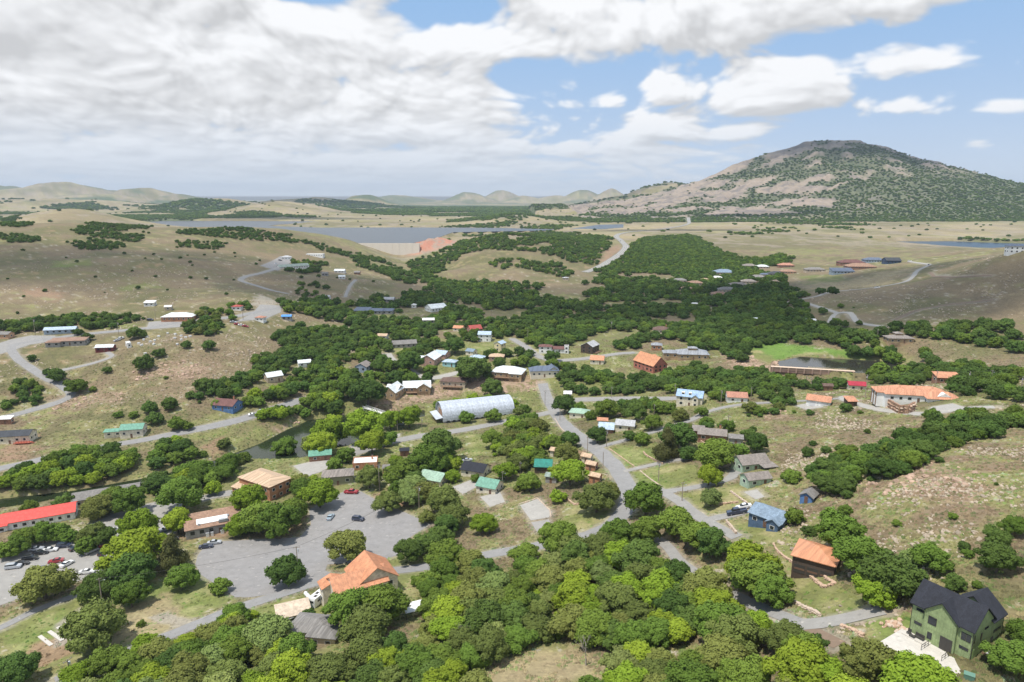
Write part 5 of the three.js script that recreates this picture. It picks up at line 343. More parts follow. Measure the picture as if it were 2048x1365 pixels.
const WALLS = [["stone_wall",0.6,0.5,[[41.8,276.8],[45.1,262.7],[47.6,250.6]],"straight low orange stone edging on the upper roadside lawn"],["stone_wall",0.6,0.5,[[48.7,243.2],[50.1,232.3],[51.7,221.5]],"straight low orange stone edging on the lower roadside lawn"],["stone_wall",0.7,0.7,[[53.8,264.1],[54.0,259.5],[55.9,251.6],[57.7,245.7]],"low orange stone wall beside the lone cedar"],["stone_wall",0.6,0.6,[[69.8,203.4],[70.3,198.3],[71.0,190.0]],"low stone edging on the terrace right of the road junction"],["stone_wall",0.6,0.6,[[62.6,195.5],[66.1,194.6],[69.3,193.8]],"low stone wall behind the two vehicles by the blue cottage"],["stone_wall",0.8,0.9,[[61.7,181.6],[61.7,176.9],[61.5,172.4]],"curved orange stone wall on the lawn below the blue cottage"],["stone_wall",0.6,0.6,[[67.3,161.0],[66.6,157.2],[66.8,152.5],[67.2,149.0]],"orange stone edging left of the orange-roofed garage house"],["stone_wall",0.6,0.5,[[67.1,148.8],[67.0,144.3],[67.6,141.0]],"orange stone edging down the slope from the garage house"],["stone_wall",1.0,0.6,[[67.7,140.6],[67.6,133.7],[69.9,133.7],[69.7,138.0]],"square stone planter border below the garage house"],["stone_wall",1.0,0.8,[[60.2,131.0],[60.6,127.6],[61.3,124.2],[61.3,121.5]],"orange stone wall curving above the gravel drive"],["stone_wall",1.0,0.7,[[61.9,114.8],[62.7,112.0],[63.1,108.8]],"orange stone wall below the gravel drive"],["stone_wall",0.6,0.5,[[2.6,231.1],[9.4,234.5],[13.3,221.3],[13.3,215.2]],"stone border around the concrete pad in the village"],["stone_wall",0.7,0.6,[[19.0,231.8],[21.7,221.5],[25.5,221.2]],"stone wall beside the gravel pad and lawn"],["stone_wall",0.6,0.5,[[23.1,351.0],[24.7,327.8],[27.4,311.2]],"stone kerb at the corner of main street"],["stone_wall",0.7,0.7,[[76.3,268.8],[77.5,259.6],[80.7,255.8]],"stone retaining wall under the brick bungalow"]];
const BANK = [[67.8,110.4],[69.7,110.9],[69.2,107.7],[68.5,104.7],[67.0,102.0],[65.5,100.2]];
const STRIPS = [[[-130.1,167.0],[-123.0,161.5]],[[-128.8,169.0],[-121.2,163.3]],[[-127.5,170.8],[-121.8,166.3]],[[-126.7,173.2],[-121.7,169.5]],[[-125.1,174.5],[-120.8,171.4]],[[-123.4,176.2],[-119.3,173.6]]];
const BOXES = [[-253.3,452.7],[-249.5,449.2],[-254.2,461.0],[-255.6,467.7],[-247.0,455.8],[-241.7,450.0],[-245.5,458.8],[-247.4,468.2],[-239.2,433.7],[-244.6,475.4],[-238.1,473.0],[-233.6,462.9],[-232.2,469.4],[-227.5,459.4],[-227.4,465.9],[-225.7,468.9],[-225.4,449.0]];
const DAM = [[-317.9,1302.6],[-191.1,1302.6]];
const BRIDGE = [[-85.1,380.7],[-73.3,370.0]];
const WEIR = [[151.7,388.2],[195.2,376.6]];
const CURVE = [[158.7,277.8],[156.4,268.7],[154.8,260.6],[156.4,258.3],[160.9,261.7]];
const LOC = {"camper":[-53.1,169.8],"tank":[-58.1,174.4],"cart":[-57.6,159.2],"sign":[48.1,204.7],"util":[71.4,93.4],"umbrella":[170.3,242.9],"teeth":[-74.5,232.3],"canopy":[-25.0,155.9],"steps":[-27.7,408.4],"planter":[-118.5,187.3],"trampoline":[43.5,272.8],"clearing_a":[6.3,124.9],"clearing_b":[-0.4,121.8],"clearing_c":[12.8,121.8],"clearing_d":[8.2,130.3]};
const DEAD = [[15.3,146.1,"bare grey dead tree just above the foreground clearing"],[24.5,144.1,"fallen-looking bare dead tree in the middle of the foreground wood"],[0.5,143.6,"bare dead tree at the left side of the foreground clearing"],[-11.2,138.8,"pale bare dead tree deep in the lower wood"],[15.3,124.4,"small bare dead tree at the right side of the foreground clearing"]];

// ---------------------------------------------------------------- trees
const LEAF = {   // real leaf colours, one per kind of tree
  b: [0.215, 0.300, 0.030], m: [0.136, 0.206, 0.034], d: [0.092, 0.150, 0.033], o: [0.165, 0.196, 0.050], y: [0.210, 0.262, 0.078], c: [0.098, 0.110, 0.038],
};
function crownGeometry(seed, leaves, leaf, conic = 0) {
  const q = rng(seed), lobes = [], n = 11 + (q() * 5 | 0), gs = q() * 0 , V = new THREE.Vector3(), pos = [], nor = [], idx = [];
  const sx = 0.84 + q() * 0.32, sz = 0.84 + q() * 0.32;
  if (conic) lobes.push([0, 0.5, 0, 0.12]); else lobes.push([0, 0.50, 0, 0.27], [(q() - 0.5) * 0.2, 0.36, (q() - 0.5) * 0.2, 0.24]);
  const m = conic ? n + 6 : n + 12;
  for (let i = 0; i < m; i++) {
    const a = i * 2.4 + q() * 0.9;
    if (conic) { const el = q(), y = 0.16 + el * 0.8, rr = (1 - el) * 0.30 + 0.03; lobes.push([Math.cos(a) * rr, y, Math.sin(a) * rr, 0.10 + (1 - el) * 0.12]); continue; }
    const sn = mix(-0.75, 0.97, (i + 0.5) / m), cs = Math.sqrt(1 - sn * sn), far = 0.24 + q() * 0.15 + (sn < 0 ? 0.05 : 0);
    lobes.push([Math.cos(a) * cs * far * 1.12 * sx, 0.47 + sn * (0.23 + q() * 0.08), Math.sin(a) * cs * far * 1.12 * sz, 0.085 + q() * q() * 0.13]);
  }
  const tw = lobes.reduce((s, l) => s + l[3] ** 2, 0);
  const D = new THREE.Vector3(), Nn = new THREE.Vector3(), U = new THREE.Vector3(), Wv = new THREE.Vector3(), C = new THREE.Vector3(0, 0.5, 0);
  const dirRand = (v) => { const z = q() * 2 - 1, a = q() * 6.2832, s = Math.sqrt(1 - z * z); return v.set(s * Math.cos(a), z, s * Math.sin(a)); };
  for (let k = 0; k < leaves; k++) {
    let pick = q() * tw, l = lobes[0]; for (const c of lobes) { pick -= c[3] ** 2; if (pick <= 0) { l = c; break; } }
    dirRand(D); if (D.y < -0.35) D.y *= -0.6; D.normalize();
    const lump = 0.78 + 0.42 * vn(D.x * 2.4 + l[0] * 40 + 9, D.z * 2.4 + D.y * 2.2 + seed), rr = l[3] * lump * (q() < 0.22 ? 0.98 + q() * 0.32 : 0.80 + q() * 0.24);
    V.set(l[0] + D.x * rr, l[1] + D.y * rr, l[2] + D.z * rr);
    let inside = false; for (const c of lobes) if (c !== l && Math.hypot(V.x - c[0], V.y - c[1], V.z - c[2]) < c[3] * 0.74) { inside = true; break; }
    if (inside) { if (q() < 0.9) { continue; } }
    dirRand(Nn).multiplyScalar(0.85).addScaledVector(D, 0.9).addScaledVector(U.set(0, 1, 0), 0.35).normalize();
    if (Nn.dot(D) < 0.05) Nn.addScaledVector(D, 0.5).normalize();
    dirRand(U).cross(Nn).normalize(); Wv.crossVectors(Nn, U);
    const s = leaf * (0.6 + q() * 0.8), t = s * (0.55 + q() * 0.35), at = pos.length / 3;
    for (const [u, w] of [[-1, 0], [0, -1], [1, 0], [0, 1]]) pos.push(V.x + U.x * u * s * 0.5 + Wv.x * w * t * 0.5, V.y + U.y * u * s * 0.5 + Wv.y * w * t * 0.5, V.z + U.z * u * s * 0.5 + Wv.z * w * t * 0.5);
    const B = V.clone().sub(C).normalize(); B.multiplyScalar(0.30).addScaledVector(D, 0.40).addScaledVector(Nn, 0.85).normalize();
    for (let e = 0; e < 4; e++) nor.push(B.x, B.y, B.z);
    idx.push(at, at + 1, at + 2, at, at + 2, at + 3);
  }
  const g = new THREE.BufferGeometry(); g.setAttribute('position', new THREE.Float32BufferAttribute(pos, 3)); g.setAttribute('normal', new THREE.Float32BufferAttribute(nor, 3)); g.setIndex(idx);
  // check winding against the outward normal
  const parts = [g];
  for (const l of lobes) { const c = new THREE.IcosahedronGeometry(l[3] * 0.70, 1); c.deleteAttribute('uv'); c.translate(l[0], l[1], l[2]); parts.push(mergeVertices(c)); }
  return mergeGeometries(parts);
}
function trunkGeometry(seed, conic) {
  const q = rng(seed), parts = [];
  const limb = (a, b, r0, r1) => { const v = b.clone().sub(a), g = new THREE.CylinderGeometry(r1, r0, v.length(), 6, 1, true); g.translate(0, v.length() / 2, 0); g.applyQuaternion(new THREE.Quaternion().setFromUnitVectors(new THREE.Vector3(0, 1, 0), v.normalize())); g.translate(a.x, a.y, a.z); g.deleteAttribute('uv'); parts.push(g); };
  const top = new THREE.Vector3((q() - 0.5) * 0.06, conic ? 0.8 : 0.36, (q() - 0.5) * 0.06), base = new THREE.Vector3(0, -0.06, 0);
  limb(base, top, 0.034, conic ? 0.008 : 0.022);
  if (!conic) for (let i = 0; i < 5; i++) { const a = i * 1.3 + q(), e = new THREE.Vector3(Math.cos(a) * (0.14 + q() * 0.1), 0.5 + q() * 0.2, Math.sin(a) * (0.14 + q() * 0.1)), m = top.clone().multiplyScalar(0.7 + q() * 0.3); limb(m, e, 0.016, 0.006); }
  return mergeGeometries(parts);
}
const NV = 9;
const crownFine = [], crownMid = [], crownFar = [], trunks = [];
for (let v = 0; v < NV; v++) { crownFine.push(crownGeometry(101 + v * 17, 15000, 0.052)); crownMid.push(crownGeometry(401 + v * 13, 4200, 0.078)); crownFar.push(crownGeometry(701 + v * 11, 760, 0.15)); trunks.push(trunkGeometry(31 + v)); }
const cedarFine = crownGeometry(907, 7000, 0.045, 1), cedarTrunk = trunkGeometry(77, 1);
const leafMaterial = (r, g, b) => new THREE.MeshPhysicalMaterial({ color: new THREE.Color().setRGB(r, g, b), roughness: 0.85, specularIntensity: 0.12, transmission: 0.2, thickness: 0, side: THREE.DoubleSide });
const leafMats = {};
for (const k of Object.keys(LEAF)) { leafMats[k] = []; for (let i = 0; i < 4; i++) { const f = 0.84 + i * 0.12, w = (i % 2 ? 1.07 : 0.95); leafMats[k].push(leafMaterial(LEAF[k][0] * f * w, LEAF[k][1] * f, LEAF[k][2] * f)); } }
const leafCopies = leafMaterial(1, 1, 1);
const barkMaterial = std(0.12, 0.095, 0.075, 0.95);

const blocked = [];       // x, d, radius of buildings and pads where no tree grows: filled below
for (const b of BUILDINGS) for (const k of b[7]) {
  const c = Math.cos(b[4]), s = Math.sin(b[4]), x = b[2] + k[0] * c - k[1] * s, d = b[3] + k[0] * s + k[1] * c, r = Math.hypot(k[2], k[3]) * 0.42, L = Math.hypot(x, d), open = b[3] > 330 ? 4.5 : 4.5;
  blocked.push([x, d, r + 0.5], [x - x / L * (r * 0.6 + open), d - d / L * (r * 0.6 + open), r * 0.72]);
}
blocked.push([-158, 1322, 46]);
for (const k of ['clearing_a', 'clearing_b', 'clearing_c', 'clearing_d']) blocked.push([...LOC[k], 5]);
for (const c of CARS) blocked.push([c[1], c[2], 3]);
for (const p of POLES) blocked.push([p[0], p[1], 1]);
for (const p of BANK) blocked.push([p[0], p[1], 3]);
const allTrees = [];
{
  const q = rng(4242), cell = new Map(), key = (x, d) => Math.floor(x / 12) + ',' + Math.floor(d / 12);
  const near = (x, d, r) => { for (let i = -1; i <= 1; i++) for (let j = -1; j <= 1; j++) for (const t of cell.get((Math.floor(x / 12) + i) + ',' + (Math.floor(d / 12) + j)) ?? []) if (Math.hypot(x - t.x, d - t.d) < (r + t.s) * 0.27) return true; return false; };
  const add = (t) => { allTrees.push(t); const k = key(t.x, t.d); if (!cell.has(k)) cell.set(k, []); cell.get(k).push(t); };
  for (const [k, x, d, s] of TREES) add({ k, x, d, s: Math.max(2, s), hand: true, v: q() * NV | 0, c: q() * 4 | 0, a: q() * 6.28, tall: 0.88 + q() * 0.2 });
  for (const [mixk, sp, lo, hi, dens, p] of FORESTS) {
    const xs = p.map((e) => e[0]), ds = p.map((e) => e[1]), x0 = Math.min(...xs), x1 = Math.max(...xs), d0 = Math.min(...ds), d1 = Math.max(...ds);
    for (let d = d0, rowi = 0; d < d1; d += sp * 0.87, rowi++) for (let x = x0 + (rowi % 2) * sp / 2; x < x1; x += sp) {
      const jx = x + (q() - 0.5) * sp * 0.8, jd = d + (q() - 0.5) * sp * 0.8, s = mix(lo, hi, q() ** 1.3), k = mixk[q() * mixk.length | 0], pr = q();
      if (polyDist(p, jx, jd) + (fbm(jx / (sp * 3.2) + 3, jd / (sp * 3.2), 3) - 0.5) * sp * (dens < 0.97 || jd > 350 ? 5 : 2) > 0) continue;
      const cl = fbm(jx / 30 + 8, jd / 30, 3);
      if (pr > dens * (dens < 0.97 ? clamp(1 + (cl - 0.5) * (dens < 0.6 ? 3.5 : 1.6), 0, 1.15) : 1)) continue;
      if (dens < 0.97 && jd > 450 && fbm(jx / 48 + 17, jd / 48, 3) > 0.665) continue;
      if (roadDist(jx, jd) < s * 0.30 + 0.4 || lotDist(jx, jd) < s * 0.3 || near(jx, jd, s)) continue;
      let bad = false; for (const b of waterBoxes) if (hitBox(b, jx, jd) && polyDist(b.p, jx, jd) < 1.5) bad = true;
      for (const b of blocked) if (Math.hypot(jx - b[0], jd - b[1]) < b[2] + s * 0.30) { bad = true; break; }
      if (bad) continue;
      const kk = d < 330 ? k : k;
      if (q() < 0.35 && jd < 700) { const ux = jx + (q() - 0.5) * sp * 1.6, ud = jd + (q() - 0.5) * sp * 1.6; let no = roadDist(ux, ud) < 1 || lotDist(ux, ud) < 1; for (const b of blocked) if (Math.hypot(ux - b[0], ud - b[1]) < b[2] + 1) { no = true; break; } for (const b of waterBoxes) if (hitBox(b, ux, ud) && polyDist(b.p, ux, ud) < 1) no = true; if (!no) allTrees.push({ k: mixk[q() * mixk.length | 0], x: ux, d: ud, s: s * (0.3 + q() * 0.25), v: q() * NV | 0, c: q() * 4 | 0, a: q() * 6.28, tall: 0.8 + q() * 0.3 }); }
      add({ k: kk, x: jx, d: jd, s, v: q() * NV | 0, c: q() * 4 | 0, a: q() * 6.28, tall: 0.8 + q() * 0.25 });
    }
  }
  // open woods and single trees in the country beyond
  for (let d = 1400; d < 5200; d += d < 2300 ? 9.5 : d < 3500 ? 11 : 24) { const st = d < 2300 ? 9.5 : d < 3500 ? 11 : 24, lim = d * 0.80; for (let x = -lim; x < lim; x += st) {
    const jx = x + (q() - 0.5) * st, jd = d + (q() - 0.5) * st, pr = q(), w = wooded(jx, jd) * 0.92 + 0.006;
    if (pr > w) continue;
    let bad = false; for (const b of waterBoxes) if (hitBox(b, jx, jd) && polyDist(b.p, jx, jd) < 4) bad = true; if (bad) continue;
    if (roadDist(jx, jd) < 6) continue;
    allTrees.push({ k: q() < 0.5 ? 'm' : 'd', x: jx, d: jd, s: (d > 3500 ? 15 : 6) + q() * 5, v: q() * NV | 0, c: q() * 4 | 0, a: q() * 6.28, tall: 0.8, far: true });
  } }
}
for (const t of allTrees) { t.h = land(t.x, t.d); t.px = t.s * 1366 / Math.hypot(t.x, t.d, 115 - t.h); const u = t.x / t.d; t.seen = Math.abs(u) < 0.86; }
const ordered = allTrees.filter((t) => t.seen && !t.far).sort((a, b) => b.px - a.px);
const singles = ordered.slice(0, 300), singleSet = new Set(singles);
const treeObjects = [];
for (const t of singles) {
  const conic = t.k === 'c', bush = t.s < 3.6;
  const g = new THREE.Group(); g.name = numbered(conic ? 'cedar_tree' : bush ? 'shrub' : 'tree');
  g.position.set(t.x, t.h - (bush ? 0.26 * t.s * 0 : 0), -t.d); g.rotation.y = t.a;
  g.scale.set(t.s, t.s * (conic ? 1.25 : t.tall * 0.98), t.s);
  const crown = new THREE.Mesh(conic ? cedarFine : crownFine[t.v], leafMats[t.k][t.c]); crown.name = 'crown';
  if (bush) crown.position.y = -0.16;
  const trunk = new THREE.Mesh(conic ? cedarTrunk : trunks[t.v], barkMaterial); trunk.name = 'trunk';
  g.add(trunk, crown); scene.add(shade(g)); treeObjects.push([g, t]);
}
{
  const M = new THREE.Matrix4(), Q = new THREE.Quaternion(), Y = new THREE.Vector3(0, 1, 0), rest = allTrees.filter((t) => !singleSet.has(t));
  const col = new THREE.Color(), q = rng(99);
  const sets = [['town_woodland', crownMid, (t) => !t.far && t.d < 620, 'dense dark green oak woodland filling the town between the houses'], ['hill_woodland', crownFar, (t) => !t.far && t.d >= 620, 'dark oak woodland on the hills around the dam and highway'], ['distant_woodland', crownFar, (t) => t.far, 'far woods on the plain and the rocky mountain']];
  for (const [name, geos, test, label] of sets) for (let v = 0; v < NV; v++) {
    const list = rest.filter((t) => t.v === v && test(t)); if (!list.length) continue;
    const im = new THREE.InstancedMesh(geos[v], leafCopies, list.length);
    list.forEach((t, i) => {
      const L = LEAF[t.k], f = 0.8 + q() * 0.42, w = 0.92 + q() * 0.16; col.setRGB(L[0] * f * w, L[1] * f, L[2] * f); im.setColorAt(i, col);
      M.compose(new THREE.Vector3(t.x, t.h - t.s * 0.10, -t.d), Q.setFromAxisAngle(Y, t.a), new THREE.Vector3(t.s, t.s * t.tall * (t.far ? 0.9 : 1), t.s)); im.setMatrixAt(i, M);
    });
    addStuff(im, name, label, 'woodland');
  }
  console.log('trees', allTrees.length, 'single', singles.length, 'smallest single px', singles.at(-1)?.px.toFixed(1));
}

// bare, dead trees in the foreground wood
{
  const dead = std(0.34, 0.30, 0.26, 0.95), limbs = (seed) => {
    const q = rng(seed), parts = [], grow = (a, dir, len, r, depth) => {
      const b = a.clone().addScaledVector(dir, len), v = b.clone().sub(a), g = new THREE.CylinderGeometry(r * 0.55, r, len, 5, 1, true); g.translate(0, len / 2, 0); g.applyQuaternion(new THREE.Quaternion().setFromUnitVectors(new THREE.Vector3(0, 1, 0), v.normalize())); g.translate(a.x, a.y, a.z); g.deleteAttribute('uv'); parts.push(g);
      if (depth) for (let i = 0; i < 3; i++) grow(b, dir.clone().add(new THREE.Vector3((q() - 0.5) * 1.5, q() * 0.5, (q() - 0.5) * 1.5)).normalize(), len * (0.6 + q() * 0.25), r * 0.55, depth - 1);
    }; grow(new THREE.Vector3(0, 1.1, 0), new THREE.Vector3((q() - 0.5) * 0.4, 1, (q() - 0.5) * 0.4).normalize(), 1.5, 0.11, 4); return mergeGeometries(parts); };
  const trunk = new THREE.CylinderGeometry(0.13, 0.19, 1.6, 7).translate(0, 0.5, 0);
  DEAD.forEach(([x, d, label], i) => { const t = new THREE.Group(); t.name = numbered('dead_tree'); t.position.set(x, land(x, d), -d); t.rotation.y = i; t.scale.setScalar(1.15); t.userData = { label, category: 'tree' }; for (const [n, g] of [['trunk', trunk], ['branches', limbs(60 + i)]]) { const m = new THREE.Mesh(g, dead); m.name = n; t.add(m); } scene.add(shade(t)); });
}

// ---------------------------------------------------------------- buildings
function grainTexture(seed, kind) {
  const s = 512, cv = document.createElement('canvas'); cv.width = cv.height = s; const k = cv.getContext('2d'), q = rng(seed);
  k.fillStyle = 'rgb(218,218,218)'; k.fillRect(0, 0, s, s);
  if (kind === 'shingle') for (let y = 0; y < s; y += 8) for (let x = (y / 8 % 2) * 8; x < s; x += 16) { const v = 185 + q() * 60 | 0; k.fillStyle = `rgb(${v},${v},${v})`; k.fillRect(x, y, 15, 7); }
  if (kind === 'stone') for (let i = 0; i < 1500; i++) { const v = 150 + q() * 100 | 0; k.fillStyle = `rgb(${v},${v - q() * 20 | 0},${v - q() * 30 | 0})`; k.beginPath(); k.ellipse(q() * s, q() * s, 5 + q() * 9, 4 + q() * 6, q() * 3, 0, 7); k.fill(); }
  for (let i = 0; i < 220; i++) { const v = q() < 0.5 ? 172 : 246; k.fillStyle = `rgba(${v},${v},${v},0.26)`; k.beginPath(); k.ellipse(q() * s, q() * s, 8 + q() * 50, 5 + q() * 30, q() * 3, 0, 7); k.fill(); }
  const im = k.getImageData(0, 0, s, s), p = im.data; for (let i = 0; i < p.length; i += 4) { const v = (q() - 0.5) * 20; p[i] += v; p[i + 1] += v; p[i + 2] += v; } k.putImageData(im, 0, 0);
  const t = new THREE.CanvasTexture(cv); t.wrapS = t.wrapT = THREE.RepeatWrapping; t.repeat.set(0.16, 0.16); t.magFilter = THREE.LinearFilter; t.colorSpace = THREE.SRGBColorSpace; return t;
}
const shingleMap = grainTexture(3, 'shingle'), plainMap = grainTexture(4, 'plain'), stoneMap = grainTexture(6, 'stone');
const up = (c) => c.map((v) => Math.min(1, v * 1.3));
const ROOFC = { black: [.024, .026, .036], charcoal: [.06, .065, .075], orange: [.60, .275, .145], tile: [.55, .265, .16], red: [.74, .085, .065], beige: [.60, .48, .36], greyroof: [.23, .215, .20], taupe: [.26, .225, .20], brownroof: [.34, .21, .145], tanroof: [.56, .40, .27], silver: [.50, .54, .60], bluegrey: [.22, .29, .37], lightgrey: [.45, .45, .46], whitemetal: [.74, .77, .80], whiteflat: [.76, .75, .72], palegreen: [.34, .48, .37], greenroof: [.15, .34, .25], teal: [.03, .22, .17], greygreen: [.28, .34, .30], crimson: [.42, .035, .06], darkbrown: [.15, .095, .075], terracotta: [.47, .23, .16], paleblue: [.45, .55, .66], bluemetal: [.33, .46, .64], slate: [.13, .16, .22], maroon: [.17, .08, .07], greymetal: [.30, .31, .33], dullred: [.42, .09, .075], brownflat: [.31, .195, .14], bluetarp: [.10, .32, .72] };
const WALLC = { green: [.30, .375, .180], cream: [.72, .65, .52], tan: [.48, .40, .30], darkwood: [.085, .06, .045], greywall: [.33, .32, .31], orangebrick: [.52, .26, .145], whitewall: [.78, .77, .75], bluewall: [.085, .14, .23], blueshed: [.10, .20, .40], mintwall: [.40, .52, .40], brick: [.36, .205, .14], tanstone: [.48, .36, .22], olivewall: [.28, .27, .18], bluegreywall: [.32, .39, .47], redwood: [.42, .155, .11], pinkbrick: [.56, .37, .30], turquoise: [.32, .57, .60], yellowwall: [.70, .60, .36], peach: [.62, .40, .26], maroonwall: [.18, .045, .045], navy: [.045, .08, .15], none: [.3, .3, .3] };
const METAL = new Set(['orange', 'red', 'silver', 'whitemetal', 'greenroof', 'teal', 'paleblue', 'bluemetal', 'greymetal', 'beige']);
const roofMats = {}, wallMats = {};
for (const k in ROOFC) roofMats[k] = std(...up(ROOFC[k]), METAL.has(k) ? 0.5 : 0.9, { map: METAL.has(k) || k === 'whiteflat' || k === 'bluetarp' ? plainMap : shingleMap });
for (const k in WALLC) wallMats[k] = std(...up(WALLC[k]), 0.9, { map: /stone|brick|peach/.test(k) ? stoneMap : plainMap });
const trimWhite = std(0.74, 0.73, 0.70, 0.7), trimDark = std(0.05, 0.045, 0.04, 0.6), glassMat = new THREE.MeshPhysicalMaterial({ color: new THREE.Color().setRGB(0.022, 0.028, 0.034), roughness: 0.08, specularIntensity: 1 });
const doorMat = std(0.16, 0.09, 0.06, 0.7), garageMat = std(0.62, 0.62, 0.63, 0.6), metalGrey = std(0.42, 0.43, 0.45, 0.45, { metalness: 0.3 }), stoneOrange = std(0.50, 0.32, 0.21, 0.95, { map: stoneMap }), woodMat = std(0.24, 0.15, 0.095, 0.85), concrete = std(0.86, 0.80, 0.71, 0.9, { map: pavingA }), redTimber = std(0.36, 0.085, 0.05, 0.8);
const unitBox = new THREE.BoxGeometry(1, 1, 1);
function part(parent, name, geometry, material) { const m = new THREE.Mesh(geometry, material); m.name = name; parent.add(m); return m; }
function boxPart(parent, name, material, x, y, z, sx, sy, sz, ry = 0) { const m = part(parent, name, unitBox, material); m.position.set(x, y, z); m.scale.set(sx, sy, sz); m.rotation.y = ry; return m; }
function boxGeo(x, y, z, sx, sy, sz, ry = 0) { const g = new THREE.BoxGeometry(sx, sy, sz); if (ry) g.rotateY(ry); g.translate(x, y, z); return g; }
function profile(points, length) {     // outline in (z, y), drawn out along x and centred
  const s = new THREE.Shape(points.map(([z, y]) => new THREE.Vector2(z, y))), g = new THREE.ExtrudeGeometry(s, { depth: length, bevelEnabled: false });
  g.translate(0, 0, -length / 2); g.rotateY(Math.PI / 2); return g;   // shape x -> -z ... mirrored below where it matters
}
function faces(list) {                 // flat polygons, each a list of points, as one geometry with its own normals and uv in metres
  const pos = [], uv = [], n = new THREE.Vector3(), a = new THREE.Vector3(), b = new THREE.Vector3();
  for (const p of list) for (let i = 1; i + 1 < p.length; i++) for (const v of [p[0], p[i], p[i + 1]]) { pos.push(...v); uv.push(v[0] + v[2] * 0.3, Math.hypot(v[1], v[2])); }
  const g = new THREE.BufferGeometry(); g.setAttribute('position', new THREE.Float32BufferAttribute(pos, 3)); g.setAttribute('uv', new THREE.Float32BufferAttribute(uv, 2)); g.computeVertexNormals(); return g;
}
function hipRoof(w, d, y, rise, o, th) {
  const X = w / 2 + o, Z = d / 2 + o, run = Math.min(X, Z), rx = Math.max(0.02, X - run), rz = Math.max(0.02, Z - run), t = y + th, b = y, top = y + th + rise;
  const A = [-X, t, Z], B = [X, t, Z], C = [X, t, -Z], D = [-X, t, -Z], P = X >= Z ? [-rx, top, 0] : [0, top, rz], Q = X >= Z ? [rx, top, 0] : [0, top, -rz];
  const sides = X >= Z ? [[A, B, Q, P], [B, C, Q], [C, D, P, Q], [D, A, P]] : [[A, B, P], [B, C, Q, P], [C, D, Q], [D, A, P, Q]];
  const lo = (v) => [v[0], b, v[2]];
  return faces([...sides, [lo(A), lo(B), B, A], [lo(B), lo(C), C, B], [lo(C), lo(D), D, C], [lo(D), lo(A), A, D], [lo(D), lo(C), lo(B), lo(A)]]);
}
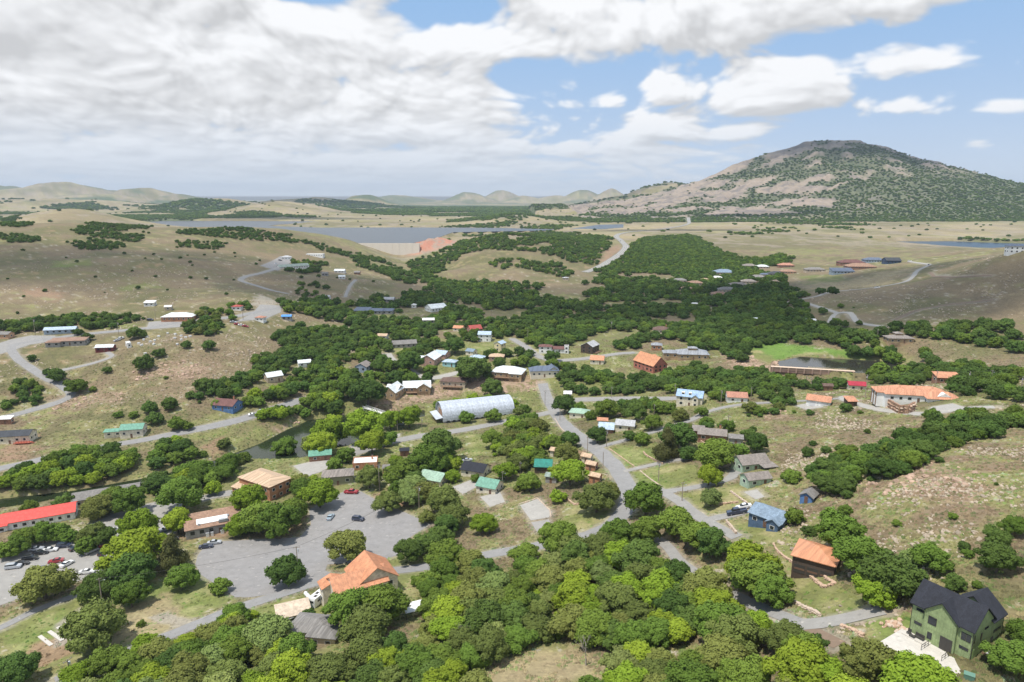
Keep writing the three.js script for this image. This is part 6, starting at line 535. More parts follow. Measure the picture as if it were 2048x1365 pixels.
function buildHouse([name, label, bx, bd, turn, wall, roof, blocks, ex]) {
  const root = new THREE.Group(), fine = bd < 260, q = rng(Math.round(bx * 13 + bd * 7));
  root.name = numbered(name); root.position.set(bx, Math.max(land(bx, bd), 0 * 1 + land(bx, bd)), -bd); root.rotation.y = turn; root.userData = { label, category: name.replace('_', ' ') };
  if (bd > 520 && /subdivision/.test(label)) root.userData.group = 'houses of the wooded subdivision';
  const W = wallMats[wall], R = roofMats[roof], dark = /green|darkwood|navy|maroonwall|redwood|greywall/.test(wall), frame = dark ? trimDark : trimWhite;
  const c = Math.cos(turn), s = Math.sin(turn), toCam = [-bx, bd];       // local x, z of the way to the camera
  const L = Math.hypot(bx, bd), camX = (-bx * c - bd * s) / L, camZ = (-bx * s + bd * c) / L; // local direction to the camera (x, z)
  blocks.forEach(([lx, ld, w, d, type, wh, rise, rot], bi) => {
    const lz = -ld, ridgeX = !rot, bw = ridgeX ? w : d, bdp = ridgeX ? d : w;   // bw along the ridge
    const place = (m) => { m.position.x += lx; m.position.z += lz; return m; };
    const turnG = (g) => { if (rot) g.rotateY(Math.PI / 2); g.translate(lx, 0, lz); return g; };
    const th = 0.16, oe = type === 'arch' ? 0 : fine ? 0.45 : 0.5, og = 0.35, low = -3.2;
    const lift = bi * 0.013;
    let wg, rg;
    if (type === 'gable') {
      const k = rise / (bdp / 2), z = bdp / 2, e = z + oe, ye = wh - oe * k + 0.02, yr = wh + rise + 0.02;
      wg = profile([[-z, low], [z, low], [z, wh], [0, wh + rise], [-z, wh]], bw);
      rg = profile([[-e, ye], [0, yr], [e, ye], [e, ye + th], [0, yr + th * 1.15], [-e, ye + th]].reverse(), bw + 2 * og);
    } else if (type === 'hip') { wg = boxGeo(0, (wh + low) / 2, 0, bw, wh - low, bdp); rg = hipRoof(bw, bdp, wh + 0.01, rise, oe, th); }
    else if (type === 'shed') {
      const z = bdp / 2, e = z + oe, k = rise / bdp;
      wg = profile([[-z, low], [z, low], [z, wh], [-z, wh + rise]].map(([a, b]) => [-a, b]), bw);
      rg = profile([[-e, wh + rise + oe * k + 0.02], [e, wh - oe * k + 0.02], [e, wh - oe * k + 0.02 + th], [-e, wh + rise + oe * k + 0.02 + th]].map(([a, b]) => [-a, b]).reverse(), bw + 2 * og);
    } else if (type === 'flat') { wg = mergeGeometries([boxGeo(0, (wh + low) / 2, 0, bw, wh - low, bdp), boxGeo(0, wh + 0.25, bdp / 2 - 0.12, bw, 0.5, 0.24), boxGeo(0, wh + 0.25, -bdp / 2 + 0.12, bw, 0.5, 0.24), boxGeo(bw / 2 - 0.12, wh + 0.25, 0, 0.24, 0.5, bdp - 0.48), boxGeo(-bw / 2 + 0.12, wh + 0.25, 0, 0.24, 0.5, bdp - 0.48)]); rg = boxGeo(0, wh + 0.07, 0, bw - 0.5, 0.12, bdp - 0.5); }
    else if (type === 'open') {
      for (const px of [-w / 2 + 0.2, 0, w / 2 - 0.2]) for (const pz of [-d / 2 + 0.2, d / 2 - 0.2]) boxPart(root, 'post', trimDark, lx + px, (wh + low) / 2, lz + pz, 0.14, wh - low, 0.14);
      rg = profile([[-d / 2 - 0.3, wh + 0.3], [d / 2 + 0.3, wh], [d / 2 + 0.3, wh + 0.12], [-d / 2 - 0.3, wh + 0.42]].map(([a, b]) => [-a, b]).reverse(), w + 0.5);
    } else if (type === 'arch') {
      const pts = [], out = [], N = 22; for (let i = 0; i <= N; i++) { const a = Math.PI * i / N; pts.push([-Math.cos(a) * bdp / 2, wh + Math.sin(a) ** 0.85 * rise]); out.push([-Math.cos(a) * (bdp / 2 + 0.25), wh + Math.sin(a) ** 0.85 * (rise + 0.25)]); }
      wg = profile([[bdp / 2 - 0.3, low], [-bdp / 2 + 0.3, low], ...pts.map(([z, y]) => [z * 0.97, y * 0.98])].reverse(), bw - 1.6);
      rg = profile([...out, ...pts.slice().reverse()].reverse(), bw);
    }
    if (wg) part(root, 'wall', turnG(wg), W);
    const rm = part(root, 'roof', turnG(rg), type === 'open' ? R : R); rm.position.y = lift;
    if ((ex.seam || METAL.has(roof)) && (type === 'gable' || type === 'hip') && bd < 520) {       // standing seams on the metal sheets
      const ribs = [], k = rise / (bdp / 2 + (type === 'hip' ? oe : 0)), X = bw / 2 + og, E = bdp / 2 + oe;
      for (let x = -X + 0.3; x < X; x += fine ? 0.62 : 1.1) for (const sd of [-1, 1]) {
        let len = E; if (type === 'hip') { len = Math.min(E, X + (oe - og) - Math.abs(x)); if (len < 0.4) continue; }
        const sl = Math.hypot(len, len * k), g = new THREE.BoxGeometry(fine ? 0.05 : 0.09, 0.06, sl), a = Math.atan(k);
        g.rotateX(sd * a); const zc = sd * (E - len / 2), y0 = type === 'hip' ? wh + 0.01 + th + (len / 2) * k : wh + rise + 0.02 + th - (E - len / 2) * k;
        g.translate(x, y0 + 0.03, zc); ribs.push(g);
      }
      if (ribs.length) { const m = part(rm, 'roof_seam', turnG(mergeGeometries(ribs)), R); m.userData.kind = 'stuff'; }
    }
    if (type === 'open' || type === 'arch' || ex.custom === 'green') return;
    // windows, one mesh each with its pane
    const sides = [[0, 1, w, d / 2], [0, -1, w, d / 2], [1, 0, d, w / 2], [-1, 0, d, w / 2]];
    const storeys = wh > 4.4 ? 2 : 1;
    sides.forEach(([nx, nz, len, off], si) => {
      const facing = nx * camX + nz * camZ; if (facing < (fine ? -0.2 : 0.12)) return;
      const n = Math.max(1, Math.floor(len / (fine ? 2.9 : 3.4))), garage = ex.garage && si === 0 && bi === 0;
      for (let f = 0; f < storeys; f++) for (let i = 0; i < n; i++) {
        const u = ((i + 0.5) / n - 0.5) * len * 0.94, yy = storeys === 2 ? 1.45 + f * (wh / 2 - 0.1) : wh * 0.54, wx = lx + (nx ? nx * off : u), wz = lz + (nz ? nz * off : u);
        let hid = false; blocks.forEach((o, oi) => { if (oi !== bi) { const ax = wx + nx * 0.5 - o[0], az = wz + nz * 0.5 + o[1]; if (Math.abs(ax) < o[2] / 2 + 0.7 && Math.abs(az) < o[3] / 2 + 0.7) hid = true; } }); if (hid) continue;
        const ry = nx ? Math.PI / 2 : 0;
        if (f === 0 && garage) { const g = boxPart(root, 'garage_door', dark ? trimDark : garageMat, wx, 1.05, wz, Math.min(2.5, len / n * 0.8), 2.1, 0.14, ry); boxPart(g, 'panel', dark ? doorMat : garageMat, 0, 0, 0, 0.92, 0.22, 1.25); continue; }
        if (f === 0 && i === (n >> 1) && (si === 0 || (si === 1 && camZ < 0)) && bi === 0 && bd < 460) { const dr = boxPart(root, 'door', doorMat, wx, 1.0, wz, 0.95, 2.1, 0.14, ry); boxPart(dr, 'handle', metalGrey, 0.36, 0, 0.4, 0.07, 0.05, 1.2); continue; }
        const ww = Math.min(1.5, len / n * 0.5) * (0.8 + q() * 0.3), hh = Math.min(1.35, wh * 0.4);
        const m = boxPart(root, 'window', frame, wx, yy, wz, ww, hh, 0.1, ry); boxPart(m, 'pane', glassMat, 0, 0, 0, 0.82, 0.84, 1.5);
      }
    });
  });
  const [, , w, d, , wh, rise] = blocks[0];
  if (ex.chimney) { const ch = boxPart(root, 'chimney', wallMats.orangebrick, w * 0.28, wh + rise * 0.6 + 0.5, -d * 0.12, 0.7, 2.2 + rise, 0.7); boxPart(ch, 'cap', trimDark, 0, 0.5, 0, 1.15, 0.05, 1.15); }
  if (ex.deck) {
    const fz = camZ >= 0 ? 1 : -1, dk = ex.deck === 2 ? redTimber : woodMat, y = ex.deck === 2 ? 1.0 : 0.35, dw = ex.deck === 2 ? w * 0.42 : w * 0.8, dx = ex.deck === 2 ? w * 0.36 : 0;
    const p = boxPart(root, 'deck', dk, dx, y, fz * (d / 2 + 1.4), dw, 0.18, 2.6);
    for (let i = 0; i <= 6; i++) boxPart(root, 'post', dk, dx + (i / 6 - 0.5) * dw * 0.98, y - 1.4 + 1.0, fz * (d / 2 + 2.62), 0.12, 3.8, 0.12);
    boxPart(root, 'railing', dk, dx, y + 1.0, fz * (d / 2 + 2.62), dw, 0.1, 0.1); boxPart(root, 'railing', dk, dx, y + 0.55, fz * (d / 2 + 2.62), dw, 0.06, 0.06);
    if (ex.deck === 2) { const st = []; for (let i = 0; i < 12; i++) st.push(boxGeo(dx + dw / 2 + 0.4 + i * 0.3, y - i * 0.24, fz * (d / 2 + 1.4), 0.34, 0.1, 1.5)); part(root, 'stair', mergeGeometries(st), redTimber); }
  }
  if (ex.dormer) for (const u of [-3.2, 0.2]) { const g = boxPart(root, 'dormer', W, u, wh + 0.9, d * 0.30, 1.5, 1.5, 1.6); boxPart(g, 'pane', glassMat, 0, 0.05, 0.5, 0.6, 0.6, 0.06); }
  scene.add(root); return root;
}
const houses = BUILDINGS.map((b) => [buildHouse(b), b]);
const houseOf = (key) => houses.find(([, b]) => b[8].custom === key)[0];

// the green house: battens, window openings, porch recess
{
  const h = houseOf('green'), g = wallMats.green, L = 9.6, f = 3.25, bt = [];
  const battens = (x0, x1, z, y0, top) => { for (let x = x0; x <= x1 + 0.01; x += 0.40) bt.push(boxGeo(x, (y0 + top(x)) / 2, z, 0.05, top(x) - y0, 0.05)); };
  battens(-4.75, -2.6, f + 0.02, -1, () => 5.75); battens(2.6, 4.75, f + 0.02, -1, () => 5.75);
  battens(-2.4, 2.4, f + 0.52, -1, (x) => 5.75 + 2.25 * (1 - Math.abs(x) / 2.5));
  for (let z = -3.1; z <= 3.2; z += 0.4) bt.push(boxGeo(L / 2 + 0.02, (5.7 + 2.85 * (1 - Math.abs(z) / 3.25) - 1) / 2, z, 0.05, 5.7 + 2.85 * (1 - Math.abs(z) / 3.25) + 1, 0.05));
  for (let z = -7.0; z < -3.3; z += 0.4) bt.push(boxGeo(L / 2 + 0.02, 2.2, z, 0.05, 6.4, 0.05));
  const bm = part(h, 'batten', mergeGeometries(bt), g); bm.userData.kind = 'stuff';
  const win = (x, y, z, w, hh, ry) => { const m = boxPart(h, 'window', trimDark, x, y, z, w, hh, 0.14, ry); boxPart(m, 'pane', glassMat, 0, 0, 0, 0.86, 0.84, 1.35); return m; };
  win(-3.5, 4.75, f, 1.25, 0.5, 0); win(-3.6, 2.2, f, 1.25, 0.5, 0);
  win(-1.2, 4.2, f + 0.5, 1.35, 1.45, 0); win(-1.35, 1.35, f + 0.5, 0.75, 1.25, 0);
  win(3.45, 3.95, f, 0.72, 1.35, 0); win(4.2, 3.95, f, 0.72, 1.35, 0); win(3.7, 1.9, f, 1.4, 0.5, 0);
  const X = L / 2; win(X, 3.9, 2.7, 0.4, 1.4, Math.PI / 2); win(X, 3.6, 0.4, 0.4, 1.4, Math.PI / 2); win(X, 4.7, -1.1, 1.2, 0.42, Math.PI / 2); win(X, 2.9, -5.2, 2.6, 0.5, Math.PI / 2);
  const rec = boxPart(h, 'porch', trimDark, 1.25, 1.15, f + 0.5, 1.9, 2.5, 0.16); boxPart(rec, 'door', trimDark, -0.2, -0.06, 0.2, 0.42, 0.86, 0.9);
  const gd = boxPart(h, 'garage_door', std(0.27, 0.37, 0.15, 0.7), X, 1.05, 1.5, 2.5, 2.1, 0.16, Math.PI / 2); for (const y of [-0.28, 0, 0.28]) boxPart(gd, 'panel', std(0.24, 0.33, 0.13, 0.7), 0, y, 0, 0.95, 0.2, 1.2);
  const dr = boxPart(h, 'door', trimDark, X, 1.0, -3.6, 0.9, 2.1, 0.14, Math.PI / 2); boxPart(dr, 'handle', metalGrey, 0.35, 0, 0.4, 0.08, 0.05, 1.3);
  for (const [x, z] of [[X + 0.03, f + 0.03], [-X, f + 0.03], [X + 0.03, -7.1]]) boxPart(h, 'downpipe', trimDark, x, 2.4, z, 0.09, 6.8, 0.09);
  // forecourt, terrace and side apron, laid beside the walls
  const slabs = [['concrete_forecourt', -0.2, f + 0.5 + 3.85, 11.2, 7.6, 'broad pale concrete forecourt in front of the green house'], ['concrete_apron', X + 1.8, -1.2, 3.2, 12.4, 'concrete apron along the side of the green house'], ['concrete_terrace', -3.0, f + 1.2, 4.2, 1.6, 'small concrete terrace with benches by the green house']];
  const y0 = h.position.y;
  slabs.forEach(([n, x, z, w, d, label], i) => { const m = new THREE.Mesh(new THREE.BoxGeometry(w, 2.4, d), concrete); m.position.set(x, -1.14 + (i === 2 ? 0.14 : 0.006 * i), z); const t = new THREE.Group(); t.position.copy(h.position); t.rotation.copy(h.rotation); t.add(m); t.updateMatrixWorld(); m.removeFromParent(); m.applyMatrix4(t.matrixWorld); addStructure(m, n); });
  const spot = (name, label, cat, x, y, z, build) => { const t = new THREE.Group(); t.name = numbered(name); t.userData = { label, category: cat }; t.position.set(x, y, z).applyMatrix4(h.matrixWorld); t.rotation.y = h.rotation.y; build(t); scene.add(t); return t; };
  h.updateMatrixWorld();
  [['nearest the garage door', 0.0], ['middle one of three', -1.7], ['farthest from the garage door', -3.9]].forEach(([w, z], i) => spot('air_conditioner', `white air conditioning unit beside the green house, ${w}`, 'air conditioner', X + 1.2, 0.06, z - 0.6, (t) => { const b = boxPart(t, 'casing', i ? trimWhite : garageMat, 0, 0.45, 0, 0.85, 0.9, 0.85); part(b, 'fan_grille', new THREE.CylinderGeometry(0.38, 0.38, 0.06, 16), trimDark).position.y = 0.53; }).userData.group = 'air conditioners of the green house');
  spot('fence_panel', 'grey screen panel beside the garage door of the green house', 'screen', X + 1.6, 0.05, 0.6, (t) => { for (let i = 0; i < 6; i++) boxPart(t, 'board', woodMat, -0.9 + i * 0.36, 0.6, 0, 0.33, 1.2, 0.05); });
  spot('bench', 'dark bench on the terrace of the green house', 'bench', -2.6, 0.1, f + 1.1, (t) => { boxPart(t, 'seat', trimDark, 0, 0.42, 0, 1.5, 0.08, 0.5); boxPart(t, 'backrest', trimDark, 0, 0.72, -0.24, 1.5, 0.5, 0.06); for (const x of [-0.65, 0.65]) for (const z of [-0.2, 0.2]) boxPart(t, 'leg', trimDark, x, 0.2, z, 0.07, 0.42, 0.07); });
  spot('chair', 'dark garden chair at the left of the terrace', 'chair', -4.3, 0.1, f + 1.2, (t) => { boxPart(t, 'seat', trimDark, 0, 0.42, 0, 0.6, 0.08, 0.55); boxPart(t, 'backrest', trimDark, 0, 0.72, -0.26, 0.6, 0.55, 0.06); for (const x of [-0.25, 0.25]) for (const z of [-0.22, 0.22]) boxPart(t, 'leg', trimDark, x, 0.2, z, 0.06, 0.42, 0.06); });
  spot('table', 'low dark table between chair and bench on the terrace', 'table', -3.5, 0.1, f + 1.6, (t) => { boxPart(t, 'table_top', trimDark, 0, 0.4, 0, 0.9, 0.06, 0.6); for (const x of [-0.38, 0.38]) for (const z of [-0.24, 0.24]) boxPart(t, 'leg', trimDark, x, 0.2, z, 0.05, 0.4, 0.05); });
  [['left', -0.9], ['right', 2.3]].forEach(([w, x]) => spot('handrail', `black steel handrail on the forecourt ramp, the ${w} one`, 'handrail', x, 0.05, f + 2.6, (t) => { for (const z of [-1.1, 0, 1.1]) boxPart(t, 'post', trimDark, 0, 0.5, z, 0.06, 1.0, 0.06); boxPart(t, 'rail', trimDark, 0, 1.0, 0, 0.07, 0.07, 2.3); boxPart(t, 'rail', trimDark, 0, 0.55, 0, 0.05, 0.05, 2.3); }));
}
// restaurant roof: white membrane, vents, air units
{
  const h = houseOf('restaurant'); h.updateMatrixWorld();
  const k = 1.6 / 4, m = boxPart(h, 'roof_membrane', std(0.85, 0.85, 0.84, 0.7), -2.5, 4.72, 1.5, 10.5, 0.08, 2.6); m.rotation.x = Math.atan(k); m.position.y = 3.4 + 1.6 - 1.5 * k + 0.32;
  for (const [x, z] of [[-7, 2.8], [3, 1.0], [6, 2.2]]) { const v = part(h, 'roof_vent', new THREE.CylinderGeometry(0.35, 0.45, 0.7, 10), metalGrey); v.position.set(x, 5.4 - z * k, z); }
  const u = boxPart(h, 'roof_unit', metalGrey, 1.2, 3.4 + 1.6 - 3.1 * k + 0.7, 3.1, 3.2, 1.0, 1.3); boxPart(u, 'duct', trimWhite, 0.3, 0.4, 0, 0.3, 0.6, 0.7);
  for (const [x, w] of [[-4.5, 1.1], [-2.9, 0.9], [0.5, 1.2]]) { const b = boxPart(h, 'service_box', trimWhite, x, 0.6, 5.0, w, 1.5, 0.8); boxPart(b, 'lid', metalGrey, 0, 0.52, 0, 1.04, 0.06, 1.04); }
}
// arched barn: lean-to canopy and doors at the front end
{
  const h = houseOf('arch');
  const cnp = boxPart(h, 'canopy', roofMats.silver, -22.6, 2.9, 0, 4.0, 0.14, 15.0); cnp.rotation.z = 0.16;
  for (const z of [-6, -3, 0, 3, 6]) boxPart(h, 'post', woodMat, -24.2, 0, z, 0.2, 5.2, 0.2);
  for (const z of [-4, 0, 4]) { const w = boxPart(h, 'window', trimDark, -20.25, 1.4, z, 1.8, 1.8, 0.12, Math.PI / 2); boxPart(w, 'pane', glassMat, 0, 0, 0, 0.86, 0.86, 1.4); }
  const fr = boxPart(h, 'gable_board', std(0.30, 0.17, 0.10, 0.9), -20.24, 4.6, 0, 0.14, 3.2, 7.5);
  for (let i = 0; i < 12; i++) { const w = boxPart(h, 'window', trimDark, -18 + i * 3.3, 1.15, 8.55, 1.6, 1.1, 0.5); boxPart(w, 'pane', glassMat, 0, 0, 0.2, 0.86, 0.8, 0.8); }
}
{
  const h = houseOf('tilehouse');
  const gb = boxPart(h, 'garage_door', garageMat, 8.4, 1.1, 7.02, 6.0, 2.2, 0.12); for (const x of [-0.25, 0.25]) boxPart(gb, 'panel', garageMat, x, 0, 0, 0.46, 0.92, 1.3);
  const pd = part(h, 'pediment', profile([[-2.6, 0], [2.6, 0], [0, 1.5]], 2.6), wallMats.whitewall); pd.rotation.y = Math.PI / 2; pd.position.set(7.5, 3.9, 5.0);
  for (const z of [-6.5, -3.4, -0.2]) boxPart(h, 'post', woodMat, -16.2, 0.2, z, 0.3, 6.2, 0.3);
}

// ---------------------------------------------------------------- dam, weir, footbridge, garden walls
function thing(name, label, category, x, d, turn = 0, lift = 0) { const t = new THREE.Group(); t.name = numbered(name); t.userData = { label, category }; t.position.set(x, land(x, d) + lift, -d); t.rotation.y = turn; scene.add(t); return t; }
{
  const [[ax, ad], [bx, bd]] = DAM, len = Math.hypot(bx - ax, bd - ad) + 36, t = new THREE.Group(); t.name = 'dam'; t.userData = { label: 'pale concrete dam wall holding back the big lake', category: 'dam' };
  t.position.set((ax + bx) / 2, 28, -(ad + bd) / 2 + 15); t.rotation.y = Math.atan2(bd - ad, bx - ax); scene.add(t);
  const dm = std(0.95, 0.86, 0.74, 0.95, { map: pavingA });
  const n = 13; for (let i = 0; i < n; i++) { const w = len / n, g = profile([[9, -34], [9, 0.4], [-2 - (i % 2) * 0.12, 0.4], [-8 - (i % 2) * 0.12, -34]], w - 0.2); const m = part(t, 'panel', g, dm); m.rotation.y = 0; m.position.set((i + 0.5 - n / 2) * w, 0, 0); }
  boxPart(t, 'parapet', dm, 0, 0.9, 0, len, 1.0, 0.5);
}
{
  const [[ax, ad], [bx, bd]] = WEIR, len = Math.hypot(bx - ax, bd - ad), t = new THREE.Group(); t.name = 'weir'; t.userData = { label: 'low masonry weir with pale walkway across the reservoir', category: 'weir' };
  t.position.set((ax + bx) / 2, 17, -(ad + bd) / 2); t.rotation.y = Math.atan2(bd - ad, bx - ax); scene.add(t);
  boxPart(t, 'wall', std(0.42, 0.31, 0.24, 0.95, { map: stoneMap }), 0, -0.9, 0, len, 2.8, 2.2); boxPart(t, 'walkway', std(0.62, 0.48, 0.36, 0.9), 0, 0.62, 0, len, 0.22, 2.6);
  for (let i = 0; i < 11; i++) boxPart(t, 'pier', std(0.36, 0.25, 0.2, 0.95), (i / 10 - 0.5) * len * 0.96, -1.0, 1.4, 0.7, 2.6, 0.7);
  boxPart(t, 'railing', std(0.72, 0.60, 0.32, 0.8), len * 0.2, 1.3, -1.1, len * 0.5, 0.08, 0.08); boxPart(t, 'railing', std(0.72, 0.60, 0.32, 0.8), len * 0.2, 0.98, -1.1, len * 0.5, 0.06, 0.06);
}
{
  const [[ax, ad], [bx, bd]] = BRIDGE, len = Math.hypot(bx - ax, bd - ad) + 3, t = new THREE.Group(); t.name = 'footbridge'; t.userData = { label: 'white footbridge with railings across the creek pond', category: 'footbridge' };
  t.position.set((ax + bx) / 2, -5.4, -(ad + bd) / 2); t.rotation.y = Math.atan2(bd - ad, bx - ax); scene.add(t);
  boxPart(t, 'deck', trimWhite, 0, 0, 0, len, 0.25, 2.4);
  for (const z of [-1.15, 1.15]) { boxPart(t, 'railing', trimWhite, 0, 1.15, z, len, 0.14, 0.12); boxPart(t, 'railing', trimWhite, 0, 0.6, z, len, 0.1, 0.08); for (let i = 0; i <= 12; i++) boxPart(t, 'post', trimWhite, (i / 12 - 0.5) * len, 0.55, z, 0.12, 1.2, 0.12); }
  for (const x of [-len / 2 + 0.6, len / 2 - 0.6]) boxPart(t, 'abutment', concrete, x, -2.2, 0, 1.2, 4.2, 2.8);
}
const stoneShapes = []; for (let i = 0; i < 6; i++) { const g = mergeVertices(new THREE.IcosahedronGeometry(0.5, 1).deleteAttribute('uv').deleteAttribute('normal')), p = g.attributes.position, q = rng(50 + i); for (let k = 0; k < p.count; k++) { const f = 0.75 + q() * 0.45; p.setXYZ(k, p.getX(k) * f * 1.2, p.getY(k) * f * 0.75, p.getZ(k) * f); } stoneShapes.push(g.toNonIndexed()); stoneShapes[i].computeVertexNormals(); }
const stoneMats = [std(0.50, 0.35, 0.25, 0.95), std(0.44, 0.29, 0.20, 0.95), std(0.52, 0.41, 0.32, 0.95), std(0.42, 0.27, 0.20, 0.95), std(0.60, 0.50, 0.42, 0.95)];
function along(pts, step, each) { for (let i = 1; i < pts.length; i++) { const [ax, ay] = pts[i - 1], [bx, by] = pts[i], L = Math.hypot(bx - ax, by - ay), n = Math.max(1, Math.round(L / step)); for (let k = 0; k < n; k++) each(ax + (bx - ax) * (k + 0.5) / n, ay + (by - ay) * (k + 0.5) / n, Math.atan2(by - ay, bx - ax)); } }
WALLS.forEach(([name, w, h, pts, label], wi) => {
  const q = rng(700 + wi), geos = [], [ox, od] = pts[0], oy = land(ox, od);
  along(pts, 0.75, (x, d, a) => { for (let r = 0; r < Math.max(1, Math.round(h / 0.35)); r++) { const g = stoneShapes[q() * 6 | 0].clone(), s = 0.55 + q() * 0.5; g.scale(s, 0.45 + q() * 0.3, w * (0.6 + q() * 0.4)); g.rotateY(a + (q() - 0.5) * 0.5); g.translate(x - ox + (q() - 0.5) * 0.15, land(x, d) - oy + 0.15 + r * 0.34, -(d - od) + (q() - 0.5) * 0.2); geos.push(g); } });
  const m = new THREE.Mesh(mergeGeometries(geos), stoneMats[(wi % 2) * 2]); m.name = numbered(name); m.position.set(ox, oy, -od); m.userData = { label, category: 'stone wall', group: 'low stone walls of the village' }; scene.add(m);
});
{   // loose orange stones between the lawn and the forecourt
  const t = thing('rock_border', 'winding bank of loose orange rocks on the lawn beside the concrete forecourt', 'rock border', BANK[0][0], BANK[0][1]), q = rng(81), oy = t.position.y;
  let n = 0;
  along(BANK, 0.42, (x, d) => { for (let k = 0; k < 3 && n < 190; k++, n++) { const px = x + (q() - 0.5) * 2.3, pd = d + (q() - 0.5) * 1.6, s = 0.45 + q() * 0.55, m = part(t, 'stone', stoneShapes[q() * 6 | 0], stoneMats[q() * 3 | 0]); m.position.set(px - BANK[0][0], land(px, pd) - oy + s * 0.2, -(pd - BANK[0][1])); m.scale.set(s, s * (0.7 + q() * 0.4), s * (0.8 + q() * 0.3)); m.rotation.y = q() * 6; } });
}
{   // the tall curved wall below the tile-roofed house
  const t = thing('retaining_wall', 'tall curved orange stone retaining wall in front of the long white house', 'stone wall', CURVE[0][0], CURVE[0][1]), q = rng(91), oy = t.position.y;
  let n = 0; along(CURVE, 1.15, (x, d, a) => { for (let r = 0; r < 6; r++) { if (n++ > 280) return; const m = part(t, 'stone', stoneShapes[q() * 6 | 0], stoneMats[q() * 4 | 0]); m.position.set(x - CURVE[0][0] + (r % 2) * 0.5 + (q() - 0.5) * 0.5, land(x, d) - oy - 0.2 + r * 0.6 + (q() - 0.5) * 0.3, -(d - CURVE[0][1]) + (q() - 0.5) * 0.2); m.scale.set(1.0 + q() * 0.7, 0.75 + q() * 0.5, 1.1 + q() * 0.4); m.rotation.y = a + (q() - 0.5) * 0.3; } });
  const core = []; along(CURVE, 1.5, (x, d, a) => { core.push(boxGeo(x - CURVE[0][0], land(x, d) - oy + 1.5, -(d - CURVE[0][1]), 2.2, 3.6, 0.8, a)); }); part(t, 'core', mergeGeometries(core), stoneOrange);
}
// ---------------------------------------------------------------- cars
const PAINT = { navy: [.025, .035, .07], black: [.018, .019, .022], white: [.78, .78, .77], silver: [.45, .47, .50], silverblue: [.36, .45, .52], red: [.34, .018, .03] };
const paintMats = {}; for (const k in PAINT) paintMats[k] = new THREE.MeshPhysicalMaterial({ color: new THREE.Color().setRGB(...PAINT[k]), roughness: 0.35, clearcoat: 1, clearcoatRoughness: 0.06 });
const tyreMat = std(0.025, 0.025, 0.026, 0.9), rimMat = std(0.5, 0.5, 0.52, 0.35, { metalness: 0.6 }), lampWhite = std(0.75, 0.75, 0.7, 0.2), lampRed = std(0.45, 0.02, 0.02, 0.25);
const tyreGeo = new THREE.CylinderGeometry(0.34, 0.34, 0.22, 14).rotateX(Math.PI / 2), rimGeo = new THREE.CylinderGeometry(0.2, 0.2, 0.235, 10).rotateX(Math.PI / 2);
function bodyShape(pts, width) { const s = new THREE.Shape(pts.map(([x, y]) => new THREE.Vector2(x, y))), g = new THREE.ExtrudeGeometry(s, { depth: width - 0.16, bevelEnabled: true, bevelSize: 0.08, bevelThickness: 0.08, bevelSegments: 2 }); g.translate(0, 0, -(width - 0.16) / 2); return g; }
const CARG = {
  sedan: { body: bodyShape([[-2.25, 0.32], [2.2, 0.32], [2.28, 0.62], [2.0, 0.80], [1.05, 0.92], [-1.55, 0.95], [-2.25, 0.88]], 1.78), glass: bodyShape([[-1.6, 0.9], [1.1, 0.9], [0.35, 1.30], [-0.95, 1.32]], 1.55), roof: bodyShape([[-0.95, 1.30], [0.35, 1.29], [0.1, 1.38], [-0.75, 1.39]], 1.42), wb: 1.38 },
  suv: { body: bodyShape([[-2.3, 0.38], [2.2, 0.38], [2.3, 0.75], [2.1, 0.98], [1.15, 1.08], [-2.25, 1.12]], 1.9), glass: bodyShape([[-2.2, 1.08], [1.2, 1.08], [0.55, 1.60], [-2.0, 1.62]], 1.68), roof: bodyShape([[-2.05, 1.60], [0.55, 1.58], [0.35, 1.70], [-1.9, 1.72]], 1.58), wb: 1.42 },
  pickup: { body: bodyShape([[-2.9, 0.45], [2.75, 0.45], [2.85, 0.85], [2.7, 1.10], [1.5, 1.18], [-0.9, 1.18], [-0.95, 0.78], [-2.75, 0.78], [-2.8, 1.12], [-2.9, 1.12]], 1.95), glass: bodyShape([[-0.95, 1.12], [1.5, 1.12], [0.85, 1.70], [-0.75, 1.72]], 1.72), roof: bodyShape([[-0.75, 1.70], [0.85, 1.68], [0.65, 1.80], [-0.6, 1.82]], 1.6), wb: 1.8 },
};
